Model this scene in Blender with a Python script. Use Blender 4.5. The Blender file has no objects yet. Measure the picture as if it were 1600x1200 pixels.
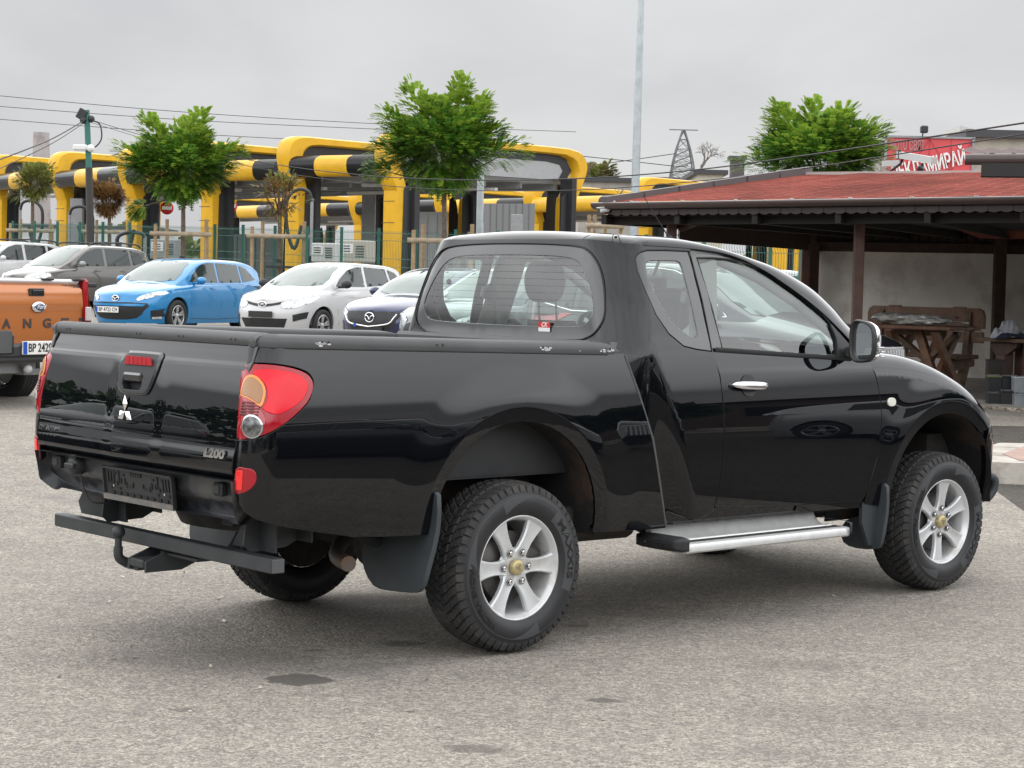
import bpy, math, random
import numpy as np
from math import sin, cos, pi, radians, hypot, sqrt
from mathutils import Vector, Matrix
from mathutils.geometry import delaunay_2d_cdt
from mathutils.bvhtree import BVHTree
random.seed(7)
scn = bpy.context.scene
COL = scn.collection
# ------------------------------------------------------------------ camera
cam_d = bpy.data.cameras.new("camera"); cam = bpy.data.objects.new("camera", cam_d); COL.objects.link(cam)
CAMH = 1.5502
cam_d.sensor_width = 36.0; cam_d.sensor_fit = 'HORIZONTAL'; cam_d.lens = 2984.825/1600*36
cam_d.clip_start = 0.2; cam_d.clip_end = 3000
cam.matrix_world = Matrix.Translation((0,0,CAMH)) @ Matrix.Rotation(pi/2-0.0512,4,'X') @ Matrix.Rotation(0.0230,4,'Z')
scn.camera = cam
# ------------------------------------------------------------------ sky (overcast) and soft sun
SUN_EL, SUN_AZ = radians(62), radians(-40)
w = bpy.data.worlds.new("World"); scn.world = w; w.use_nodes = True
nt = w.node_tree; N = nt.nodes; L = nt.links; N.clear()
out = N.new('ShaderNodeOutputWorld'); bg = N.new('ShaderNodeBackground')
sky = N.new('ShaderNodeTexSky'); sky.sky_type = 'NISHITA'; sky.sun_disc = False
sky.sun_elevation = SUN_EL; sky.sun_rotation = SUN_AZ; sky.dust_density = 5
tc = N.new('ShaderNodeTexCoord'); sep = N.new('ShaderNodeSeparateXYZ'); L.new(tc.outputs['Generated'], sep.inputs[0])
mp = N.new('ShaderNodeMapping'); mp.inputs['Scale'].default_value = (1,1,2.6); L.new(tc.outputs['Generated'], mp.inputs[0])
nz = N.new('ShaderNodeTexNoise'); nz.inputs['Scale'].default_value = 4.6; nz.inputs['Detail'].default_value = 5; nz.inputs['Roughness'].default_value = .5
nz.inputs['Distortion'].default_value = .4
L.new(mp.outputs[0], nz.inputs[0])
ramp = N.new('ShaderNodeValToRGB'); L.new(nz.outputs['Fac'], ramp.inputs[0])
ramp.color_ramp.elements[0].position = .3; ramp.color_ramp.elements[0].color = (.84,.845,.86,1)
ramp.color_ramp.elements[1].position = .72; ramp.color_ramp.elements[1].color = (1.08,1.08,1.075,1)
grad = N.new('ShaderNodeValToRGB'); L.new(sep.outputs[2], grad.inputs[0])
ge = grad.color_ramp.elements
ge[0].position = 0.0; ge[0].color = (.76,.76,.762,1); ge[1].position = 1.0; ge[1].color = (1.5,1.52,1.55,1)
for ps,vl in ((.150,.74),(.172,2.0),(.23,2.9),(.36,2.75),(.62,2.0)):
    e = ge.new(ps); e.color = (vl*.99,vl,vl*1.015,1)
mul = N.new('ShaderNodeMix'); mul.data_type='RGBA'; mul.blend_type='MULTIPLY'; mul.inputs[0].default_value = 1
L.new(grad.outputs[0], mul.inputs[6]); L.new(ramp.outputs[0], mul.inputs[7])
sc_ = N.new('ShaderNodeMix'); sc_.data_type='RGBA'; sc_.blend_type='MULTIPLY'; sc_.inputs[0].default_value = 1
L.new(sky.outputs[0], sc_.inputs[6]); sc_.inputs[7].default_value = (.1,.1,.1,1)
mx = N.new('ShaderNodeMix'); mx.data_type='RGBA'; mx.inputs[0].default_value = .95
L.new(sc_.outputs[2], mx.inputs[6]); L.new(mul.outputs[2], mx.inputs[7])
L.new(mx.outputs[2], bg.inputs[0]); bg.inputs[1].default_value = 1.0
L.new(bg.outputs[0], out.inputs[0])
sd = bpy.data.lights.new("sun", 'SUN'); sd.energy = 1.2; sd.angle = radians(85); sd.color = (1,.965,.91)
so = bpy.data.objects.new("sun", sd); COL.objects.link(so)
so.rotation_euler = (pi/2-SUN_EL, 0, pi-SUN_AZ)
scn.view_settings.view_transform = 'Standard'; scn.view_settings.look = 'None'
scn.view_settings.exposure = 0.0; scn.view_settings.gamma = 1
scn.render.engine = 'CYCLES'
try:
    scn.cycles.max_bounces = 8; scn.cycles.transparent_max_bounces = 16; scn.cycles.sample_clamp_indirect = 6
except Exception: pass
# ------------------------------------------------------------------ materials
MATS = {}
def mat(name, base=(.5,.5,.5), rough=.5, metal=0., coat=0., coat_r=.03, spec=.5, ior=1.5, var=0., vscale=8., bump=0., bscale=60., emit=None, alpha=1., dirt=None, dscale=3., trans=0.):
    if name in MATS: return MATS[name]
    m = bpy.data.materials.new(name); m.use_nodes = True; MATS[name] = m
    t = m.node_tree; b = t.nodes['Principled BSDF']
    b.inputs['Base Color'].default_value = (*base,1); b.inputs['Roughness'].default_value = rough
    b.inputs['Metallic'].default_value = metal; b.inputs['Coat Weight'].default_value = coat
    b.inputs['Coat Roughness'].default_value = coat_r; b.inputs['IOR'].default_value = ior
    b.inputs['Specular IOR Level'].default_value = spec; b.inputs['Alpha'].default_value = alpha
    b.inputs['Transmission Weight'].default_value = trans
    if emit: b.inputs['Emission Color'].default_value = (*emit[:3],1); b.inputs['Emission Strength'].default_value = emit[3]
    co = t.nodes.new('ShaderNodeTexCoord')
    cur = None
    if var:
        n = t.nodes.new('ShaderNodeTexNoise'); n.inputs['Scale'].default_value = vscale; n.inputs['Detail'].default_value = 6
        t.links.new(co.outputs['Object'], n.inputs[0])
        r = t.nodes.new('ShaderNodeMapRange'); r.inputs[1].default_value=.3; r.inputs[2].default_value=.7
        r.inputs[3].default_value = 1-var; r.inputs[4].default_value = 1+var; t.links.new(n.outputs['Fac'], r.inputs[0])
        x = t.nodes.new('ShaderNodeVectorMath'); x.operation='SCALE'; x.inputs[0].default_value = base
        t.links.new(r.outputs[0], x.inputs['Scale']); cur = x.outputs[0]
    if dirt:
        n = t.nodes.new('ShaderNodeTexNoise'); n.inputs['Scale'].default_value = dscale; n.inputs['Detail'].default_value = 8; n.inputs['Roughness'].default_value = .65
        t.links.new(co.outputs['Object'], n.inputs[0])
        r = t.nodes.new('ShaderNodeMapRange'); r.inputs[1].default_value=.48; r.inputs[2].default_value=.68; t.links.new(n.outputs['Fac'], r.inputs[0])
        q = t.nodes.new('ShaderNodeMix'); q.data_type='RGBA'; q.inputs[6].default_value=(*base,1); q.inputs[7].default_value=(*dirt,1)
        if cur: t.links.new(cur, q.inputs[6])
        t.links.new(r.outputs[0], q.inputs[0]); cur = q.outputs[2]
    if cur: t.links.new(cur, b.inputs['Base Color'])
    if bump:
        n = t.nodes.new('ShaderNodeTexNoise'); n.inputs['Scale'].default_value = bscale; n.inputs['Detail'].default_value = 4
        t.links.new(co.outputs['Object'], n.inputs[0])
        p = t.nodes.new('ShaderNodeBump'); p.inputs['Strength'].default_value = 1; p.inputs['Distance'].default_value = bump
        t.links.new(n.outputs['Fac'], p.inputs['Height']); t.links.new(p.outputs[0], b.inputs['Normal'])
    return m
def glass(name, tint=(.62,.70,.68), rough=.0, refl=1.0, ior=1.5):
    if name in MATS: return MATS[name]
    m = bpy.data.materials.new(name); m.use_nodes = True; MATS[name] = m
    t = m.node_tree; t.nodes.clear()
    o = t.nodes.new('ShaderNodeOutputMaterial'); mxs = t.nodes.new('ShaderNodeMixShader')
    tr = t.nodes.new('ShaderNodeBsdfTransparent'); tr.inputs[0].default_value = (*tint,1)
    g = t.nodes.new('ShaderNodeBsdfGlossy'); g.inputs['Roughness'].default_value = rough; g.inputs[0].default_value=(refl,refl,refl,1)
    lw = t.nodes.new('ShaderNodeLayerWeight'); lw.inputs[0].default_value = .5
    pw = t.nodes.new('ShaderNodeMath'); pw.operation='POWER'; pw.inputs[1].default_value = 5; t.links.new(lw.outputs['Facing'], pw.inputs[0])
    F0 = 2*((ior-1)/(ior+1))**2
    f = t.nodes.new('ShaderNodeMath'); f.operation='MULTIPLY_ADD'; f.inputs[1].default_value = 1-F0; f.inputs[2].default_value = F0; t.links.new(pw.outputs[0], f.inputs[0])
    t.links.new(f.outputs[0], mxs.inputs[0]); t.links.new(tr.outputs[0], mxs.inputs[1]); t.links.new(g.outputs[0], mxs.inputs[2]); t.links.new(mxs.outputs[0], o.inputs[0])
    return m
# ------------------------------------------------------------------ naming, tags, links
def tag(o, label=None, cat=None, group=None, kind=None):
    if label: o['label'] = label
    if cat: o['category'] = cat
    if group: o['group'] = group
    if kind: o['kind'] = kind
    return o
def empty(name, loc=(0,0,0), rz=0, label=None, cat=None, group=None):
    o = bpy.data.objects.new(name, None); COL.objects.link(o); o.location = loc; o.rotation_euler = (0,0,rz)
    o.empty_display_size = .1
    return tag(o, label, cat, group)
def link(name, me, parent=None, loc=None, rz=0):
    o = bpy.data.objects.new(name, me); COL.objects.link(o)
    if parent: o.parent = parent
    if loc is not None: o.location = loc
    if rz: o.rotation_euler = (0,0,rz)
    return o
class MB:
    "mesh builder"
    def __init__(s): s.v=[]; s.f=[]; s.mi=[]; s.sm=[]; s.cur=0; s.smooth=False; s.M=Matrix()
    def add(s, vs, fs, smooth=None):
        o=len(s.v); s.v += [tuple(s.M @ Vector(p)) for p in vs]
        for f in fs: s.f.append(tuple(i+o for i in f)); s.mi.append(s.cur); s.sm.append(s.smooth if smooth is None else smooth)
    def box(s, c, d, R=None, bev=0.):
        x,y,z=[k/2 for k in d]
        if bev:
            b=min(bev,x*.9,y*.9,z*.9); vs=[]; idx={}
            for sx in (-1,1):
                for sy in (-1,1):
                    for sz in (-1,1):
                        for k in range(3):
                            p=[sx*(x-b),sy*(y-b),sz*(z-b)]; p[k]=(sx*x,sy*y,sz*z)[k]
                            idx[(sx,sy,sz,k)]=len(vs); vs.append(p)
            fs=[]
            for k in range(3):
                a,b2=[(1,2),(0,2),(0,1)][k]
                for q in (-1,1):
                    def key(p,r):
                        t=[0,0,0]; t[k]=q; t[a]=p; t[b2]=r; return idx[(*t,k)]
                    fs.append((key(-1,-1),key(1,-1),key(1,1),key(-1,1)))
                for p in (-1,1):
                    for r in (-1,1):
                        def kk(q,m_):
                            t=[0,0,0]; t[k]=q; t[a]=p; t[b2]=r; return idx[(*t,m_)]
                        fs.append((kk(-1,a),kk(1,a),kk(1,b2),kk(-1,b2)))
            for sx in (-1,1):
                for sy in (-1,1):
                    for sz in (-1,1): fs.append(tuple(idx[(sx,sy,sz,k)] for k in range(3)))
        else:
            vs=[(i,j,k) for i in (-x,x) for j in (-y,y) for k in (-z,z)]
            fs=[(0,1,3,2),(4,6,7,5),(0,4,5,1),(2,3,7,6),(0,2,6,4),(1,5,7,3)]
        R = R or Matrix()
        s.add([Vector(c)+(R @ Vector(p)) for p in vs], fs, False)
    def beam(s, a, b, w_, h_, up=(0,0,1), bev=0.):
        a=Vector(a); b=Vector(b); d=(b-a); Ln=d.length; d.normalize(); u=Vector(up); sd_=d.cross(u)
        if sd_.length<1e-5: sd_=d.cross(Vector((1,0,0)))
        sd_.normalize(); u=sd_.cross(d)
        R=Matrix((d,sd_,u)).transposed().to_4x4()
        s.box((a+b)/2,(Ln,w_,h_),R,bev)
    def tube(s, pts, r, n=10, cap=True):
        pts=[Vector(p) for p in pts]; rr=r if hasattr(r,'__len__') else [r]*len(pts)
        vs=[]; fs=[]; pu=None
        for i,p in enumerate(pts):
            d=(pts[min(i+1,len(pts)-1)]-pts[max(i-1,0)]).normalized()
            if pu is None: pu = d.orthogonal().normalized()
            u=(pu-d*pu.dot(d)); u = u.normalized() if u.length>1e-6 else d.orthogonal().normalized(); pu=u; v_=d.cross(u)
            for k in range(n):
                a=2*pi*k/n; vs.append(p+(u*cos(a)+v_*sin(a))*rr[i])
        for i in range(len(pts)-1):
            for k in range(n): fs.append((i*n+k,i*n+(k+1)%n,(i+1)*n+(k+1)%n,(i+1)*n+k))
        s.add(vs,fs,True)
        if cap:
            s.add([vs[k] for k in range(n)],[tuple(range(n))[::-1]],False)
            s.add([vs[(len(pts)-1)*n+k] for k in range(n)],[tuple(range(n))],False)
    def cyl(s,a,b,r,n=24): s.tube([a,b],r,n)
    def lathe(s, prof, n=48, axis='Y', c=(0,0,0), a0=0., a1=2*pi, smooth=True):
        full=abs(a1-a0-2*pi)<1e-6; m=len(prof); vs=[]; fs=[]; K=n if full else n+1
        for k in range(K):
            a=a0+(a1-a0)*k/n
            for (r,t) in prof:
                if axis=='Y': p=(r*cos(a),t,r*sin(a))
                elif axis=='Z': p=(r*cos(a),r*sin(a),t)
                else: p=(t,r*cos(a),r*sin(a))
                vs.append((p[0]+c[0],p[1]+c[1],p[2]+c[2]))
        for k in range(n):
            k2=(k+1)%K if full else k+1
            for j in range(m-1): fs.append((k*m+j,k2*m+j,k2*m+j+1,k*m+j+1))
        s.add(vs,fs,smooth)
    def prism(s, poly, o, ux, uy, t):
        "closed extrusion of a 2D polygon: o + x*ux + y*uy, thickness vector t"
        o=Vector(o); ux=Vector(ux); uy=Vector(uy); t=Vector(t); n=len(poly)
        a=[o+ux*p[0]+uy*p[1] for p in poly]; b=[p+t for p in a]
        fs=[tuple(range(n))[::-1],tuple(range(n,2*n))]+[(i,(i+1)%n,n+(i+1)%n,n+i) for i in range(n)]
        s.add(a+b,fs,False)
    def grid(s, fn, nu, nv, smooth=True, closeu=False):
        vs=[fn(i/nu,j/nv) for i in range(nu+(0 if closeu else 1)) for j in range(nv+1)]; fs=[]
        for i in range(nu):
            i2=(i+1)%nu if closeu else i+1
            for j in range(nv): fs.append((i*(nv+1)+j,i2*(nv+1)+j,i2*(nv+1)+j+1,i*(nv+1)+j+1))
        s.add(vs,fs,smooth)
    def sphere(s,c,r,nu=16,nv=10,sc=(1,1,1)):
        s.grid(lambda u,v:(c[0]+sc[0]*r*cos(2*pi*u)*sin(pi*v),c[1]+sc[1]*r*sin(2*pi*u)*sin(pi*v),c[2]+sc[2]*r*cos(pi*v)),nu,nv)
    def mesh(s,name,mats,ang=None):
        me=bpy.data.meshes.new(name); me.from_pydata([tuple(p) for p in s.v],[],s.f)
        if not isinstance(mats,(list,tuple)): mats=[mats]
        for m in mats: me.materials.append(m)
        me.polygons.foreach_set('material_index',s.mi); me.polygons.foreach_set('use_smooth',s.sm if ang is None else [True]*len(s.f))
        me.update()
        if ang: me.set_sharp_from_angle(angle=radians(ang))
        return me
    def build(s,name,mats,parent=None,loc=None,rz=0,ang=None):
        if parent is not None:
            gs=s.pieces()
            if 1<len(gs)<=16:
                if name.endswith('ches') or name.endswith('xes'): name=name[:-2]
                elif name.endswith('s') and not name.endswith('ss') and not name.endswith('chassis'): name=name[:-1]
                outs=[]
                for g in gs:
                    q=MB(); mp={}
                    for fi in g:
                        f=s.f[fi]
                        for i in f:
                            if i not in mp: mp[i]=len(q.v); q.v.append(s.v[i])
                        q.f.append(tuple(mp[i] for i in f)); q.mi.append(s.mi[fi]); q.sm.append(s.sm[fi])
                    outs.append(link(name,q.mesh(name,mats,ang),parent,loc,rz))
                return outs[0]
        return link(name,s.mesh(name,mats,ang),parent,loc,rz)
    def pieces(s):
        "faces grouped into far-apart pieces"
        n=len(s.v); par=list(range(n))
        if n>9000 or n==0: return [range(len(s.f))]
        def fd(a):
            while par[a]!=a: par[a]=par[par[a]]; a=par[a]
            return a
        for f in s.f:
            r=fd(f[0])
            for i in f[1:]: par[fd(i)]=r
        isl={}
        for fi,f in enumerate(s.f): isl.setdefault(fd(f[0]),[]).append(fi)
        ks=list(isl); K=len(ks)
        if K<2 or K>260: return [range(len(s.f))]
        V=np.array(s.v); lo=[];hi=[]
        for k in ks:
            ids=np.array(sorted({i for fi in isl[k] for i in s.f[fi]})); lo.append(V[ids].min(0)); hi.append(V[ids].max(0))
        lo=np.array(lo);hi=np.array(hi); size=(hi-lo).max(1)
        gap=np.maximum(0,np.maximum(lo[:,None]-hi[None],lo[None]-hi[:,None])); near=np.sqrt((gap**2).sum(2))<=np.maximum(.02,.5*np.maximum(size[:,None],size[None]))
        p2=list(range(K))
        def f2(a):
            while p2[a]!=a: p2[a]=p2[p2[a]]; a=p2[a]
            return a
        for a,b in zip(*np.nonzero(np.triu(near,1))): p2[f2(int(a))]=f2(int(b))
        gr={}
        for i,k in enumerate(ks): gr.setdefault(f2(i),[]).extend(isl[k])
        return list(gr.values())
def lerp(a,b,t): return a+(b-a)*t
def sstep(a,b,x):
    t=max(0.,min(1.,(x-a)/(b-a))); return t*t*(3-2*t)
def spline(tab):
    "smooth 1D interpolation (monotone-ish Catmull) through (x,y)"
    xs=[p[0] for p in tab]; ys=[p[1] for p in tab]; n=len(xs)
    m=[0]*n
    for i in range(n):
        if i==0: m[i]=(ys[1]-ys[0])/(xs[1]-xs[0])
        elif i==n-1: m[i]=(ys[-1]-ys[-2])/(xs[-1]-xs[-2])
        else: m[i]=(ys[i+1]-ys[i-1])/(xs[i+1]-xs[i-1])
    def f(x):
        if x<=xs[0]: return ys[0]+m[0]*(x-xs[0])
        if x>=xs[-1]: return ys[-1]+m[-1]*(x-xs[-1])
        lo,hi=0,n-1
        while hi-lo>1:
            k=(lo+hi)//2
            if xs[k]<=x: lo=k
            else: hi=k
        h=xs[hi]-xs[lo]; t=(x-xs[lo])/h
        return ys[lo]*(2*t**3-3*t*t+1)+m[lo]*h*(t**3-2*t*t+t)+ys[hi]*(3*t*t-2*t**3)+m[hi]*h*(t**3-t*t)
    return f
def smoothpoly(pts, k=4, closed=True):
    "Catmull-Rom resample of a 2D/3D polyline"
    P=[Vector(p) for p in pts]; n=len(P); o=[]
    rng=range(n) if closed else range(n-1)
    for i in rng:
        p0=P[(i-1)%n] if closed or i>0 else P[0]; p1=P[i]; p2=P[(i+1)%n]; p3=P[(i+2)%n] if closed or i+2<n else P[-1]
        for j in range(k):
            t=j/k; o.append(tuple(.5*((2*p1)+(-p0+p2)*t+(2*p0-5*p1+4*p2-p3)*t*t+(-p0+3*p1-3*p2+p3)*t**3)))
    if not closed: o.append(tuple(P[-1]))
    return o
def inpoly(x,y,P):
    c=False; n=len(P); j=n-1
    for i in range(n):
        xi,yi=P[i][0],P[i][1]; xj,yj=P[j][0],P[j][1]
        if (yi>y)!=(yj>y) and x<(xj-xi)*(y-yi)/(yj-yi)+xi: c=not c
        j=i
    return c
def inpolys(X,Y,P):
    c=np.zeros(len(X),bool); n=len(P); j=n-1
    for i in range(n):
        xi,yi=P[i][0],P[i][1]; xj,yj=P[j][0],P[j][1]
        if yi!=yj:
            c ^= ((yi>Y)!=(yj>Y)) & (X<(xj-xi)*(Y-yi)/(yj-yi)+xi)
        j=i
    return c
def resamp(P,res):
    o=[]; n=len(P)
    for i in range(n):
        a=P[i]; b=P[(i+1)%n]; d=hypot(b[0]-a[0],b[1]-a[1]); k=max(1,int(math.ceil(d/res)))
        for j in range(k): o.append((a[0]+(b[0]-a[0])*j/k,a[1]+(b[1]-a[1])*j/k))
    return o
def tri2d(outline, holes, res, extra=()):
    loops=[resamp(outline,res)]+[resamp(h,res) for h in holes]
    V=[]; E=[]; bl=[]
    for lp in loops:
        o=len(V); V+=lp; n=len(lp); E+=[(o+i,o+(i+1)%n) for i in range(n)]; bl.append((o,n))
    xs=[p[0] for p in loops[0]]; ys=[p[1] for p in loops[0]]
    for ex in extra:
        run=[]
        for q in ex:
            if inpoly(q[0],q[1],loops[0]) and min(hypot(q[0]-w_[0],q[1]-w_[1]) for w_ in loops[0])>.006: run.append(q)
            else:
                if len(run)>1: o=len(V); V+=run; E+=[(o+i,o+i+1) for i in range(len(run)-1)]
                run=[]
        if len(run)>1: o=len(V); V+=run; E+=[(o+i,o+i+1) for i in range(len(run)-1)]
    gx=[];gy=[]; x=min(xs)+res*.5; row=0
    while x<max(xs):
        y=min(ys)+res*(.5 if row%2 else .25)
        while y<max(ys): gx.append(x); gy.append(y); y+=res
        x+=res; row+=1
    if gx:
        X=np.array(gx); Y=np.array(gy); ok=inpolys(X,Y,loops[0])
        for h in loops[1:]: ok&=~inpolys(X,Y,h)
        B=np.array(V)
        X=X[ok]; Y=Y[ok]
        if len(X):
            keep=np.ones(len(X),bool)
            for q in B: keep&=((X-q[0])**2+(Y-q[1])**2)>(res*.5)**2
            V+=list(zip(X[keep].tolist(),Y[keep].tolist()))
    r=delaunay_2d_cdt([Vector(p) for p in V],E,[],0,1e-7)
    V2=[tuple(p) for p in r[0]]; F=[]
    fs=[f for f in r[2]]
    cx=np.array([sum(V2[i][0] for i in f)/len(f) for f in fs]); cy=np.array([sum(V2[i][1] for i in f)/len(f) for f in fs])
    ok=inpolys(cx,cy,loops[0])
    for h in loops[1:]: ok&=~inpolys(cx,cy,h)
    for f,o_ in zip(fs,ok):
        if o_:
            a,b,c=[V2[i] for i in f[:3]]
            if (b[0]-a[0])*(c[1]-a[1])-(b[1]-a[1])*(c[0]-a[0])<0: f=f[::-1]
            F.append(tuple(f))
    # boundary edges, directed
    cnt={}
    for f in F:
        for i in range(len(f)): cnt[(f[i],f[(i+1)%len(f)])]=1
    bd=[e for e in cnt if (e[1],e[0]) not in cnt]
    return V2,F,bd
def patch(name, outline, M, m, parent, holes=(), res=.05, flange=.02, flip=False, mirror=False, off=0., mesh_only=False, noflange=False, centre=False, extra=()):
    "curved panel: 2D domain -> 3D by M(u,v) with analytic normals and an edge turned inwards"
    V2,F,bd=tri2d(outline,list(holes),res,extra)
    if mirror: flip=not flip
    def MM(u,v):
        p=Vector(M(u,v)); 
        if mirror: p.y=-p.y
        return p
    h=.002; P=[]; Nn=[]
    for (u,v) in V2:
        n=(MM(u+h,v)-MM(u-h,v)).cross(MM(u,v+h)-MM(u,v-h))
        n = n.normalized() if n.length>1e-12 else Vector((0,0,1))
        if flip: n=-n
        Nn.append(n); P.append(MM(u,v)+n*off)
    if flip: F=[f[::-1] for f in F]; bd=[(b,a) for a,b in bd]
    verts=P[:]; nor=Nn[:]; faces=F[:]
    if not noflange:
        nxt={}; prv={}
        for a,b in bd: nxt.setdefault(a,b); prv.setdefault(b,a)
        mapo={}
        for a,b in bd:
            for i in (a,b):
                if i in mapo: continue
                pa=P[prv.get(i,i)]; pb=P[nxt.get(i,i)]; t=(pb-pa); t=t.normalized() if t.length>1e-9 else Vector((1,0,0))
                od=t.cross(Nn[i]).normalized(); n=Nn[i]
                k=len(verts); r_=.0025
                verts += [P[i], P[i]+od*r_*.8-n*r_*.35, P[i]+od*r_*1.2-n*r_*1.5, P[i]+od*r_*1.2-n*flange]
                nor += [n, (n+od*.8).normalized(), (od+n*.1).normalized(), od]
                mapo[i]=k
        for a,b in bd:
            ka,kb=mapo[a],mapo[b]
            if centre and abs(P[a].y)<1e-4 and abs(P[b].y)<1e-4: continue
            for q in range(3): faces.append((kb+q,ka+q,ka+q+1,kb+q+1))
    me=bpy.data.meshes.new(name); me.from_pydata([tuple(p) for p in verts],[],faces); me.materials.append(m)
    me.polygons.foreach_set('use_smooth',[True]*len(faces)); me.update()
    me.normals_split_custom_set_from_vertices([tuple(n) for n in nor])
    if mesh_only: return me
    return link(name,me,parent)
_txt={}
FONTS={}
def text_me(s, size=1., extrude=.0, bold=0., align='CENTER', spacing=1., shear=0.):
    c=bpy.data.curves.new('t','FONT'); c.body=s; c.size=size; c.extrude=extrude; c.align_x=align; c.align_y='CENTER'; c.offset=bold; c.space_character=spacing; c.shear=shear
    c.resolution_u=3
    o=bpy.data.objects.new('t',c); COL.objects.link(o)
    dg=bpy.context.evaluated_depsgraph_get(); me=bpy.data.meshes.new_from_object(o.evaluated_get(dg))
    bpy.data.objects.remove(o); bpy.data.curves.remove(c)
    return me
def text(name, s, o, ux, uy, size, m, parent, extrude=.001, bold=0., align='CENTER', spacing=1., width=None, shear=0., fn=None):
    me=text_me(s,size,extrude,bold,align,spacing,shear)
    ux=Vector(ux).normalized(); uy=Vector(uy).normalized(); n=ux.cross(uy); o=Vector(o)
    xs=[v.co.x for v in me.vertices]; k=1.
    if width and xs: k=width/(max(xs)-min(xs))
    for v in me.vertices:
        p=v.co; v.co = (o+ux*p.x*k+uy*p.y+n*p.z) if fn is None else Vector(fn(p.x*k,p.y,p.z))
    me.materials.clear(); me.materials.append(m); me.update()
    me.name=name
    return link(name,me,parent)
def children(o): return [c for c in bpy.data.objects if c.parent==o]
def copy_tree(o, parent=None):
    c=o.copy(); COL.objects.link(c)
    if parent: c.parent=parent
    for ch in children(o): copy_tree(ch,c)
    return c
# direction helpers of the site: pixel column -> lateral position at distance Y
def PX(px,Y): return (px-800)/2984.825*Y

_cr,_sr,_cp,_sp=cos(.0230),sin(.0230),cos(.0512),sin(.0512)
def W(px,py,Y):
    "point at distance Y seen along the survey ray (px,py)"
    u0,v0=px-800,py-600; u=u0*_cr+v0*_sr; v=-u0*_sr+v0*_cr; f=2984.825
    d=(u/f,_cp+(-v/f)*_sp,(-v/f)*_cp-_sp); t=Y/d[1]; return Vector((d[0]*t,Y,CAMH+d[2]*t))
# ================================================================== GROUND
zgt=spline([(-60,0),(0,0),(10.5,0.),(12,.04),(18,.25),(25,.31),(30,.36),(36,.43),(40,.52),(50,.78),(60,1.0),(80,1.25),(120,1.4),(300,1.6),(2500,1.6)])
def zg(Y): return 0. if Y<10.5 else zgt(Y)
STAINS_AND_PATCHES=[(-0.796, 7.374, 0.125, 0.1, 0.62, 0.1), (-1.527, 7.724, 0.024, 0.022, 0.6, 0.15), (-1.586, 7.69, 0.015, 0.014, 0.6, 0.15), (-1.687, 8.07, 0.018, 0.016, 0.6, 0.15), (-0.771, 7.563, 0.016, 0.014, 0.6, 0.15), (-0.799, 7.976, 0.04, 0.03, 0.45, 0.3), (-1.156, 6.787, 0.045, 0.022, 0.4, 0.3), (-0.09, 6.328, 0.11, 0.055, 0.45, 0.35), (0.377, 7.13, 0.085, 0.035, 0.5, 0.3), (0.906, 7.277, 0.022, 0.014, 0.55, 0.2), (0.334, 8.7, 0.05, 0.035, 0.5, 0.3), (-0.444, 8.179, 0.1, 0.06, 0.55, 0.4), (-1.228, 7.732, 0.42, 0.3, 0.3, 0.8), (-0.678, 9.05, 0.5, 0.4, 0.28, 0.8), (-0.606, 9.341, 0.25, 0.14, 0.45, 0.6), (-1.148, 6.141, 0.03, 0.02, 0.4, 0.2), (1.393, 6.955, 0.5, 0.25, 0.14, 0.9), (1.068, 10.323, 0.8, 0.5, 0.16, 0.9), (-2.545, 10.729, 0.7, 0.5, 0.12, 0.9), (1.226, 7.885, 0.25, 0.1, 0.2, 0.8)]
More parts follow.
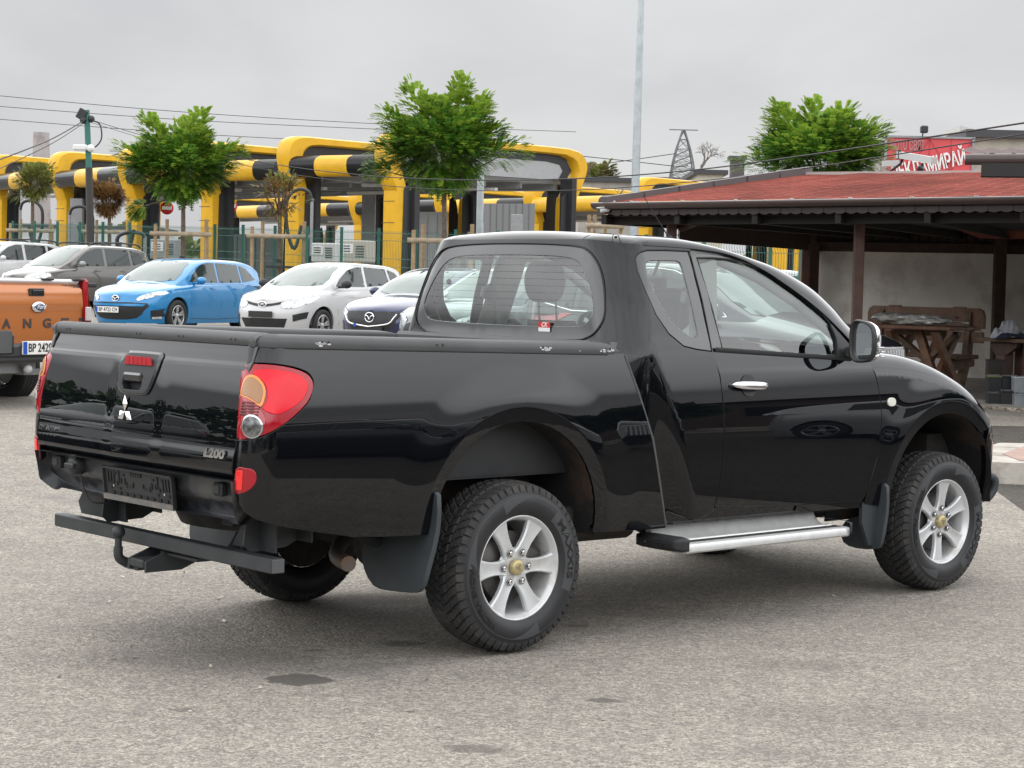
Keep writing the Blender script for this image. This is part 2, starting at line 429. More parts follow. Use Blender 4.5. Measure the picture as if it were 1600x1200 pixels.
def ground_mat(name='asphalt',k=1.,stains=True):
    m=bpy.data.materials.new(name); m.use_nodes=True; t=m.node_tree; N=t.nodes; L=t.links; b=N['Principled BSDF']
    co=N.new('ShaderNodeTexCoord')
    def noise(sc,de=4,ro=.5,dist=0.): 
        n=N.new('ShaderNodeTexNoise'); n.inputs['Scale'].default_value=sc; n.inputs['Detail'].default_value=de; n.inputs['Roughness'].default_value=ro; n.inputs['Distortion'].default_value=dist
        L.new(co.outputs['Object'],n.inputs[0]); return n
    def mr(src,a,b_,c,d):
        r=N.new('ShaderNodeMapRange'); r.inputs[1].default_value=a; r.inputs[2].default_value=b_; r.inputs[3].default_value=c; r.inputs[4].default_value=d; L.new(src,r.inputs[0]); return r.outputs[0]
    def mix(f,a,c,typ='MIX'):
        x=N.new('ShaderNodeMix'); x.data_type='RGBA'; x.blend_type=typ
        if isinstance(f,float): x.inputs[0].default_value=f
        else: L.new(f,x.inputs[0])
        for i,v in ((6,a),(7,c)):
            if isinstance(v,tuple): x.inputs[i].default_value=(*v,1)
            else: L.new(v,x.inputs[i])
        return x.outputs[2]
    v=N.new('ShaderNodeTexVoronoi'); v.inputs['Scale'].default_value=75; L.new(co.outputs['Object'],v.inputs[0])
    v2=N.new('ShaderNodeTexVoronoi'); v2.inputs['Scale'].default_value=150; L.new(co.outputs['Object'],v2.inputs[0])
    base=mix(mr(noise(.35,5).outputs['Fac'],.35,.65,0,1),(.292,.266,.230),(.335,.305,.263))
    base=mix(mr(noise(2.3,6,.6).outputs['Fac'],.4,.62,0,.55),base,(.250,.229,.200))
    # aggregate: each stone its own tone
    hs=N.new('ShaderNodeSeparateColor'); L.new(v.outputs['Color'],hs.inputs[0])
    base=mix(1.,base,mix(mr(hs.outputs[0],0,1,0,1),(.66,.66,.67),(1.28,1.27,1.24)),'MULTIPLY')
    hs2=N.new('ShaderNodeSeparateColor'); L.new(v2.outputs['Color'],hs2.inputs[0])
    base=mix(.85,base,mix(hs2.outputs[1],(.55,.55,.56),(1.40,1.39,1.36)),'MULTIPLY')
    base=mix(mr(noise(14,3,.6).outputs['Fac'],.45,.7,0,.45),base,(.165,.156,.144))
    # fine cracks
    vc=N.new('ShaderNodeTexVoronoi'); vc.feature='DISTANCE_TO_EDGE'; vc.inputs['Scale'].default_value=.55; wv=N.new('ShaderNodeVectorMath'); wv.operation='ADD'; wn=noise(3,5,.7); L.new(co.outputs['Object'],wv.inputs[0]); L.new(wn.outputs['Color'],wv.inputs[1]); L.new(wv.outputs[0],vc.inputs[0])
    base=mix(mr(vc.outputs['Distance'],.0,.006,.5,0),base,(.12,.11,.10))
    # worn joint bands and oil stains
    st=mr(noise(.9,5,.55,.6).outputs['Fac'],.60,.70,0,.55)
    base=mix(st,base,(.15,.141,.13))
    # individual oil and damp stains, plus broad soft dark patches (x, y, radii, strength, softness), ragged outlines
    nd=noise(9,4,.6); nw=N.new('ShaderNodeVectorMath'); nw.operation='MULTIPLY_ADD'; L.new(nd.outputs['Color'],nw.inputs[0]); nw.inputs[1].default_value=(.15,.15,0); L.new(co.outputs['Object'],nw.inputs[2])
    for (sx,sy,rx,ry,sg_,so_) in (STAINS_AND_PATCHES if stains else []):
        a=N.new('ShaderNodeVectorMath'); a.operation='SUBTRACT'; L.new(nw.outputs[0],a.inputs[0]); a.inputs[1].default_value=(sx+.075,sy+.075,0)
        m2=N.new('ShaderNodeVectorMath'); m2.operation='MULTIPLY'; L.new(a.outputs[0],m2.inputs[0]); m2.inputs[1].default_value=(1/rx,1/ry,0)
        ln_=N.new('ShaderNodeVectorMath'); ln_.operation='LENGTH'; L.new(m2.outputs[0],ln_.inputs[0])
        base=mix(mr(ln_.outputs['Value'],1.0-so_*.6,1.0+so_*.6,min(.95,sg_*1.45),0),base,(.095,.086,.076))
    base=mix(1.,base,(k,k*1.01,k*1.03),'MULTIPLY')
    L.new(base,b.inputs['Base Color']); b.inputs['Roughness'].default_value=.92; b.inputs['Specular IOR Level'].default_value=.25
    bp=N.new('ShaderNodeBump'); bp.inputs['Strength'].default_value=1; bp.inputs['Distance'].default_value=.0035
    sm=N.new('ShaderNodeMath'); sm.operation='MULTIPLY_ADD'; L.new(v.outputs['Distance'],sm.inputs[0]); sm.inputs[1].default_value=-1.2; L.new(mr(noise(22,6,.7).outputs['Fac'],0,1,0,1.3),sm.inputs[2])
    L.new(sm.outputs[0],bp.inputs['Height']); L.new(bp.outputs[0],b.inputs['Normal'])
    return m
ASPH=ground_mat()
b=MB()
ysg=[-120,-60,-20,0,2,3,4,5,6,7,8,9,10,10.5,11,11.5,12,13,14,15,16,17,18,20,22,25,28,30,33,36,40,45,50,55,60,70,80,100,120,200,400,900,1800]
xsg=[-900,-300,-120,-60,-30,-20,-12,-6,-3,0,3,6,12,20,30,60,120,300,900]
vs=[(x,y,zg(y)) for y in ysg for x in xsg]; nx=len(xsg)
b.add(vs,[(j*nx+i,j*nx+i+1,(j+1)*nx+i+1,(j+1)*nx+i) for j in range(len(ysg)-1) for i in range(nx-1)],True)
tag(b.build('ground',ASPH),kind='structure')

ASPD=ground_mat('dark_asphalt',.30,False)
b=MB(); ys_=[-14,-6,0,4,8,10.5,11,11.5,12,13,14,15,16,17,18,19]; xs_=[3.25,4,5.5,8,11,15]
vs=[]
for y in ys_:
    for i,x in enumerate(xs_): xx=x+(.10*sin(y*1.7)+.06*sin(y*4.1) if i==0 else 0)+(max(0,y-10)*.10 if i==0 else 0); vs.append((xx,y,zg(y)+.004))
n=len(xs_); b.add(vs,[(j*n+i,j*n+i+1,(j+1)*n+i+1,(j+1)*n+i) for j in range(len(ys_)-1) for i in range(n-1)],True)
tag(b.build('road',ASPD),kind='structure')  # tarmac strip carried on out of view to darken the door reflections
# ================================================================== PICKUP (hero)
TH=.7286; TX,TY=-.5303,8.649
w0=spline([(.30,.815),(.42,.838),(.55,.858),(.70,.873),(.85,.882),(.97,.8805),(1.05,.8735),(1.13,.8615),(1.22,.8455),(1.30,.829),(1.40,.802),(1.50,.773),(1.60,.737),(1.72,.690),(1.80,.650)])
xrear=spline([(.55,-1.335),(.70,-1.352),(.80,-1.362),(.96,-1.358),(1.1,-1.34),(1.23,-1.312),(1.345,-1.285)])
ARR=(-.01,.52,.468,.525); ARF=(3.0,.49,.45,.512)
def flare(x,z):
    b=0.
    for cx,cz,ri,ro in (ARR,ARF):
        r=hypot(x-cx,z-cz) if z>cz else abs(x-cx)
        if r<1.0:
            if r>=ro: b+=.007*(1-sstep(0,.20,r-ro))
            else: b+=.007-.20*(ro-r)
    return b
RB=.10
def wside(x,z):
    ww=w0(z)+(flare(x,z) if z<1.25 else 0)
    # soft waist crease along the body side
    return ww
FX0,FR=3.24,.46
def M_side(u,z):
    xs=xrear(z)+RB
    if u<xs:
        a=(xs-u)/RB; a=min(a,1.9); ww=wside(xs,z)
        return (xs-RB*sin(a), -(ww-RB+RB*cos(a)), z)
    if u>FX0:
        a=min((u-FX0)/FR,1.5); ww=wside(u,z) if u<FX0+.3 else wside(FX0+.3,z)
        tp=.0 if z<.9 else .35*(z-.9)
        return (FX0+FR*sin(a)*(1-tp), -(ww-FR+FR*cos(a)), z)
    return (u,-wside(u,z),z)
# cab: rounded rear corner, side recessed next to the bed
xcab=spline([(.45,.60),(1.0,.60),(1.2,.61),(1.32,.632),(1.44,.648),(1.60,.672),(1.73,.694),(1.82,.712)])
RC=.19
def wcab(x,z):
    ww=wside(x,z)
    xe=.60+ (1.26-z)*.36 if z<1.26 else .60
    d=x-xe
    if z<1.45:
        k=1-sstep(1.20,1.45,z)
        ww-=.055*(1-sstep(.04,.24,d))*k
    return ww
def M_cab(u,z):
    xr=xcab(z); xs=xr+RC
    if u<xs:
        a=(xs-u)/RC
        ww=wcab(xs,z)
        if a>pi/2:
            yy=(ww-RC)-(a-pi/2)*RC; return (xr-.018*(1-min(1,(yy/(ww-RC))**2))**2, -yy, z)
        return (xs-RC*sin(a), -(ww-RC+RC*cos(a)), z)
    return (u,-wcab(u,z),z)
def arc_pts(c,r,a0,a1,n=20): return [(c[0]+r*cos(a0+(a1-a0)*i/n), c[1]+r*sin(a0+(a1-a0)*i/n)) for i in range(n+1)]

def rings(A):
    o=[]
    for d in (-.030,-.004,.004,.035,.075):
        r=A[3]+d; o.append([(A[0]+r,A[1]-.35+.05*i) for i in range(7)]+[(A[0]+r*cos(pi*i/60),A[1]+r*sin(pi*i/60)) for i in range(1,60)]+[(A[0]-r,A[1]-.05*i) for i in range(7)])
    return o
PAINT = mat('black_paint',(.003,.0035,.005),rough=.4,coat=1.0,coat_r=.012,spec=.0)
def _pt():
    b=PAINT.node_tree.nodes['Principled BSDF']; b.inputs['Coat IOR'].default_value=1.52
_pt()
RAILP = mat('rail_plastic',(.075,.077,.08),rough=.62,bump=.0006,bscale=320,var=.12,vscale=5)
BLKP = mat('black_plastic',(.018,.019,.021),rough=.55,bump=.0004,bscale=260,var=.2)
FLAPM = mat('flap_plastic',(.035,.042,.048),rough=.6,var=.12,vscale=6)
RUB = mat('tyre_rubber',(.022,.022,.023),rough=.72,dirt=(.055,.05,.045),dscale=9)
RUBS = mat('tyre_sidewall',(.016,.0165,.018),rough=.5,var=.15,vscale=14)
LET = mat('tyre_letter',(.009,.009,.01),rough=.35)
RIM = mat('silver_rim',(.66,.67,.68),rough=.38,metal=.4,dirt=(.5,.49,.47),dscale=7)
CHR = mat('chrome',(.86,.87,.88),rough=.07,metal=1)
STEEL = mat('dull_steel',(.25,.25,.26),rough=.45,metal=.8)
GOLD = mat('gold_cap',(.50,.42,.22),rough=.4,metal=.5)
UND = mat('underbody',(.016,.017,.019),rough=.8,dirt=(.05,.04,.03),dscale=5)
WELL = mat('wheel_well',(.009,.009,.010),rough=.9,dirt=(.06,.036,.022),dscale=2.6)
SEAL = mat('rubber_seal',(.012,.012,.013),rough=.6)
FRIT = mat('black_glass_frit',(.012,.013,.013),rough=.3,coat=1.,coat_r=.0)
GL = glass('truck_glass',(.80,.90,.87),ior=1.55)
GLR = glass('rear_glass',(.80,.88,.85),ior=1.55)
INT = mat('interior_grey',(.17,.17,.165),rough=.8)
INTD = mat('interior_dark',(.05,.052,.054),rough=.85)
SEATM = mat('seat_fabric',(.06,.062,.066),rough=.95,bump=.001,bscale=300)
REDL = mat('red_lens',(.74,.003,.018),rough=.15,coat=.25,coat_r=.0,spec=.3)
REDD = mat('dark_red_lens',(.34,.004,.014),rough=.15,coat=.4,coat_r=0.)
REDB = mat('bright_red_lens',(.85,.012,.012),rough=.25,coat=1.,coat_r=0.)
AMB = mat('amber_lens',(.75,.22,.01),rough=.15,coat=1.,coat_r=0.)
AMBD = mat('amber_inner',(.30,.125,.02),rough=.3,coat=1.)
SILV = mat('reflector_silver',(.6,.62,.62),rough=.12,metal=1)
ALU = mat('brushed_aluminium',(.62,.62,.61),rough=.32,metal=.35,var=.08,vscale=20)
WHT = mat('white_print',(.75,.75,.72),rough=.6)
REDP = mat('red_print',(.6,.03,.03),rough=.5)

truck = empty('pickup_truck',(TX,TY,0),TH,'black extended cab pickup with silver alloy wheels, tow bar and open bed, seen from behind','pickup truck')
SM=[False,True]
def both(fn):
    for s in SM: fn(s)
# ---- bed side panels -------------------------------------------------------
def arch_in(A, x_side=1, n=26, ext=.0):
    cx,cz,r,_=A; return [(cx+r*cos(pi-pi*i/n), cz+r*sin(pi*i/n)) for i in range(n+1)]
bed_out=[(-1.432,1.228),(-1.418,1.303),(-.654,1.297),(.60,1.263),(.622,1.262),(.685,1.091),(.77,.88),(.833,.681),(.909,.472),(.72,.474),(.452,.486)]
bed_out+=arch_in(ARR)[::-1]
bed_out+=[(-.478,.54),(-.72,.548),(-.878,.560),(-1.035,.588),(-1.16,.612),(-1.25,.632),(-1.325,.655),(-1.375,.682),(-1.413,.72),(-1.43,.76),(-1.437,.90),(-1.437,.952)]
light_out=[(-1.437,.955),(-1.374,.955),(-1.314,.968),(-1.244,.999),(-1.177,1.037),(-1.111,1.087),(-1.083,1.125),(-1.072,1.155),(-1.078,1.18),(-1.101,1.203),(-1.161,1.222),(-1.244,1.235),(-1.31,1.237),(-1.36,1.233),(-1.395,1.215),(-1.415,1.175),(-1.425,1.11),(-1.432,1.04)]
bed_out2=[p for p in bed_out if not (p==(-1.432,1.228) or p==(-1.437,.952))]
light_s=smoothpoly(light_out[1:],2,closed=False)
bed_poly=[(-1.437,.948)]+[(x,z-.004 if z<1.1 else z+.004) if x<-1.10 else (x+.006,z) for x,z in light_s]
# cut the lamp pocket into the rear edge of the side panel
bed_poly=[(-1.437,.946)]+[(x+ (0.005 if x>-1.2 else 0), z-(.005 if z<1.12 else -.005)) for x,z in light_s if x>-1.414 or z<1.0]
bed_poly=[p for p in bed_poly if not (p[0]<-1.41 and p[1]>1.0)]
bed_poly=[q for q in bed_poly if not (q[0]<-1.345 and q[1]>1.15)]
bed_poly=bed_poly+[(-1.352,1.2385),(-1.343,1.262),(-1.337,1.303)]+bed_out2[1:]
def bed_side(m):
    patch('bed_side_panel',bed_poly,M_side,PAINT,truck,res=.02,flange=.03,mirror=m,extra=rings(ARR))
both(bed_side)
# arch lips and wheel wells
def arch_lip(A,m,name):
    cx,cz,r,_=A; b=MB(); s=1 if m else -1; n=40
    def f(u,v):
        a=-.12+(pi+.24)*u; x=cx+r*cos(a); z=cz+r*sin(a)
        if a<0: x=cx+r; z=cz-r*.9*(-a)/.12*.12
        if a>pi: x=cx-r; z=cz-r*.9*(a-pi)
        y=wside(x,max(z,.5)); return (x,s*(y-.002-.30*v**1.3),z)
    b.grid(f,n,6); 
    # inner wall and roof of the well
    b.grid(lambda u,v:(cx+r*cos(pi*u),s*(.585-.25*v),cz+r*sin(pi*u)),n,4)
    b.lathe([(r+.0,s*.44),(.02,s*.44)],40,'Y',(cx,0,cz),-.2,pi+.2)
    b.box((cx,s*.44,cz-.06),(2*r,.01,.16))
    b.build(name,[WELL],truck)
for A in (ARR,ARF): both(lambda m:arch_lip(A,m,'wheel_well'))
def edge_strip(name,pts2,M,w_,m,mirror=False,off=.004,closed=False):
    b=MB(); P=[]
    for (u,v) in pts2:
        p=Vector(M(u,v)); h=.003
        n=(Vector(M(u+h,v))-Vector(M(u-h,v))).cross(Vector(M(u,v+h))-Vector(M(u,v-h))).normalized()
        p=p+n*off
        if mirror: p.y=-p.y
        P.append(p)
    if closed: P.append(P[0])
    b.tube(P,w_,6); return b.build(name,m,truck)
both(lambda m: edge_strip('bed_edge_trim',[(.628,1.255),(.690,1.091),(.775,.88),(.838,.681),(.905,.49)],M_side,.0075,RAILP,m,-.002))
# ---- bed rail caps, bed liner ---------------------------------------------
def rail_z(x): return 1.303+(x+1.30)*(-.0205)
def rail(m):
    s=1 if m else -1; b=MB(); us=[-1.328+i*.012 for i in range(13)]+[-1.17+i*(1.775/36) for i in range(37)]; K=len(us)
    sec=[(.004,-.004),(.0085,.010),(.006,.030),(-.010,.042),(-.035,.047),(-.10,.045),(-.135,.040),(-.145,.028),(-.145,-.02)]
    def f(i,j):
        u=us[i]; zz=rail_z(u); P=Vector(M_side(u,zz)); h=.004
        tx=(Vector(M_side(u+h,zz))-Vector(M_side(u-h,zz))); tx.z=0; tx.normalize(); nrm=Vector((tx.y,-tx.x,0))
        k=1.0 if i<K-2 else (.85 if i==K-2 else .35)
        dy,dz=sec[j]
        if u<-1.20: dy=max(dy,-.022)
        q=P+nrm*dy; q.z=zz+dz*k if dz>0 else zz+dz
        if i>=K-2: q.y+=.02*(1-k)
        return (q.x,q.y*(-s),q.z)
    vs=[f(i,j) for i in range(K) for j in range(9)]; fs=[(i*9+j,(i+1)*9+j,(i+1)*9+j+1,i*9+j+1) for i in range(K-1) for j in range(8)]
    fs+=[tuple(range(9)), tuple((K-1)*9+j for j in range(9))]
    b.add(vs,fs,True); o=b.build('bed_rail_cap',RAILP,truck,ang=50)
    # screw holes left from a removed cover, with chipped paint
    q=MB()
    for xx in (-1.02,-.45,.13,.50):
        for dx in (0,.03): q.cyl((xx+dx,s*(w0(rail_z(xx))+.007),rail_z(xx)+.020),(xx+dx,s*(w0(rail_z(xx))+.0095),rail_z(xx)+.020),.0042,8)
    q.build('screw_holes',SEAL,o)
    q=MB(); rnd=random.Random(3)
    for xx in (-1.02,.13,.50,.33):
        for k in range(10 if xx!=.33 else 1):
            cx=xx+rnd.uniform(-.03,.045); cz=rail_z(xx)+.013+rnd.uniform(-.007,.006); r_=rnd.uniform(.003,.008)
            q.add([(cx+r_*1.6*cos(a),s*(w0(rail_z(xx))+.0094),cz+r_*.6*sin(a)) for a in (0,1.2,2.2,3.3,4.4,5.3)],[(0,1,2,3,4,5)],False)
    q.build('paint_chips',mat('chipped_paint',(.55,.55,.54),rough=.7),o)
both(rail)
both(lambda m: edge_strip('bed_rail_seal',[(-1.32+.08*i,rail_z(-1.32+.08*i)-.006) for i in range(24)],M_side,.0035,SEAL,m,.001))
b=MB(); 
b.box((-.33,0,.745),(1.86,1.42,.02))
for s in (-1,1): b.box((-.33,s*.705,1.02),(1.86,.02,.55)); b.box((0,s*.62,.83),(.95,.16,.16),bev=.03)
b.box((.60,0,1.02),(.03,1.44,.53))
for k in range(14): b.box((-.33,-.62+k*.095,.760),(1.84,.03,.012))
for k in range(9):
    for s in (-1,1): b.box((-1.1+k*.2,s*.690,1.02),(.03,.014,.5))
b.build('bed_liner',BLKP,truck)
b=MB(); b.box((.575,0,1.292),(.07,1.40,.045),bev=.015); b.build('bed_front_rail',RAILP,truck)
b=MB()
for s in (-1,1): b.box((-.52,s*.695,1.285),(.05,.03,.06),bev=.006); b.box((-.52,s*.675,1.24),(.02,.02,.06))
b.build('tie_down',STEEL,truck)
# ---- tailgate ---------------------------------------------------------------
def M_tg(y,z):
    x=xrear(z)-.016*(1-(y/.8)**2)
    x+=.008*(sstep(1.218,1.246,z))+.004*sstep(1.246,1.30,z)
    x-=.010*(1-sstep(.86,.93,z)); x+=.05*(1-sstep(.785,.835,z))**2
    # handle bay swelling
    x-=.004*(1-sstep(.0,.10,abs(y+.04)-.14))*(1-sstep(1.2,1.26,z))
    return (x,y,z)
TG=.782
tg_out=[(-.755,.792),(-.4,.789),(0,.788),(.4,.789),(.755,.792),(.768,.95),(.775,1.1),(TG,1.2),(.786,1.235),(.788,1.308),(-.788,1.308),(-.786,1.235),(-TG,1.2),(-.775,1.1),(-.768,.95)]
hand_out=smoothpoly([(.085,1.245),(.055,1.252),(-.145,1.252),(-.18,1.246),(-.19,1.22),(-.172,1.15),(-.145,1.095),(-.10,1.078),(.05,1.078),(.095,1.10),(.118,1.14),(.122,1.175),(.112,1.215)],3)
tg = patch('tailgate',tg_out,M_tg,PAINT,truck,holes=[hand_out],res=.011,flange=.03,flip=True)
b=MB()
def capf(u,v):
    y=-.792+1.584*u; yy=abs(y); e=1 if yy<.76 else cos(min(1,(yy-.76)/.045)*1.0)
    sec=[(-.004,-.003),(-.0115,.010),(-.010,.026),(.004,.040),(.028,.045),(.058,.043),(.075,.030),(.078,-.03)]
    j=int(round(v*7)); dx,dz=sec[j]; x=M_tg(max(-.79,min(.79,y)),1.308)[0]
    return (x+dx*(1 if dx<0 else 1),y,1.308+(dz*e if dz>0 else dz))
b.grid(capf,60,7); b.build('tailgate_cap',RAILP,tg,ang=60)
b=MB()
for y in (-.66,-.63,-.30,-.27,.02,.05,.62,.65): 
    x=M_tg(y,1.308)[0]-.0115; b.cyl((x,y,1.322),(x-.0015,y,1.322),.0045,8)
b.build('screw_holes',SEAL,tg)
b=MB(); b.tube([(M_tg(y_,1.303)[0]-.001,y_,1.303) for y_ in [-.785+.0785*i for i in range(21)]],.0035,6); b.build('cap_seal',SEAL,tg)
b=MB(); b.box((-1.235,0,1.04),(.02,1.50,.5)); b.build('tailgate_inner_panel',BLKP,tg)
# handle bay
b=MB(); 
hp=[(y,z) for y,z in hand_out]
def recess(poly,scale_,depth,c):
    return [(c[0]+(p[0]-c[0])*scale_,c[1]+(p[1]-c[1])*scale_) for p in poly]
HX=lambda y,z: M_tg(y,z)[0]
ring=[(HX(y,z)-.006,y,z) for y,z in hp]; r2=recess(hp,.90,0,(-.03,1.165)); ring2=[(HX(y,z)-.011,y,z) for y,z in r2]; r0=[(HX(y,z)+.02,y,z) for y,z in hp]
n=len(hp); vs=r0+ring+ring2; fs=[(i,(i+1)%n,n+(i+1)%n,n+i) for i in range(n)]+[(n+i,n+(i+1)%n,2*n+(i+1)%n,2*n+i) for i in range(n)]
b.add(vs,fs,True)
hole=[(.048,1.150),(.058,1.12),(.045,1.094),(-.085,1.094),(-.105,1.12),(-.10,1.165),(.052,1.168)]
hole=[(.062,1.160),(.068,1.118),(.048,1.094),(-.078,1.094),(-.092,1.115),(-.088,1.160)]
patch('handle_bezel',r2,lambda y,z:(HX(y,z)-.011,y,z),BLKP,tg,holes=[hole],res=.03,flange=.035,flip=True)
b.build('handle_surround',mat('gloss_black_plastic',(.015,.016,.018),rough=.25,coat=.4),tg,ang=40)
b=MB(); b.box((HX(0,1.13)+.028,-.01,1.127),(.01,.18,.09)); b.build('handle_recess',BLKP,tg)
b=MB(); b.M=Matrix.Translation((HX(0,1.15)-.004,-.012,1.146))@Matrix.Rotation(-.15,4,'Y'); b.box((0,0,0),(.026,.140,.040),bev=.008); b.build('handle',mat('gloss_black_plastic'),tg)
b=MB(); b.M=Matrix.Translation((HX(-.05,1.205)-.012,-.040,1.2125))
b.prism([(-.105,-.014),(.105,-.016),(.098,.012),(.088,.019),(-.088,.019),(-.098,.012)],(0,0,0),(0,1,0),(0,0,1),(-.006,0,0)); b.build('brake_light',mat('third_brake_lens',(.42,.012,.02),rough=.3,coat=.5),tg)
b=MB()
for k in range(5): b.box((HX(-.05,1.205)-.0183,-.105+k*.033,1.2145),(.001,.003,.03))
b.build('brake_light_ribs',REDD,tg)
# three-diamond emblem
b=MB()
def dia(cx,cz,ang,L_=.060,W_=.022):
    ax=Vector((0,cos(ang),sin(ang))); px_=Vector((0,-sin(ang),cos(ang))); x=HX(cx,cz)-.003
    c=Vector((x,cx,cz)); a0=c; a1=c+ax*L_; m1=c+ax*L_*.5+px_*W_; m2=c+ax*L_*.5-px_*W_; top=c+ax*L_*.5+Vector((-.009,0,0))
    b.add([a0,m1,a1,m2,top],[(0,1,4),(1,2,4),(2,3,4),(3,0,4)],False)
cx,cz=.022,1.005
for a in (pi/2,pi/2+2.094,pi/2-2.094): dia(cx,cz,a,.062 if a!=pi/2 else .068,.021)
b.build('emblem',CHR,tg)
text('maker_lettering','MITSUBISHI',(HX(.65,.892)-.003,.652,.892),(0,-1,-.012),(0,.0,1),.030,CHR,tg,.0015,.0006,width=.165)
text('model_lettering','L200',(HX(-.645,.886)-.004,-.643,.886),(0,-1,-.0),(0,0,1),.046,CHR,tg,.002,.0018,width=.145,shear=.15)
# ---- tail lights -------------------------------------------------------------
lp=smoothpoly([(x,z) for x,z in [(-1.428,.958),(-1.374,.959),(-1.314,.972),(-1.244,1.003),(-1.177,1.041),(-1.111,1.091),(-1.086,1.128),(-1.077,1.155),(-1.083,1.178),(-1.104,1.199),(-1.161,1.218),(-1.244,1.231),(-1.31,1.233),(-1.356,1.229),(-1.388,1.212),(-1.405,1.175),(-1.415,1.11),(-1.424,1.04)]],2)
def inset(P,k,c): return [(c[0]+(p[0]-c[0])*k,c[1]+(p[1]-c[1])*k) for p in P]
def M_l(u,z):
    p=Vector(M_side(u,z)); d=min(1,max(0,(u+1.07)/-.08)); 
    q=.012*min(1.,max(.0,min((1.235-z),(z-.955))/.05)); 
    return (p.x-q*.5,p.y-q,p.z)
LC=(-1.26,1.11)
def tl(m):
    body=patch('tail_light',lp,M_l,REDD,truck,res=.03,flange=.03,mirror=m)
    inner=inset(lp,.90,LC)
    amb=smoothpoly([(-1.398,1.118),(-1.388,1.150),(-1.370,1.178),(-1.345,1.192),(-1.318,1.188),(-1.296,1.165),(-1.290,1.135),(-1.298,1.105),(-1.312,1.078),(-1.335,1.095),(-1.365,1.110)],2)
    big=[(-1.30,1.213),(-1.22,1.212),(-1.14,1.195),(-1.105,1.170),(-1.103,1.145),(-1.13,1.105),(-1.18,1.075),(-1.24,1.052),(-1.275,1.055),(-1.305,1.072),(-1.290,1.09),(-1.282,1.115),(-1.282,1.15),(-1.296,1.178),(-1.325,1.198)]
    patch('red_reflector',smoothpoly(big,2),M_l,REDL,body,res=.03,flange=.002,mirror=m,off=.0025)
    patch('rear_red_window',smoothpoly([(-1.412,1.10),(-1.40,1.115),(-1.36,1.105),(-1.33,1.085),(-1.312,1.06),(-1.30,1.03),(-1.31,1.0),(-1.34,.985),(-1.40,.985)],2),M_l,mat('mid_red_lens',(.36,.006,.012),rough=.12,coat=1,coat_r=0.),body,res=.03,flange=.002,mirror=m,off=.0025)
    for k in range(5): patch('lens_rib',[(-1.405+.004*k,1.045+k*.011),(-1.325+.004*k,1.045+k*.011),(-1.325+.004*k,1.049+k*.011),(-1.405+.004*k,1.049+k*.011)],M_l,mat('lens_rib_dark',(.12,.002,.008),rough=.2),body,res=.03,flange=.001,mirror=m,off=.0035)
    patch('amber_ring',amb,M_l,AMB,body,res=.02,flange=.002,mirror=m,off=.004)
    patch('amber_indicator',inset(amb,.80,(-1.342,1.14)),M_l,AMBD,body,res=.02,flange=.001,mirror=m,off=.0055)
    rc=(-1.352,1.003)
    circ=lambda r:[(rc[0]+r*.95*cos(a*pi/12),rc[1]+r*sin(a*pi/12)) for a in range(24)]
    patch('reverse_light_ring',circ(.043),M_l,SILV,body,res=.02,flange=.002,mirror=m,off=.004)
    patch('reverse_light',circ(.036),M_l,mat('clear_lens',(.12,.125,.125),rough=.15,metal=.5,coat=.6,var=.9,vscale=45),body,res=.012,flange=.001,mirror=m,off=.0055)
both(tl)
def refl(m):
    o=patch('bumper_reflector',smoothpoly([(-1.425,.752),(-1.425,.838),(-1.375,.843),(-1.345,.838),(-1.334,.815),(-1.338,.790),(-1.36,.765),(-1.39,.752)],2),M_side,REDD,truck,res=.03,flange=.01,mirror=m,off=.003)
    patch('reflector_face',[(-1.418,.760),(-1.418,.832),(-1.388,.834),(-1.386,.764)],M_side,REDB,o,res=.03,flange=.001,mirror=m,off=.005)
both(refl)
# ---- rear valance under the tailgate ------------------------------------------
def M_val(y,z): return (-1.335+.012*(y/.76)**2+.055*sstep(.72,.64,z),y,z)
val=[(-.765,.788),(-.76,.70),(-.735,.662),(-.66,.640),(-.3,.636),(.3,.636),(.62,.640),(.71,.662),(.755,.70),(.765,.788)]
va=patch('rear_valance',val,M_val,mat('valance_plastic',(.020,.022,.026),rough=.38,coat=.25,dirt=(.055,.052,.048),dscale=6),truck,res=.04,flange=.06,flip=False)
b=MB()
for y in (-.632,.632): 
    b.box((-1.340,y,.748),(.03,.062,.052),bev=.006); b.box((-1.354,y,.748),(.016,.044,.036),bev=.004)
b.build('sensor_brackets',BLKP,va)
b=MB(); b.M=Matrix.Translation((-1.35,.455,.748)); b.lathe([(.040,0.02),(.040,-.02),(.030,-.03),(.012,-.034),(.0,-.034)],16,'X'); 
b.box((-.03,0,0),(.025,.075,.02),bev=.004); b.box((-.01,0,.03),(.03,.05,.03),bev=.005); b.build('tow_socket',BLKP,va)
b=MB(); b.tube(smoothpoly([(-1.345,.43,.72),(-1.345,.41,.66),(-1.33,.36,.60),(-1.26,.33,.60),(-1.2,.34,.64)],5,False),.004,6); b.build('socket_cable',SEAL,va)
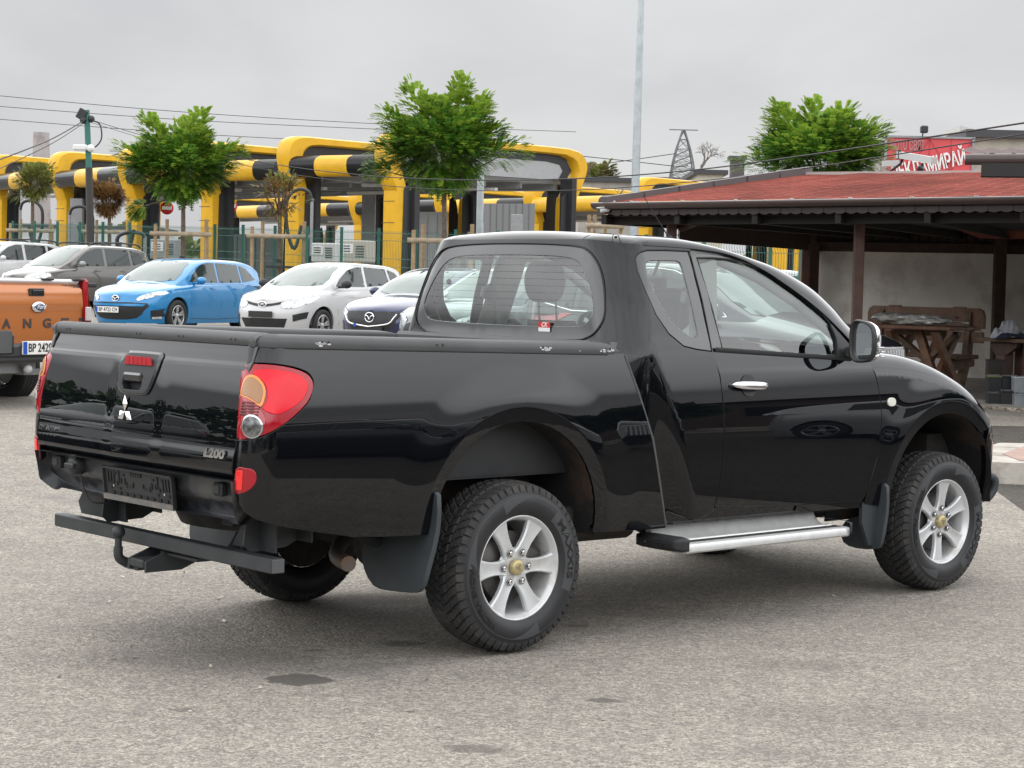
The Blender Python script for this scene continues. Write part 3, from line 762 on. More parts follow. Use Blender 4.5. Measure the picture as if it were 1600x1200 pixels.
# licence plate holder (plate removed)
pl=MB(); PM=Matrix.Translation((-1.353,-.065,.706))@Matrix.Rotation(-.12,4,'Y')
def pbox(b,y,z,wy,hz,x=0,t=.006): b.M=PM; b.box((x,y,z),(t,wy,hz))
b=MB(); pbox(b,0,0,.53,.128,0,.012); ph=b.build('plate_holder',BLKP,truck)
b=MB()
for (y,z,wy,hz) in ((0,.062,.54,.010),(.267,0,.010,.134),(-.267,0,.010,.134)): pbox(b,y,z,wy,hz,-.010,.012)
b.build('holder_frame',BLKP,ph)
b=MB(); pbox(b,0,-.060,.54,.022,-.011,.014); b.build('holder_lower_strip',mat('worn_grey_plastic',(.13,.13,.13),rough=.5,dirt=(.2,.17,.13),dscale=14),ph)
b=MB(); rnd=random.Random(5)
for s_ in (-1,1):
    for k in range(3): pbox(b,s_*(.235-k*.022),.022,.007,.05,-.008,.004)
    pbox(b,s_*.225,-.018,.03,.012,-.008,.004)
    for (dy,dz,wy,hz) in ((.150,.030,.007,.055),(.135,.012,.007,.02),(.165,.0,.007,.018),(.150,-.020,.02,.010),(.115,.038,.02,.008),(.105,.012,.008,.026),(.178,.040,.012,.008)): pbox(b,s_*dy,dz,wy,hz,-.008,.004)
    pbox(b,s_*.065,-.006,.05,.006,-.008,.004); pbox(b,s_*.040,.004,.006,.016,-.008,.004); pbox(b,s_*.092,-.002,.006,.022,-.008,.004)
for k in range(9): pbox(b,-.21+k*.052,-.040,.030,.012,-.009,.004)
for k in range(5): pbox(b,-.02+k*.018,.046,.012,.014,-.009,.004)
b.build('holder_ribs',mat('holder_rib',(.006,.006,.007),rough=.5),ph)
b=MB(); 
for y in (-.205,.19): b.M=PM; b.cyl((-.008,y,-.012),(-.012,y,-.012),.005,8)
b.build('holder_screws',CHR,ph)
# ---- tow bar -------------------------------------------------------------------
TB=mat('tow_bar_steel',(.030,.033,.036),rough=.55,var=.2,vscale=10)
b=MB(); b.box((-1.243,0,.4665),(.06,1.69,.057),bev=.005); tb=b.build('tow_bar',TB,truck); tb.location.x=.030
for s in (-1,1):
    b=MB(); b.box((-1.243,s*.8465,.4665),(.055,.006,.052),bev=.002); b.build('bar_end_cap',RAILP,tb)
b=MB()
for s in (-1,1):
    b.prism([(-1.22,.492),(-1.05,.50),(-.85,.60),(-.85,.70),(-1.15,.70),(-1.24,.60),(-1.25,.52)],(0,s*.47-.004 if s>0 else -.62,0),(1,0,0),(0,0,1),(0,.008,0))
    b.prism([(-.72,.495),(-.42,.495),(-.50,.60),(-.72,.62)] if s<0 else [(.40,.495),(.79,.495),(.82,.545),(.76,.62),(.42,.62)],(-1.17,0,0),(0,1,0),(0,0,1),(.008,0,0))
    b.prism([(-.72,.495),(-.42,.495),(-.50,.60),(-.72,.62)] if s<0 else [(.40,.495),(.79,.495),(.82,.545),(.76,.62),(.42,.62)],(-1.0,0,.03),(0,1,0),(0,0,1),(.008,0,0))
b.build('bar_bracket',TB,tb)
b=MB(); b.tube([(-1.345,.165,.405),(-1.345,.165,.45),(-1.345,.165,.468)],[.017,.015,.015],12); b.sphere((-1.345,.165,.492),.028,16,12)
b.tube(smoothpoly([(-1.345,.165,.43),(-1.34,.165,.385),(-1.30,.158,.362),(-1.25,.14,.372),(-1.17,.12,.405),(-1.12,.10,.41)],5,False),.020,12); b.build('tow_hook',TB,tb)
b=MB(); b.box((-1.25,.05,.375),(.16,.11,.035),bev=.006); b.box((-1.28,.12,.355),(.07,.12,.03),bev=.005)
b.prism([(-1.33,.345),(-1.16,.345),(-1.02,.40),(-1.02,.44),(-1.22,.43),(-1.33,.39)],(0,-.02,0),(1,0,0),(0,0,1),(0,-.012,0)); b.prism([(-1.33,.345),(-1.16,.345),(-1.02,.40),(-1.02,.44),(-1.22,.43),(-1.33,.39)],(0,.10,0),(1,0,0),(0,0,1),(0,.012,0))
b.box((-1.18,-.12,.415),(.10,.28,.012)); b.build('hook_mount',TB,tb)
# ---- underbody ------------------------------------------------------------------
b=MB()
for s in (-1,1):
    b.tube(smoothpoly([(-1.2,s*.47,.62),(-.75,s*.47,.66),(-.3,s*.47,.74),(.25,s*.47,.72),(.6,s*.47,.52),(2.2,s*.44,.50),(2.7,s*.42,.58),(3.4,s*.42,.56)],3,False),.055,4)
    b.tube(smoothpoly([(-.75,s*.55,.58),(-.4,s*.56,.44),(0,s*.56,.40),(.4,s*.56,.45),(.72,s*.55,.56)],4,False),.028,6)
    b.cyl((-.1,s*.50,.42),(-.2,s*.46,.78),.028,10)
b.box((-.85,0,.64),(.05,.95,.08)); b.box((-.1,0,.74),(.05,.95,.08)); b.box((1.2,0,.5),(.1,.9,.1))
b.cyl((0,-.66,.365),(0,.66,.365),.045,14); b.sphere((0,.05,.365),.15,16,10,(1,1,.9)); b.cyl((0.1,.05,.37),(2.0,.05,.48),.035,10)
b.cyl((3.0,-.6,.36),(3.0,.6,.36),.04,10); b.box((2.9,0,.42),(.7,.7,.14),bev=.04); b.box((1.7,0,.50),(1.3,.7,.2),bev=.04)
b.build('chassis',UND,truck)
b=MB(); b.tube(smoothpoly([(1.6,-.25,.42),(.8,-.32,.44),(.3,-.36,.56),(-.25,-.36,.58),(-.55,-.42,.50),(-.72,-.55,.44),(-.80,-.74,.43)],4,False),.032,12); b.tube([(1.2,-.28,.43),(.75,-.31,.44)],.09,14); b.build('exhaust',mat('exhaust_steel',(.11,.10,.095),rough=.6,metal=.6,dirt=(.14,.08,.05),dscale=6),truck)
b=MB(); b.lathe([(.10,-.09),(.24,-.10),(.34,-.08),(.365,-.03),(.365,.03),(.34,.08),(.24,.10),(.10,.09)],36,'Z',(-.72,0,.60)); b.build('spare_wheel',RUB,truck)
b=MB()
for s in (-1,1): b.box((1.45,s*.62,.52),(2.9-.85,.18,.12),bev=.01); b.box((1.5,s*.56,.58),(1.7,.5,.02))
b.box((1.6,0,.60),(2.0,1.55,.02)); b.build('floor_pan',UND,truck)
# ---- mud flaps --------------------------------------------------------------------
def rflap(m):
    s=-1 if m else 1; b=MB()
    poly=[(-.890,.700),(-.845,.705),(-.80,.69),(-.755,.60),(-.68,.535),(-.60,.50),(-.52,.478),(-.47,.47),(-.475,.41),(-.50,.36),(-.57,.300),(-.66,.292),(-.80,.300),(-.845,.312),(-.872,.345),(-.885,.43),(-.894,.55)]
    n=len(poly); 
    fx=lambda y,z: -.478-.05*sstep(.62,.30,z)-.015*sstep(-.80,-.6,y)
    P=smoothpoly(poly,2)
    f=lambda y,z:(fx(y,z),y,z)
    patch('mud_flap',P,f,FLAPM,truck,res=.04,flange=.022,flip=True,mirror=m)
both(rflap)
def fflap(m):
    P=smoothpoly([(-.895,.578),(-.86,.585),(-.835,.56),(-.80,.47),(-.75,.42),(-.66,.385),(-.64,.33),(-.66,.275),(-.74,.255),(-.86,.265),(-.893,.30),(-.900,.42)],2)
    f=lambda y,z:(2.462-.03*sstep(.5,.26,z),y,z)
    patch('mud_flap',P,f,FLAPM,truck,res=.04,flange=.022,flip=True,mirror=m)
    s=1 if m else -1; q=MB()
    q.prism([(2.34,.50),(2.462,.585),(2.50,.585),(2.48,.28),(2.40,.28),(2.34,.40)],(0,s*.845,0),(1,0,0),(0,0,1),(0,-s*.02,0)); q.build('flap_side',FLAPM,truck)
both(fflap)
# ---- cab quarter panel -----------------------------------------------------------
quart=[(.822,1.685),(.835,1.703),(.855,1.716),(.904,1.727),(1.029,1.731),(1.185,1.731),(1.186,1.59),(1.190,1.429),(1.203,1.271),(1.103,1.280),(1.017,1.296),(.931,1.352),(.868,1.438),(.832,1.541),(.815,1.635)]
dooredge=[(1.206,1.740),(1.207,1.591),(1.212,1.458),(1.222,1.278),(1.239,1.15),(1.246,1.017),(1.253,.883),(1.252,.716),(1.243,.639),(1.226,.553)]
def uo(z): return xcab(z)+RC-RC*pi/2
def roofx_u(u): return 1.742
qhole=[(u+(.0),z) for u,z in smoothpoly(quart,2)]
clearq=smoothpoly([(.870,1.655),(.885,1.676),(.912,1.684),(1.001,1.687),(1.085,1.688),(1.108,1.680),(1.116,1.655),(1.117,1.586),(1.119,1.501),(1.124,1.40),(1.126,1.36),(1.118,1.338),(1.09,1.333),(1.056,1.344),(.979,1.390),(.914,1.468),(.881,1.556),(.868,1.615)],1)
# the opening of the quarter glass reaches the door gap, so it is cut out of the outline
cut=[(1.198,1.736),(1.029,1.737),(.904,1.733),(.853,1.722),(.832,1.710),(.816,1.69),(.809,1.635),(.826,1.540),(.862,1.435),(.925,1.347),(1.012,1.290),(1.101,1.274),(1.210,1.264)]
rg_half=[(0,1.752),(.15,1.7515),(.3,1.748),(.43,1.740),(.505,1.725),(.56,1.69),(.605,1.635),(.64,1.56),(.664,1.48),(.672,1.43),(.664,1.39),(.635,1.350),(.585,1.325),(.52,1.314),(.3,1.309),(0,1.307)]
cl_half=[(0,1.700),(.15,1.699),(.3,1.696),(.40,1.688),(.46,1.672),(.51,1.635),(.555,1.575),(.59,1.51),(.607,1.455),(.598,1.42),(.565,1.385),(.50,1.372),(.3,1.366),(0,1.364)]
def y2u(y,z):
    xs=xcab(z)+RC; ww=wcab(xs,z); q=y-(ww-RC)
    if q<=0: return xs-RC*pi/2+q
    return xs-RC*math.acos(min(1,q/RC))
def off_half(P,d):
    o=[]
    for y,z in P:
        c=Vector((0,1.53)); v=Vector((y,z))-c; v2=Vector((v.x/.67,v.y/.225)); n=Vector((v2.x/.67,v2.y/.225)).normalized(); 
        o.append((max(0,y+n.x*d),z+n.y*d))
    o[0]=(0,P[0][1]+d); o[-1]=(0,P[-1][1]-d); return o
hh=smoothpoly(off_half(rg_half,.006),3,closed=False)
ROOFZ=1.772
XS=xcab(1.757)+RC
def zt(u): return 1.752+.020*sstep(XS,XS-RC*pi/2,u) if u<XS else 1.752-.006*(u-XS)/.31
body_q=[(y2u(0,z),z) for z in (.62,.9,1.15)]+[(y2u(max(0,y),z),z) for y,z in hh[::-1]]+[(y2u(0,ROOFZ),ROOFZ)]
body_q+=[(y2u(y,ROOFZ),ROOFZ) for y in (.2,.4)]+[(XS-RC*pi/2*k/8,zt(XS-RC*pi/2*k/8)) for k in range(8,-1,-1)]+[(1.0,zt(1.0)),(1.198,1.746)]+cut+[(u-.008,z) for u,z in dooredge if z<1.2]+[(1.218,.532),(1.15,.505),(1.099,.497),(.98,.53),(.905,.575),(.86,.60),(.80,.62)]
both(lambda m: patch('cab_quarter_panel',body_q,M_cab,PAINT,truck,res=.02,flange=.02,mirror=m,centre=True))
def qglass(m):
    q=[p for p in quart]
    o=patch('quarter_window_frame',[(.825,1.685),(.838,1.701),(.856,1.713),(.904,1.724),(1.029,1.728),(1.176,1.728),(1.178,1.59),(1.183,1.429),(1.195,1.275),(1.103,1.284),(1.019,1.299),(.935,1.355),(.872,1.440),(.836,1.542),(.819,1.635)],M_cab,FRIT,truck,holes=[clearq],res=.035,flange=.01,mirror=m,off=-.003)
    patch('quarter_window',clearq,M_cab,GL,o,res=.05,noflange=True,mirror=m,off=-.006)
    edge_strip('window_seal',[(1.186,1.733),(1.029,1.7335),(.904,1.7295),(.855,1.7185),(.835,1.7065),(.8195,1.688),(.813,1.635),(.830,1.541),(.866,1.4365)],M_cab,.0045,SEAL,m,-.002)
    s=1 if m else -1; b=MB(); p=Vector(M_cab(.905,1.565)); p.y*= -1 if m else 1
    b.sphere((p.x,p.y-s*.03,p.z),.016,12,8,(1,.6,1)); b.build('latch_knob',BLKP,o)
both(qglass)
# ---- rear wall of the cab -----------------------------------------------------------
def fullh(h): 
    h=smoothpoly(h,3,closed=False); h[0]=(0,h[0][1]); h[-1]=(0,h[-1][1])
    return [(-max(0,y),z) for y,z in h]+[(max(0,y),z) for y,z in h[1:-1]][::-1]
def M_rw(y,z):
    ww=wcab(xcab(z)+RC,z)-RC; xr=xcab(z); ay=abs(y)
    if ay<=ww: return (xr-.018*(1-(ay/ww)**2)**2,y,z)
    s_=min(.98,(ay-ww)/RC); return (xr+RC-RC*sqrt(1-s_*s_),y,z)
rw=patch('rear_window_frame',fullh(rg_half),M_rw,FRIT,truck,holes=[fullh(cl_half)],res=.04,flange=.012,flip=True,off=-.001)
patch('rear_window',fullh(cl_half),M_rw,GLR,rw,res=.06,noflange=True,flip=True,off=-.004)
b=MB()
for k in range(10):
    z=1.395+k*.032; half=[y for y,zz in smoothpoly(cl_half,3,closed=False) if abs(zz-z)<.03]; hw=max(half)-.03 if half else .4
    b.tube([Vector(M_rw(-hw+2*hw*i/24,z))+Vector((.003,0,0)) for i in range(25)],.0007,4)
b.build('heater_lines',mat('heater_line',(.16,.12,.09),rough=.7),rw)
b=MB(); q=[Vector(M_rw(y,z))-Vector((.004,0,0)) for y,z in fullh(off_half(rg_half,.001))]; b.tube(q+[q[0]],.0042,6); b.build('window_seal',SEAL,rw)
b=MB(); x0=xcab(1.375)-.016
b.box((x0,-.312,1.375),(.001,.078,.026)); st=b.build('window_sticker',REDP,rw)
b=MB(); b.box((x0,-.312,1.353),(.001,.078,.018)); b.build('sticker_lower',WHT,st)
text('sticker_lettering','CK',(x0-.001,-.312,1.375),(0,-1,0),(0,0,1),.030,WHT,st,.0004,.0006,shear=.3)

# ---- doors ------------------------------------------------------------------------------
door_low=[(1.212,1.262),(1.224,1.262)]
dl=[(1.2135,1.266)]+[(u+.001,z) for u,z in dooredge if z<1.2]+[(1.232,.549),(1.40,.540),(1.754,.528),(2.325,.513),(2.345,.54),(2.373,.626),(2.403,.734),(2.418,.843),(2.420,.94),(2.408,1.066),(2.388,1.15),(2.345,1.222),(2.30,1.236)]
dg=[(1.240,1.699),(1.262,1.46),(1.285,1.277),(2.12,1.231),(2.118,1.33),(2.097,1.400),(2.03,1.464),(1.948,1.521),(1.86,1.575),(1.771,1.620),(1.67,1.654),(1.582,1.677),(1.453,1.697),(1.35,1.700)]
dgs=[(1.236,1.703),(1.258,1.46),(1.282,1.272),(1.7,1.2545),(2.125,1.226),(2.125,1.33),(2.102,1.405),(2.034,1.470),(1.952,1.527),(1.864,1.581),(1.774,1.626),(1.672,1.660),(1.584,1.683),(1.454,1.703),(1.35,1.706)]
door_up=[(1.2135,1.262),(1.2125,1.30),(1.2085,1.458),(1.204,1.591),(1.203,1.722),(1.29,1.7225),(1.394,1.717),(1.46,1.708),(1.52,1.694),(1.61,1.665),(1.703,1.630),(1.79,1.588),(1.882,1.539),(1.97,1.487),(2.062,1.428),(2.12,1.384),(2.185,1.334),(2.24,1.285),(2.28,1.240),(2.28,1.212),(1.2135,1.250)]
FRM=mat('door_frame_black',(.010,.011,.012),rough=.28,coat=1,coat_r=.02)
def M_door(u,z):
    x,y,zz=M_side(u,z)
    return (x,y+.006*sstep(1.17,1.26,zz),zz)
def door(m):
    s=1 if m else -1
    o=patch('door',dl,M_door,PAINT,truck,res=.02,flange=.02,mirror=m)
    patch('door_frame',door_up+[(1.7,1.262)] if False else door_up,M_door,FRM,o,holes=[dgs],res=.03,flange=.02,mirror=m,off=-.002)
    patch('door_window',dg,M_door,GL,o,res=.06,noflange=True,mirror=m,off=-.010)
    # belt trim, mirror triangle
    b=MB()
    pts=[Vector(M_door(1.222+i*(2.215-1.222)/30,1.2785-(1.2785-1.2275)*i/30)) for i in range(31)]
    if m: pts=[Vector((p.x,-p.y,p.z)) for p in pts]
    for i in range(30):
        a,c=pts[i],pts[i+1]; b.add([a+Vector((0,s*.006,.011)),a+Vector((0,s*.010,0)),a+Vector((0,s*.006,-.011)),c+Vector((0,s*.006,-.011)),c+Vector((0,s*.010,0)),c+Vector((0,s*.006,.011))],[(0,1,4,5),(1,2,3,4)],True)
    b.build('belt_trim',SEAL,o)
    edge_strip('window_seal',[(u,z) for u,z in dgs]+[dgs[0]],M_door,.0045,SEAL,m,-.003).parent=o
    patch('mirror_triangle',[(2.124,1.232),(2.124,1.33),(2.10,1.398),(2.16,1.345),(2.215,1.297),(2.262,1.247),(2.262,1.224)],M_door,RAILP if False else mat('satin_black',(.02,.021,.023),rough=.45),o,res=.04,flange=.01,mirror=m,off=.006)
    # handle
    b=MB(); 
    def hf(u,v):
        a=2*pi*v; t=u; x=1.300+.248*t; th=.020-.006*abs(2*t-1)**2; zc=1.1165-.010*t+.0; out=.034*(1-abs(2*t-1)**3.2)+.012
        k=max(0.02,min(1,sqrt(max(0,1-(abs(2*t-1))**8))))
        return (x, s*(wside(x,zc)+out+.010*k*cos(a)), zc+th*k*sin(a))
    b.grid(hf,28,14); h_=b.build('door_handle',CHR,o)
    b=MB(); cx,cz=1.425,1.110
    for rr,dep in ((.053,.001),):
        b.add([(cx+rr*1.05*cos(a*pi/14),s*(wside(cx,cz+rr*sin(a*pi/14))+.0035),cz+rr*.98*sin(a*pi/14)) for a in range(28)],[tuple(range(28))],False)
    b.build('handle_cup',mat('handle_cup_black',(.008,.008,.009),rough=.3),o)
    return o
both(door)
# door weather strip between door frame and roof rail
# ---- roof, A pillars, windscreen -----------------------------------------------------------
O=[(.62,1.762),(.70,1.757),(.80,1.752),(1.0,1.749),(1.20,1.745),(1.30,1.740),(1.40,1.732),(1.53,1.707),(1.62,1.678),(1.712,1.642),(1.80,1.598),(1.892,1.549),(1.98,1.497),(2.072,1.437),(2.13,1.393),(2.195,1.342),(2.25,1.293),(2.33,1.225)]
Isil=spline([(.62,1.790),(.80,1.793),(1.18,1.792),(1.44,1.762),(1.69,1.712),(1.86,1.669),(2.07,1.579),(2.225,1.476),(2.31,1.400),(2.42,1.313),(2.50,1.262)])
Oz=spline(O)
def strip_pt(x,v):
    "from door frame line (v=0) over the shoulder to the silhouette (v=1)"
    zo=Oz(x); yo=w0(zo)+.003
    t=sstep(1.25,2.2,x); dx=.02+.12*t
    zi=Isil(x+dx)+.000; yi=yo-.115+.03*t
    P0=Vector((x,-yo,zo)); sl=Vector((0,-(w0(zo+.01)-w0(zo))/.01,1)); 
    P1=P0+Vector((dx*.35,sl.y*(zi-zo)*.9,(zi-zo)*.98)); P2=Vector((x+dx,-yi,zi))
    return P0*(1-v)**2+P1*2*v*(1-v)+P2*v*v
WR=w0(1.757)-RC
XI0=XS
def edge_pair(q):
    "q in [0,1): side strip from the pillar foot back; [1,2): rear corner; [2,3]: along the rear edge to the middle"
    if q<1:
        x=2.33+(XS-2.33)*q; return None,x
    if q<2:
        a=(q-1)*pi/2; u=XS-RC*a; P0=Vector(M_cab(u,zt(u))); c=Vector((XS,-WR,0)); r=RC-.115
        pi_=Vector((c.x-r*sin(a)+.02*cos(a),c.y-r*cos(a),0)); pi_.z=Isil(XS+.02)+crown0(pi_.y); return P0,pi_
    t_=(q-2); y=-WR*(1-t_); P0=Vector((xcab(1.772)-.018*(1-(y/WR)**2)**2,y,1.772)); pi_=Vector((XS-(RC-.115)-.018*(1-(y/WR)**2)**2,y,Isil(XS+.02)+crown0(y))); return P0,pi_
HWI=w0(Oz(XS))+.003-.115
def crown0(y): return .022*(1-min(1,abs(y)/HWI)**2)
def strip_q(q,v):
    if q<1:
        _,x=edge_pair(q); return strip_pt(x,v)
    P0,P2=edge_pair(q)
    inw=(P2-P0); inw.z=0; h_=P2.z-P0.z
    P1=P0+inw*.30+Vector((0,0,h_*.96))
    return P0*(1-v)**2+P1*2*v*(1-v)+P2*v*v
def roofstrip(m):
    s=-1 if m else 1; b=MB(); n=130
    def f(u,v):
        p=strip_q(min(2.9999,u*3) if u<1 else 3.0,v); return (p.x,p.y*s,p.z)
    b.grid(f,170,24)
    b.grid(lambda u,v:(lambda p:(p.x,(p.y+.03*v)*s,p.z-.012*v))(strip_q(u*.999,0)),70,2)
    return b.build('roof_rail',PAINT,truck)
both(roofstrip)
XH=1.44
def crown(x,y,z,hw): return z+.022*(1-(y/hw)**2)
b=MB()
def xre(ay):
    if ay<=WR: return XS-(RC-.115)-.018*(1-(ay/WR)**2)**2
    r=RC-.115; s_=min(1,(ay-WR)/r); c_=sqrt(max(0,1-s_*s_)); return XS-r*c_+.02*s_
def rf(u,v):
    t=u*2-1; t=sin(t*pi/2)*.35+t*.65
    x=lerp(.92,XH,v) ; p=strip_pt(x-.02,1.0); hw=-p.y
    if v<.25:
        k=v/.25; ay=abs(t)*HWI; x0=xre(ay); xx=lerp(x0,lerp(.92,XH,.25),k); p=strip_pt(max(XS,xx-.02),1.0); hw=lerp(HWI,-p.y,k); yy=t*hw
        return (xx,yy,lerp(Isil(XS+.02),p.z,k)+.022*(1-t*t))
    return (p.x+.05*(1-t*t)*v**4,t*hw,p.z+.022*(1-t*t))
b.grid(rf,40,40)
b.build('roof',PAINT,truck)
for m in SM:
    s=1 if m else -1; b=MB(); p=None
    b.tube([(x,s*(abs(strip_pt(x,1.0).y)+.0),strip_pt(x,1.0).z+.0008) for x in [.95+.05*i for i in range(11)]],.004,5); b.build('roof_channel',SEAL,truck)
for q_ in (1.38,1.50):
    b=MB(); b.tube([strip_q(q_+.04*k/10,k/10*.9)+Vector((-.0008,-.0008,.0010)) for k in range(11)],.0026,5)
    b.build('roof_seam',SEAL,truck)
b=MB(); p_=strip_q(1.46,.42); b.sphere((p_.x,p_.y,p_.z),.0075,10,6); b.build('rack_mount_hole',SEAL,truck)
b=MB(); b.tube([(1.30,-.45,1.795),(1.20,-.445,1.90),(1.125,-.44,1.99)],[.0035,.0022,.0018],6); b.lathe([(.018,0),(.014,.012),(.006,.02)],12,'Z',(1.30,-.45,1.79)); b.build('aerial',SEAL,truck)
# windscreen between the pillars
b=MB()
def ws(u,v):
    t=u*2-1; x=lerp(XH,2.33,v); p=strip_pt(x,1.0); hw=-p.y+.0
    return (p.x+.10*(1-t*t)*(.4+.6*v)-.004, t*hw, p.z-.004+.010*(1-t*t))
b.grid(ws,24,16); wsn=b.build('windscreen',glass('windscreen_glass',(.82,.90,.87),ior=1.5),truck)
b=MB(); b.cyl((1.70,0,1.70),(1.66,0,1.62),.008,8); b.box((1.64,0,1.585),(.03,.22,.065),bev=.01); b.build('interior_mirror',INTD,truck)
# ---- fender, bonnet, front bumper --------------------------------------------------------------
fx0=spline([(.3,3.24),(.6,3.27),(.87,3.24),(.99,3.15),(1.07,3.05),(1.14,2.93),(1.25,2.75)])
Cz=spline([(2.2,1.262),(2.36,1.262),(2.55,1.253),(2.73,1.236),(2.94,1.192),(3.15,1.132),(3.31,1.062),(3.42,.985),(3.6,.90),(3.9,.80)])
RT=.115
def M_f(u,v):
    C=Cz(min(u,3.62)); zc=C-RT
    if v<=zc: z=v; k=0; dz=0
    else:
        a=(v-zc)/RT
        if a<=pi/2: z=zc+RT*sin(a); k=RT*.96*(1-cos(a))+.16*RT*sin(a)
        else: z=C; k=RT*1.12+(a-pi/2)*RT
    f0=fx0(z); ww=wside(min(u,f0+.25),min(z,zc))
    ww=ww-.0
    if u>f0:
        a=min((u-f0)/FR,1.5); return (f0+FR*sin(a), -(ww-k-FR+FR*cos(a)), z)
    return (u,-(ww-k),z)
CT=lambda u: Cz(u)-RT+RT*pi/2
fo=[(2.350,.50),(2.378,.62),(2.409,.732),(2.425,.843),(2.427,.94),(2.415,1.066),(2.396,1.154),(2.355,1.225),(2.32,1.262),(2.33,CT(2.33)+.0)]
fo+=[(x,CT(x)) for x in (2.5,2.7,2.9,3.05,3.2)]+[(3.30,CT(3.3)-.01),(3.36,1.04),(3.40,.96),(3.44,.90),(3.42,.862),(3.40,.855)]
arcf=[(ARF[0]+ARF[2]*cos(a),ARF[1]+ARF[2]*sin(a)) for a in [i*pi/26 for i in range(27)]]
fo+=[p for p in arcf if p[0]<3.32 or p[1]<.5][0:0]
fo+=[(p[0],p[1]) for p in arcf if p[1]>.80 or p[0]<3.0]+[(2.545,.47)]
fo[-2]=(2.55,.49)
both(lambda m: patch('front_fender',fo,M_f,PAINT,truck,res=.02,flange=.02,mirror=m,extra=rings(ARF)))
bo=[(3.395,.845),(3.42,.855),(3.50,.86),(3.70,.86),(3.92,.86),(3.92,.44),(3.7,.42),(3.52,.43),(3.45,.47),(3.445,.53)]+[p for p in arcf if p[0]>3.3 and .49<p[1]<.78]
both(lambda m: patch('front_bumper',bo,M_f,PAINT,truck,res=.04,flange=.03,mirror=m))
def hl(m):
    o=patch('headlight',smoothpoly([(3.33,1.055),(3.38,.985),(3.43,.915),(3.48,.885),(3.60,.88),(3.72,.885),(3.74,.95),(3.62,.985),(3.46,1.03),(3.38,1.065)],2),M_f,mat('headlight_lens',(.55,.57,.58),rough=.08,metal=.3,coat=1),truck,res=.04,mirror=m,off=.004)
    patch('fender_indicator',smoothpoly([(2.474,1.008),(2.484,1.024),(2.505,1.027),(2.527,1.022),(2.533,1.006),(2.522,.991),(2.495,.989),(2.48,.994)],2),M_side,mat('indicator_lens',(.72,.70,.62),rough=.25,coat=1),truck,res=.02,flange=.01,mirror=m,off=.008)
both(hl)
b=MB()
def bn(u,v):
    t=u*2-1; x=lerp(2.33,3.42,v); hw=wside(min(x,3.0),1.12)-RT*1.1-.002- (.10*sstep(2.9,3.42,x)); 
    return (x+.16*(1-t*t)*v, t*hw, Cz(x)+.0+.045*(1-t*t)*(1-.6*v))
b.grid(bn,24,24); b.build('bonnet',PAINT,truck)
b=MB()
b.grid(lambda u,v:(3.58+.12*(1-(u*2-1)**2)+.06*sstep(.9,.7,1.03-.55*v),(u*2-1)*.60,1.03-.55*v),20,8); b.build('grille',BLKP,truck)
b=MB(); b.box((3.35,0,.55),(.3,1.2,.5)); b.box((3.0,0,.9),(.9,.9,.2)); b.box((2.4,0,.9),(.06,1.5,.55)); b.build('engine_bay',UND,truck)
b=MB()
for s in (-1,1): b.tube(smoothpoly([(3.49,s*.80,.575),(3.53,s*.815,.56),(3.53,s*.81,.50),(3.49,s*.80,.455)],3,False),.022,8)
b.build('bumper_corner',FLAPM,truck)
# ---- sill + side step ------------------------------------------------------------------------------
def sill(m):
    s=1 if m else -1
    patch('sill',[(.915,.490),(.92,.545),(.975,.525),(1.095,.490),(1.15,.497),(1.22,.524),(1.24,.541),(1.754,.520),(2.325,.506),(2.345,.500),(2.345,.476),(1.6,.484)],M_side,PAINT,truck,res=.05,flange=.05,mirror=m,off=-.012)
    q=MB(); q.box((1.60,s*.68,.465),(1.45,.07,.03)); 
    for k in range(9): q.box((.98+k*.155,s*.81,.486),(.02,.05,.010))
    q.build('sill_underside',UND,truck)
    b=MB()
    sec=[(-.745,.490),(-.760,.480),(-.780,.450),(-.80,.428),(-.825,.414),(-.860,.412),(-.864,.418),(-.885,.418),(-.889,.412),(-.905,.412),(-.908,.4155),(-.985,.416),(-.995,.412),(-1.0,.404),(-1.0,.378),(-.992,.370),(-.76,.372),(-.745,.40)]
    Ls=(.885,2.045)
    vs=[(x,s*-1*(-(yy)) if False else s*abs(yy),z) for x in Ls for yy,z in sec]; n=len(sec)
    fs=[(i,(i+1)%n,n+(i+1)%n,n+i) for i in range(n)]+[tuple(range(n)),tuple(range(n,2*n))]
    b.add(vs,fs,False); so_=b.build('side_step',ALU,truck,ang=35)
    b=MB()
    for yy in (.930,.958): b.box((1.46,s*yy,.4175),(1.14,.010,.003))
    b.build('tread_strips',SEAL,so_)
    b=MB()
    def capm(u,v,x0,dirx):
        a=2*pi*v; yc=.86; hy=.150; hz=.034
        k=cos(u*pi/2)**.55 if u<1 else 0
        cx_=max(-1,min(1,cos(a)*1.25)); cz_=max(-1,min(1,sin(a)*1.35))
        return (x0+dirx*.070*sin(u*pi/2), s*(yc+cx_*hy*(.45+.55*k)*(1 if k>.02 else .9)), .410+cz_*hz*max(k,.03))
    b.grid(lambda u,v:capm(u,v,.895,-1),10,20); b.grid(lambda u,v:capm(u*.18,v,2.035,1),5,20)
    b.build('step_end_caps',BLKP,so_)
    b=MB(); b.prism([(1.93,.72),(2.02,.745),(2.06,.80),(2.065,.985),(2.04,.985),(2.02,.86),(1.93,.80)],(0,0,.378),(1,0,0),(0,s,0),(0,0,.034)); b.box((1.99,s*.745,.44),(.10,.02,.09),bev=.005); b.build('front_bracket',BLKP,so_)
    b=MB()
    for x in (1.0,1.45,1.9): b.beam((x,s*.50,.46),(x,s*.80,.385),.05,.02)
    b.build('step_brackets',UND,so_)
both(sill)
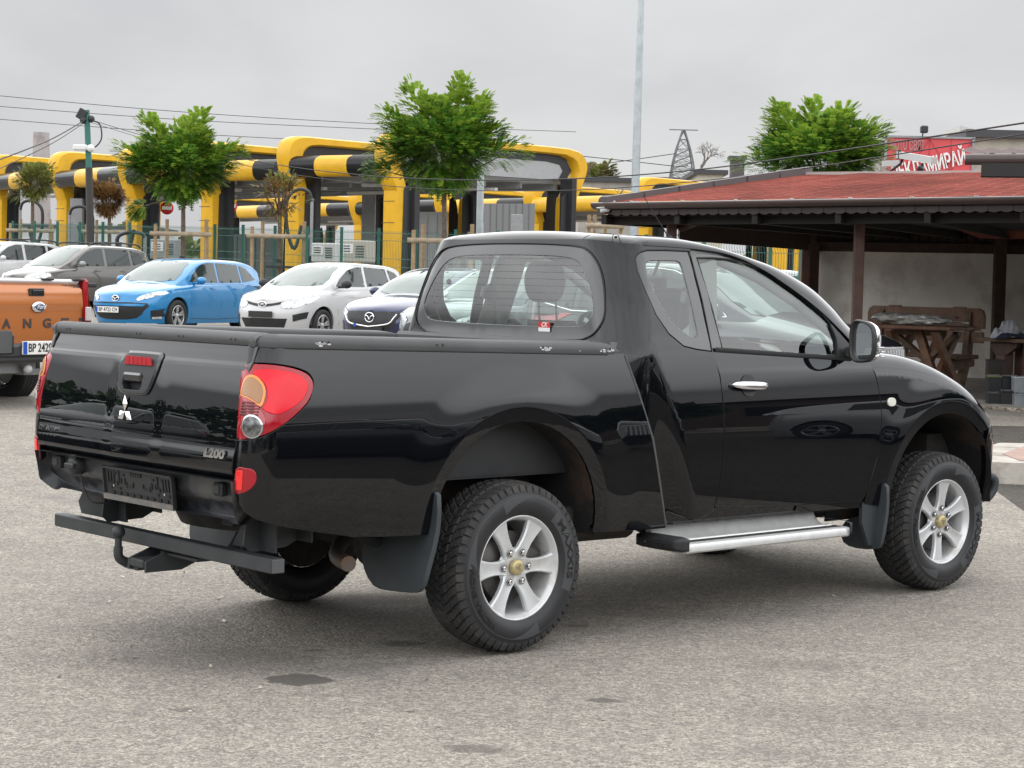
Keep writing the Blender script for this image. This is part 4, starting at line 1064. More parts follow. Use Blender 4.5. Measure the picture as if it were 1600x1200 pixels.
# ---- mirrors ---------------------------------------------------------------------------------------
def mirror(m):
    s=1 if m else -1; T=Matrix.Translation((2.205,s*.965,1.318))@Matrix.Rotation(s*.10,4,'Z')
    b=MB(); b.M=T
    def sh(u,v):  # u from back rim (0) to front (1)
        a=2*pi*v; c,s_=cos(a),sin(a); cx=(abs(c)**.62)*(1 if c>0 else -1); cz=(abs(s_)**.62)*(1 if s_>0 else -1)
        k=(1-u**2.6)**.5 if u<1 else 0
        return (-.055+.085*u, s*cx*.082*k+s*.005, cz*.103*k*(1-.10*cx)-.004*cx)
    b.grid(sh,14,32); o=b.build('wing_mirror',CHR,truck)
    b=MB(); b.M=T
    def rim(u,v):
        a=2*pi*v; c,s_=cos(a),sin(a); cx=(abs(c)**.62)*(1 if c>0 else -1); cz=(abs(s_)**.62)*(1 if s_>0 else -1)
        k,x=[(1.0,-.045),(1.01,-.060),(.97,-.072),(.90,-.072),(.86,-.05),(.86,-.045)][int(round(u*5))]
        return (x, s*cx*.082*k+s*.005, cz*.103*k*(1-.10*cx)-.004*cx)
    b.grid(rim,5,32); b.build('mirror_surround',mat('satin_black'),o)
    b=MB(); b.M=T
    pts=[]
    for i in range(32):
        a=2*pi*i/32; c,s_=cos(a),sin(a); cx=(abs(c)**.62)*(1 if c>0 else -1); cz=(abs(s_)**.62)*(1 if s_>0 else -1); pts.append((-.050,s*cx*.069+s*.005,cz*.089*(1-.1*cx)-.004*cx))
    b.add(pts,[tuple(range(32))],False); b.build('mirror_glass',mat('mirror_glass',(.75,.78,.8),rough=.01,metal=1),o)
    b=MB(); b.M=T
    for z in (-.028,-.050,-.072): b.box((-.012,s*.070,z),(.055,.028,.009),bev=.003)
    b.build('mirror_ribs',CHR,o)
    b=MB(); b.tube(smoothpoly([(2.19,s*.845,1.265),(2.20,s*.88,1.255),(2.22,s*.92,1.262)],3,False),.022,10); b.box((2.19,s*.862,1.262),(.08,.03,.055),bev=.008); b.build('mirror_arm',mat('satin_black'),o)
both(mirror)
# ---- wheels ------------------------------------------------------------------------------------------
def make_wheel():
    root=bpy.data.objects.new('wheel',None); COL.objects.link(root); root.parent=truck
    R,Wd=.3640,.245
    # carcass with tread, outer side at -Y
    b=MB(); nA=648; 
    ys=[-.5+i/30 for i in range(31)]
    def tread(u,v):
        a=2*pi*u; y=(v-.5)*Wd*.86; q=abs(y)/(Wd*.43)
        r=R-.010*q**3.2-.004*q*q
        ph=(a/(2*pi)*54 + 1.7*q**1.2 + (.5 if y>0 else 0))%1
        g=0
        if ph<.20: g=.011
        if abs(q-.47)<.045 and ph>.2: g=.008
        if q<.05: g=.008
        sip=(a/(2*pi)*54*4+1.7*4*q**1.2+(.5 if y>0 else 0))%1
        if sip<.25 and ph>.3: g=max(g,.0035)
        return ((r-g)*cos(a),y,(r-g)*sin(a))
    b.grid(tread,nA,40,smooth=False,closeu=True)
    # shoulder lugs down the sidewall
    def sh(sgn):
        def f(u,v):
            a=2*pi*u; k=v; y=sgn*Wd*(.43+.055*sin(k*pi/2)); r=R-.014-.034*k
            ph=(a/(2*pi)*54+1.7+(.5 if sgn>0 else 0))%1; g=.010*(1-k)**.6 if ph<.20 else 0
            return ((r-g)*cos(a),y-sgn*g*.6,(r-g)*sin(a))
        return f
    b.grid(sh(-1),nA,4,smooth=False,closeu=True); b.grid(sh(1),nA,4,smooth=False,closeu=True)
    b.build('tyre_tread',RUB,root)
    b=MB(); 
    prof=[(R-.046,-.1190),(R-.060,-.1225),(R-.064,-.1245),(R-.085,-.1275),(R-.108,-.1255),(R-.127,-.1185),(.2245,-.1095),(.218,-.105),(.214,-.100),(.205,-.08)]
    b.lathe([(r,y) for r,y in prof],96,'Y'); b.lathe([(r,-y) for r,y in prof],96,'Y')
    tw=b.build('tyre_sidewall',RUBS,root)
    # matt wedges moulded into the sidewall + lettering
    b=MB()
    def swy(r): 
        P=prof; 
        for i in range(len(P)-1):
            if P[i+1][0]<=r<=P[i][0]: t=(P[i][0]-r)/(P[i][0]-P[i+1][0]); return P[i][1]+(P[i+1][1]-P[i][1])*t
        return -.12
    for a0,sp_ in ((2.5,.55),(3.6,.55),(5.6,.55),(.78+.62,1.30)):
        n=28; vs=[]; 
        for i in range(n+1):
            a=a0-sp_*i/n; r1=R-.062; r2=r1-(.05*(1-i/n) if sp_<1 else .052)-.002
            for k in range(4): r=lerp(r1,r2,k/3); vs.append((r*cos(a),swy(r)-.0012,r*sin(a)))
        b.add(vs,[(i*4+k,i*4+k+1,(i+1)*4+k+1,(i+1)*4+k) for i in range(n) for k in range(3)],True)
    b.lathe([(R-.0610,-.1232),(R-.0625,-.1262),(R-.0650,-.1252)],96,'Y')
    b.build('sidewall_mouldings',mat('sidewall_matt',(.050,.052,.056),rough=.75),tw)
    def ring(txt,a_c,rad,size,wd):
        def fn(x,y,z):
            a=a_c-x/rad; r=rad+y; return (r*cos(a),swy(r)-.0022-z*.3,r*sin(a))
        return text('tyre_lettering',txt,(0,0,0),(1,0,0),(0,1,0),size,LET,tw,.001,.0008,width=wd,fn=fn)
    ring('MAXXIS',.78,R-.088,.046,.27); ring('VICTRA SNOW',4.1,R-.088,.032,.32)
    # rim
    b=MB()
    b.lathe([(.2240,-.1045),(.2230,-.1085),(.2185,-.1090),(.2150,-.104),(.2110,-.096),(.2060,-.090),(.2010,-.075),(.196,-.03),(.19,.09)],96,'Y')
    rim=b.build('rim',RIM,root)
    b=MB()
    for k in range(6):
        a=k*pi/3+pi/2+pi/6*0+.0
        ca,sa=cos(a),sin(a); rad=Vector((ca,0,sa)); tan=Vector((-sa,0,ca))
        st=[(.030,.040,-.079,.03),(.062,.036,-.081,.03),(.085,.0295,-.083,.028),(.12,.0285,-.086,.026),(.155,.0330,-.089,.026),(.185,.0410,-.091,.024),(.2085,.0500,-.0935,.02)]
        vs=[];
        for (r,hw,y,th) in st:
            for (q,dy) in ((-1,.022),(-1,.006),(-.82,.0),(-.25,.0035),(.25,.0035),(.82,0),(1,.006),(1,.022)):
                vs.append(rad*r+tan*(hw*q)+Vector((0,y+dy,0)))
        n=8; fs=[(i*n+j,i*n+j+1,(i+1)*n+j+1,(i+1)*n+j) for i in range(len(st)-1) for j in range(n-1)]
        b.add(vs,fs,True)
    b.lathe([(.0,-.074),(.055,-.074),(.075,-.072),(.082,-.062)],48,'Y')
    b.build('spokes',RIM,rim,ang=40)
    b=MB(); 
    for k in range(6):
        a=k*pi/3+pi/2+0.0; cx,cz=.0695*cos(a),.0695*sin(a)
        b.lathe([(.0155,-.0875),(.0150,-.084),(.0135,-.081)],16,'Y',(cx,0,cz))
    b.build('lug_seats',mat('lug_recess',(.05,.05,.05),rough=.5),rim)
    b=MB()
    for k in range(6):
        a=k*pi/3+pi/2; cx,cz=.0695*cos(a),.0695*sin(a)
        b.lathe([(.0105,-.083),(.0105,-.094),(.008,-.097),(0,-.098)],6,'Y',(cx,0,cz),smooth=False)
    b.build('lug_nuts',CHR,rim)
    b=MB(); b.lathe([(.033,-.080),(.033,-.097),(.030,-.1005),(.018,-.1025),(0,-.103)],32,'Y'); cap_=b.build('hub_cap',GOLD,rim)
    b=MB()
    for a in (pi/2,pi/2+2.094,pi/2-2.094):
        ax=Vector((cos(a),0,sin(a))); px_=Vector((-sin(a),0,cos(a))); b.add([Vector((0,-.1045,0)),ax*.008+px_*.005+Vector((0,-.1045,0)),ax*.018+Vector((0,-.1040,0)),ax*.008-px_*.005+Vector((0,-.1045,0))],[(0,1,2,3)],False)
    b.build('cap_emblem',mat('cap_emblem',(.2,.18,.12),rough=.5),cap_)
    b=MB(); b.lathe([(.03,-.03),(.148,-.03),(.150,-.026),(.150,-.012),(.03,-.012)],48,'Y'); b.box((.10,.0,.09),(.10,.09,.10),bev=.02); b.build('brake_disc',mat('brake_disc',(.10,.095,.09),rough=.45,metal=.5),root)
    b=MB(); b.lathe([(.19,.09),(.10,.06),(.0,.05)],32,'Y'); b.build('backplate',UND,root)
    return root
wh=make_wheel()
for i,(x,s,ra) in enumerate(((0,-1,pi/6),(3.0,-1,.09+pi/3),(0,1,.3),(3.0,1,.6))):
    o=wh if i==0 else copy_tree(wh)
    o.location=(x,s*.764,.3655); o.rotation_mode='XYZ'
    o.rotation_euler=(0,0,0) if s<0 else (0,0,pi)
    if s<0: o.rotation_euler=(0,ra,0)
# ---- interior -------------------------------------------------------------------------------------------
def seat(y,sx,hr=True):
    sroot=bpy.data.objects.new('seat',None); COL.objects.link(sroot); sroot.parent=truck; sroot.location=(sx,y,.72 if y>0 else .60)
    b=MB()
    b.grid(lambda u,v:((-.02-.20*v)+ (-.05)*sin(pi*u)*0+.055*cos(2*pi*u)*(1-.3*v**4)*1.0, .235*(abs(sin(2*pi*u))**.8)*(1 if sin(2*pi*u)>0 else -1)*(1-.25*v**3), .06+.60*v),24,14)
    b.grid(lambda u,v:(.25+.27*cos(2*pi*u)*sin(pi*v)**.5,.24*sin(2*pi*u)*sin(pi*v)**.5,.0+.08*cos(pi*v)),24,10)
    o=b.build('seat_back',SEATM,sroot)
    if hr:
        b=MB()
        b.grid(lambda u,v:(-.27+.055*cos(2*pi*u)*min(1,sin(pi*v)**.35), .145*sin(2*pi*u)*min(1,(sin(pi*v)**.42))*(1+.0*v)*(1.08-.22*(1-v)**2 if False else 1-.30*max(0,.5-v)), .855-.105*cos(pi*v)),28,16); b.build('headrest',SEATM,sroot)
        b=MB()
        for s in (-1,1): b.cyl((-.235,s*.065,.60),(-.255,s*.065,.80),.006,8)
        b.build('headrest_posts',STEEL,sroot)
    return sroot
seat(-.36,1.68); seat(.36,1.51)
b=MB(); b.box((.98,0,.80),(.30,1.25,.25),bev=.04); b.box((.84,0,.95),(.06,1.3,.40),bev=.02); b.build('rear_bench',SEATM,truck)
def pillar(m):
    s=1 if m else -1; b=MB()
    b.beam((1.205,s*.78,1.22),(1.30,s*.665,1.72),.19,.03,up=(0,1,0),bev=.012); b.beam((1.2,s*.80,.6),(1.18,s*.79,1.24),.05,.12)
    b.beam((1.12,s*.71,1.52),(1.19,s*.71,1.50),.03,.06,bev=.008)
    b.build('pillar_trim',INT,truck)
    b=MB(); b.beam((1.155,s*.69,1.56),(1.19,s*.685,1.50),.03,.045,bev=.01); b.tube([(1.17,s*.68,1.52),(1.15,s*.60,1.1),(1.15,s*.56,.8)],.012,4); b.build('seat_belt',INTD,truck)
    b=MB(); b.box((1.75,s*.80,.92),(1.0,.05,.66),bev=.015); b.build('door_card',INTD,truck)
    b=MB(); b.tube([(1.2,s*.655,1.715),(1.4,s*.65,1.705),(1.7,s*.66,1.62),(1.95,s*.70,1.50),(2.2,s*.76,1.33),(2.3,s*.79,1.24)],.028,8); b.build('roof_trim',INT,truck)
    # inner skin of the rear corner
    b=MB()
    hb=smoothpoly([(y,z) for y,z in off_half(cl_half,.012)],2,closed=False)
    b.grid(lambda u,v:(lambda z:(xcab(z)+.03+ (RC*.9)*(1-sqrt(max(0,1-(min(1,v))**2))) , s*(wr_(z)-.01+v*(RC-.04)), z))(1.30+u*.45),8,8) if False else None
    b.box((.80,s*.735,1.05),(.30,.03,.52)); b.build('rear_trim',INT,truck)
both(pillar)
b=MB(); b.grid(lambda u,v:(.74+.70*u,-.58+1.16*v,1.752+.012*(1-(2*v-1)**2)),10,10); b.build('headlining',INT,truck)
b=MB(); 
b.grid(lambda u,v:(2.02+.36*u,(2*v-1)*.76,1.16+.045*sin(pi*min(1,u*1.1))),8,16); b.box((2.12,0,1.02),(.2,1.5,.26),bev=.03)
b.grid(lambda u,v:(1.98+.10*sin(pi*v),.36-.19+.38*u,1.17+.075*sin(pi*v)*sin(pi*u)),12,6); b.build('dashboard',INTD,truck)
b=MB(); b.M=Matrix.Translation((1.86,.36,1.10))@Matrix.Rotation(radians(-65),4,'Y')
b.tube([(.185*cos(a*pi/16),.185*sin(a*pi/16),0) for a in range(33)],.014,8,False); b.box((0,0,0),(.10,.30,.03),bev=.01); b.M=Matrix(); b.cyl((1.87,.36,1.1),(2.05,.36,1.02),.03,8); b.build('steering_wheel',INTD,truck)
# ================================================================== WASH CANOPIES
YEL=mat('yellow_cladding',(.72,.40,.008),rough=.38,var=.05,vscale=1.2,dirt=(.60,.33,.012),dscale=2)
BLK=mat('black_cladding',(.022,.023,.026),rough=.35,var=.1)
BLG=mat('gloss_black_barrel',(.008,.008,.009),rough=.22,spec=.3)
DGR=mat('dark_grey_panel',(.045,.046,.05),rough=.5)
GRP=mat('grey_panel',(.36,.37,.38),rough=.5,var=.05)
GRM=mat('grey_metal',(.28,.29,.30),rough=.45,metal=.3,var=.1)
GRD=mat('corrugated_grey',(.17,.175,.18),rough=.6)
WHP=mat('white_paint',(.75,.75,.74),rough=.5)
U=Vector((.735,-.678,0)); V=Vector((.81,.586,0))
def frame(front,top,base,L_=7.2,infill=BLK,label='',sc=1.,rear_only=False,group='yellow portal frames of the wash bays'):
    root=empty('portal_frame',(front.x,front.y,base),0,label,'portal frame',group)
    F=Vector((0,0,0)); H=top-base
    def P(s,z,t): q=F+V*s+U*t; return (q.x,q.y,z)
    # centre line of the bent tube (s,z) with bulging corners
    wz=.44*sc
    out=[(0,0),(0,H-2.1),(-.02,H-1.75),(-.22,H-1.25),(-.34,H-.85),(-.36,H-.5),(-.25,H-.2),(.0,H-.04),(.35,H),(1.2,H-.02),(L_-1.3,H-.10),(L_-.5,H-.14),(L_-.1,H-.24),(L_+.12,H-.5),(L_+.13,H-.8),(L_-.02,H-1.2),(L_-.2,H-1.6),(L_-.3,H-2.0),(L_-.3,0)]
    inn=[(.52,0),(.52,H-2.1),(.50,H-1.8),(.38,H-1.35),(.27,H-1.0),(.27,H-.72),(.34,H-.48),(.52,H-.34),(.8,H-.29),(1.4,H-.28),(L_-1.4,H-.34),(L_-.75,H-.40),(L_-.42,H-.55),(L_-.30,H-.85),(L_-.34,H-1.05),(L_-.42,H-1.3),(L_-.58,H-1.7),(L_-.66,H-2.0),(L_-.66,0)]
    out=smoothpoly(out,2,closed=False); inn=smoothpoly(inn,2,closed=False); n=len(out); b=MB(); tw=.30*sc
    ring=[(-1,.0,.16),(-.62,.0,.0),(.62,0,.0),(1,0,.16),(1,0,.84),(.62,0,1),(-.62,0,1),(-1,0,.84)]
    vs=[]
    for i in range(n):
        for (t,_,k) in ring: vs.append(P(lerp(out[i][0],inn[i][0],k),lerp(out[i][1],inn[i][1],k),t*tw))
    m=len(ring); fs=[(i*m+j,i*m+(j+1)%m,(i+1)*m+(j+1)%m,(i+1)*m+j) for i in range(n-1) for j in range(m)]
    b.add(vs,fs,True); b.build('yellow_shell',YEL,root,ang=38)
    b=MB()
    for s in (.535,L_-.72): # black jamb strips
        for t in (tw+.02,-tw-.02): b.add([P(s-.30,0,t),P(s+.10,0,t),P(s+.10,H-2.0,t),P(s-.02,H-1.5,t),P(s-.24,H-1.7,t)],[(0,1,2,3,4)],False)
        b.prism([(s,0),(s+.18,0),(s+.18,H-1.1),(s,H-1.1)],(0,0,0),V,(0,0,1),U*tw*1.7); 
    b.build('black_jamb',BLK,root)
    b=MB(); poly=[(.45,H-1.15),(.30,H-.9),(.40,H-.42),(.9,H-.24),(L_-1.3,H-.28),(L_-.6,H-.42),(L_-.35,H-.8),(L_-.55,H-1.15)]
    b.prism(poly,F+U*(-.06),V,(0,0,1),U*.12); b.build('side_infill',infill if infill is not GRP else BLK,root)
    if infill is GRP:
        b=MB(); poly=[(.62,H-1.14),(.50,H-.9),(.62,H-.62),(.95,H-.55),(L_-1.35,H-.58),(L_-.85,H-.66),(L_-.72,H-.85),(L_-.9,H-1.14)]
        b.prism(poly,F+U*(-.075),V,(0,0,1),U*.15); b.build('grey_panel',GRP,root)
    b=MB()
    for s in (.10,): b.box((0,0,0),(0,0,0)) if False else None
    for z in (2.4,H-2.1):
        b.prism([(-.004,z),(.0,z+.015),(.53,z+.015),(.53,z)],(0,0,0),V,(0,0,1),U*.0) if False else None
        for t in (-tw-.003,): b.add([P(-.004,z,-tw*.9),P(-.004,z+.02,-tw*.9),P(-.004,z+.02,tw*.9),P(-.004,z,tw*.9)],[(0,1,2,3)],False)
    b.build('panel_joint',DGR,root)
    return root
def bay(a,bp,top,sign=False,label='',cols=(BLG,YEL,BLG)):
    "barrel fascia + flat roof between two frames; a and bp are front points"
    root=empty('bay_canopy',(a.x,a.y,top-1.2),0,label,'bay canopy','striped canopies between the portal frames')
    A=Vector((0,0,0)); B=Vector((bp.x-a.x,bp.y-a.y,0)); d=(B-A); Ln=d.length; dn=d/Ln; nrm=-V
    z0=-.10; z1=.56
    sec=[(.10,z0+.02),(-.12,z0+.01),(-.24,z0+.06),(-.31,z0+.17),(-.335,z0+.33),(-.32,z0+.48),(-.26,z0+.58),(-.10,z1)]
    cuts=[.30/Ln,.34,.67,1-.30/Ln]
    for k in range(3):
        b=MB(); vs=[]; 
        for q in (cuts[k],cuts[k+1]):
            for (s,z) in sec:
                p=A+d*q+V*s; bow=.05*(1 if k!=1 else 1); vs.append((p.x,p.y,z))
        n=len(sec); b.add(vs,[(j,j+1,n+j+1,n+j) for j in range(n-1)],True); b.build('fascia_segment',cols[k],root)
    b=MB(); q0,q1=.25/Ln,1-.25/Ln
    pa=A+d*q0; pb=A+d*q1
    for (s0,s1,z,t) in ((.1,7.0,.0,.12),):
        vs=[pa+V*s0,pb+V*s0,pb+V*s1,pa+V*s1]; b.add([(p.x,p.y,z) for p in vs]+[(p.x,p.y,z+t) for p in vs],[(0,1,2,3),(4,5,6,7),(0,1,5,4),(1,2,6,5),(2,3,7,6),(3,0,4,7)],False)
    b.build('roof_slab',GRP,root)
    b=MB()
    for s in (1.0,2.4,3.8,5.2,6.6):
        p=pa+V*s; q=pb+V*s; b.beam((p.x,p.y,-.10),(q.x,q.y,-.10),.10,.20)
    b.build('roof_beam',GRM,root)
    b=MB()
    for s in (1.7,4.5):
        p=pa+d*.2+V*s; q=pa+d*.8+V*s; b.beam((p.x,p.y,-.26),(q.x,q.y,-.26),.16,.09)
    b.build('light_fitting',WHP,root)
    return root
def Pxy(px,Y): p=W(px,430,Y); return Vector((p.x,p.y,0))
def topz(px,py,Y): return W(px,py,Y).z
rowA=[(-8,241,75.0),(92,236,69.8),(201,229,65.3),(318,221,61.8),(451,212,59.6),(604,205,57.6)]
names=['nearest to the left edge','behind the small yellowing tree','behind the small brown tree','behind the left green tree','behind the white hatchback','behind the middle green tree']
fr=[]
for i,(px,py,Y) in enumerate(rowA):
    p=Pxy(px,Y); t=topz(px,py,Y); base=zg(Y)
    fr.append((p,t)); frame(p,t,base,infill=GRP if i==5 else BLK,label='yellow rounded portal frame of the car wash '+names[i])
for i in range(5):
    bay(fr[i][0],fr[i+1][0],min(fr[i][1],fr[i+1][1])+.0,label='black and yellow striped canopy '+['at the far left edge of the car wash','behind the green lamp pole','behind the left green tree','right of the left green tree','above the white hatchback'][i])
# second row behind
rowB=[(345,304,103),(440,300,98),(556,294,93.5),(690,290,88.5),(830,286,84),(1000,276,79),(1205,268,73.5)]
fb=[]
nb=['far left of the back row','second from the left in the back row','behind the white hatchback in the back row','behind the middle tree trunk in the back row','above the pickup cab in the back row','left of the red roofed shelter','behind the ridge of the red roofed shelter']
for i,(px,py,Y) in enumerate(rowB):
    p=Pxy(px,Y); t=topz(px,py,Y); base=min(zg(Y),t-5.1)
    fb.append((p,t)); frame(p,t,base,label='yellow rounded portal frame '+nb[i],group='yellow portal frames of the back row')
for i in range(6):
    bay(fb[i][0],fb[i+1][0],min(fb[i][1],fb[i+1][1]),cols=(BLG,YEL,BLG) if i<3 else (YEL,YEL,BLG),label='striped bay canopy in the back row '+['with a no entry sign at its left','left of the middle tree','behind the middle tree trunk','right of the middle tree trunk','right of the black gable column','above the tall lamp pole foot'][i])
# no entry signs
for (px,py,Y,l) in ((261,325,60.5,'round red no entry sign left of the thick yellow column'),(360,322,60.0,'round red no entry sign right of the thick yellow column')):
    p=W(px,py,Y+18); r_=.27
    root=empty('no_entry_sign',p,0,l,'road sign','no entry signs at the wash bays')
    b=MB(); b.lathe([(0,-.02),(r_,-.02),(r_,.02),(0,.02)],24,'Y'); b.build('disc',mat('sign_red',(.55,.012,.02),rough=.4),root)
    b=MB(); b.box((0,-.028,0),(r_*1.5,.01,.14)); b.build('bar',WHP,root)
# equipment and walls between the bays
def wall_panel(x0,x1,py0,Y,m,name,label,zb=None,Y1=None,t=.1):
    a=W(x0,py0,Y); c=W(x1,py0,Y1 or Y); zb=zg(Y) if zb is None else zb
    root=empty(name,(a.x,a.y,zb),0,label,'wall')
    d=c-a; b=MB(); b.prism([(0,0),(1,0),(1,(c.z-zb)),(0,(a.z-zb))],(0,0,0),(d.x,d.y,0),(0,0,1),(0,t,0)); b.build('panel',m,root)
    n=int(hypot(d.x,d.y)/.35); b=MB()
    for k in range(1,n): q=k/n; b.box((d.x*q,d.y*q-.02,(a.z-zb)/2),(.03,.03,a.z-zb-.05))
    b.build('ribs',m,root); return root
wall_panel(356,442,366,66,GRD,'panel_wall','dark grey ribbed wall panel behind the blue hatchback',Y1=65)
wall_panel(624,700,331,62,GRP,'panel_wall','light grey wall panel right of the thick yellow column',Y1=63)
wall_panel(756,836,318,80,GRD,'panel_wall','dark grey wall of the back row above the pickup roof',Y1=78)
def box_unit(px,py0,py1,w_,d_,Y,m,name,label,cat,group=None,panels=True):
    p=W(px,py0,Y); q=W(px,py1,Y); h=p.z-q.z
    root=empty(name,(p.x,p.y,q.z),-.5,label,cat,group); b=MB(); b.box((0,0,h/2),(w_,d_,h),bev=.03); b.build('housing',m,root)
    if panels:
        b=MB(); b.box((-w_*.18,-d_/2-.01,h*.62),(w_*.45,.02,h*.45)); b.build('display',WHP,root)
        b=MB()
        for k in range(5): b.box((w_*.28,-d_/2-.01,h*(.25+.12*k)),(w_*.3,.02,h*.05))
        for k in range(3): b.box((-w_*.2,-d_/2-.02,h*(.5+.12*k)),(w_*.3,.02,.03))
        b.build('vents',DGR,root)
    return root
box_unit(512,380,410,.75,.5,52,mat('cabinet_white',(.50,.50,.49),rough=.5),'payment_terminal','white control cabinet with dark display behind the fence','cabinet')
box_unit(558,376,410,.95,.5,54,mat('beige_cabinet',(.40,.38,.33),rough=.5),'equipment_cabinet','beige cabinet with slatted vents behind the fence','cabinet')
box_unit(262,374,405,.95,.5,56,GRM,'payment_terminal','small grey control cabinet behind the blue car roof','cabinet')
def hose_boom(px,py0,py1,Y,flip,label):
    p=W(px,py1,Y); h=W(px,py0,Y).z-p.z
    root=empty('hose_boom',p,0,label,'hose boom','black hose booms of the wash bays'); b=MB(); b.cyl((0,0,0),(0,0,h*.9),.05,8); b.build('post',GRM,root)
    b=MB(); s=-1 if flip else 1
    b.tube(smoothpoly([(0,0,h*.85),(s*.1,0,h),(s*.45,0,h*1.03),(s*.75,0,h*.85),(s*.72,0,h*.4),(s*.5,0,.2),(s*.3,0,.9)],5,False),.055,7); b.build('hose',BLK,root)
hose_boom(31,316,395,66,False,'arched black hose boom in the leftmost wash bay')
hose_boom(108,325,395,63,False,'arched black hose boom right of the second yellow column')
hose_boom(486,300,400,57,True,'upright black hose boom right of the yellow column behind the white car')
hose_boom(226,365,410,53,True,'coiled black hose stand behind the grey hatchback')
# grey inner columns
for i,(px,py0,Y) in enumerate(((121,310,69),(225,300,66),(490,298,66),(577,290,64),(808,335,74))):
    p=W(px,py0,Y); root=empty('bay_column',(p.x,p.y,zg(Y)),0,'grey steel column inside the wash '+['right of the second yellow column','left of the left green tree','behind the white hatchback roof','left of the thick yellow column','left of the black gable column'][i],'column','grey columns inside the wash')
    b=MB(); b.box((0,0,(p.z-zg(Y))/2),(.45,.30,p.z-zg(Y)),bev=.02); b.box((0,0,.1),(.6,.45,.2)); b.build('shaft',GRM,root)
p=W(866,290,62.5); root=empty('gable_column',(p.x,p.y,zg(62)),-.3,'tall black square column at the end of the grey gable','column')
b=MB(); b.box((.12,0,(p.z-1)/2),(.56,.5,p.z-1),bev=.02); b.build('shaft',BLK,root); b=MB(); b.box((.12,-.26,(p.z-1)*.33),(.57,.02,.02)); b.build('joint',DGR,root)
# ================================================================== FENCE
FG=mat('green_powder_coat',(.018,.115,.085),rough=.5,var=.1)
posts=[(20,348,60),(54,348.5,58.6),(90,349,57.2),(125,350,55.8),(161,350,54.4),(203,351,53.0),(243,352,51.6),(287,353,50.2),(336,354,48.9),(380,355,47.6),(430,356.5,46.3),(480,358,45.2),(534,359,44.1),(592,360.5,43.0),(650,362,42.0),(712,363,41.1),(778,365,40.2),(848,367,39.4),(925,369,38.6),(1010,371,37.8),(1100,374,37.0),(1204,377,36.2),(1252,378,35.8)]
root=None
P0=W(posts[0][0],posts[0][1],posts[0][2])
fence=empty('mesh_fence',(P0.x,P0.y,0),0,'green wire mesh fence with steel posts in front of the car wash','fence')
def rel(p): return Vector((p.x-P0.x,p.y-P0.y,p.z))
FP=[rel(W(*q)) for q in posts]
for i,p in enumerate(FP):
    b=MB(); b.box((p.x,p.y,p.z/2+.02),(.07,.07,p.z+.04)); b.box((p.x,p.y,p.z+.05),(.08,.08,.02)); b.build('post',FG,fence)
for i in range(len(FP)-1):
    a,c=FP[i],FP[i+1]; b=MB(); d=c-a; n=max(8,int(hypot(d.x,d.y)/.055)); nrm=Vector((-d.y,d.x,0)).normalized()
    def wire(p,q,r): 
        t=(q-p).normalized(); u_=t.cross(nrm).normalized()*r
        b.add([p+u_,p-u_+nrm*r,p-u_-nrm*r,q+u_,q-u_+nrm*r,q-u_-nrm*r],[(0,1,4,3),(1,2,5,4),(2,0,3,5)],False)
    zt=lambda k:lerp(a.z,c.z,k)
    for k in range(1,n):
        q=k/n; x,y=a.x+d.x*q,a.y+d.y*q; z=zt(q)
        wire(Vector((x,y,z-2.0)),Vector((x,y,z-.22)),.0035); wire(Vector((x,y,z-.22)),Vector((x,y,z-.13))-nrm*.05,.0035); wire(Vector((x,y,z-.13))-nrm*.05,Vector((x,y,z-.05)),.0035); wire(Vector((x,y,z-.05)),Vector((x,y,z)),.0035)
    for hz in (.05,.22,.62,.80,1.2,1.38,1.78): wire(Vector((a.x,a.y,a.z-hz)),Vector((c.x,c.y,c.z-hz)),.005)
    b.build('wire_panel',FG,fence)
# ================================================================== TREES
def leafmat(name,c1,c2,tr=.35):
    m=bpy.data.materials.new(name); m.use_nodes=True; t=m.node_tree; b=t.nodes['Principled BSDF']
    g=t.nodes.new('ShaderNodeNewGeometry'); r=t.nodes.new('ShaderNodeValToRGB'); r.color_ramp.elements[0].color=(*c1,1); r.color_ramp.elements[1].color=(*c2,1)
    t.links.new(g.outputs['Random Per Island'],r.inputs[0]); t.links.new(r.outputs[0],b.inputs['Base Color']); b.inputs['Roughness'].default_value=.5
    tl_=t.nodes.new('ShaderNodeBsdfTranslucent'); t.links.new(r.outputs[0],tl_.inputs[0]); mx_=t.nodes.new('ShaderNodeMixShader'); mx_.inputs[0].default_value=tr
    o=t.nodes['Material Output']; t.links.new(b.outputs[0],mx_.inputs[1]); t.links.new(tl_.outputs[0],mx_.inputs[2]); t.links.new(mx_.outputs[0],o.inputs[0]); return m
LG=leafmat('leaf_green',(.050,.145,.020),(.15,.30,.035)); LGY=leafmat('leaf_yellow_green',(.19,.35,.035),(.34,.46,.06))
LB=leafmat('leaf_brown',(.16,.09,.035),(.30,.17,.06)); LO=leafmat('leaf_olive',(.13,.17,.04),(.30,.30,.08)); LD=leafmat('leaf_dark',(.02,.05,.012),(.06,.11,.025),.2)
BARK=mat('bark',(.13,.10,.075),rough=.9,var=.35,vscale=18,bump=.01,bscale=40)
STK=mat('stake_wood',(.33,.23,.13),rough=.8,var=.2,vscale=12)
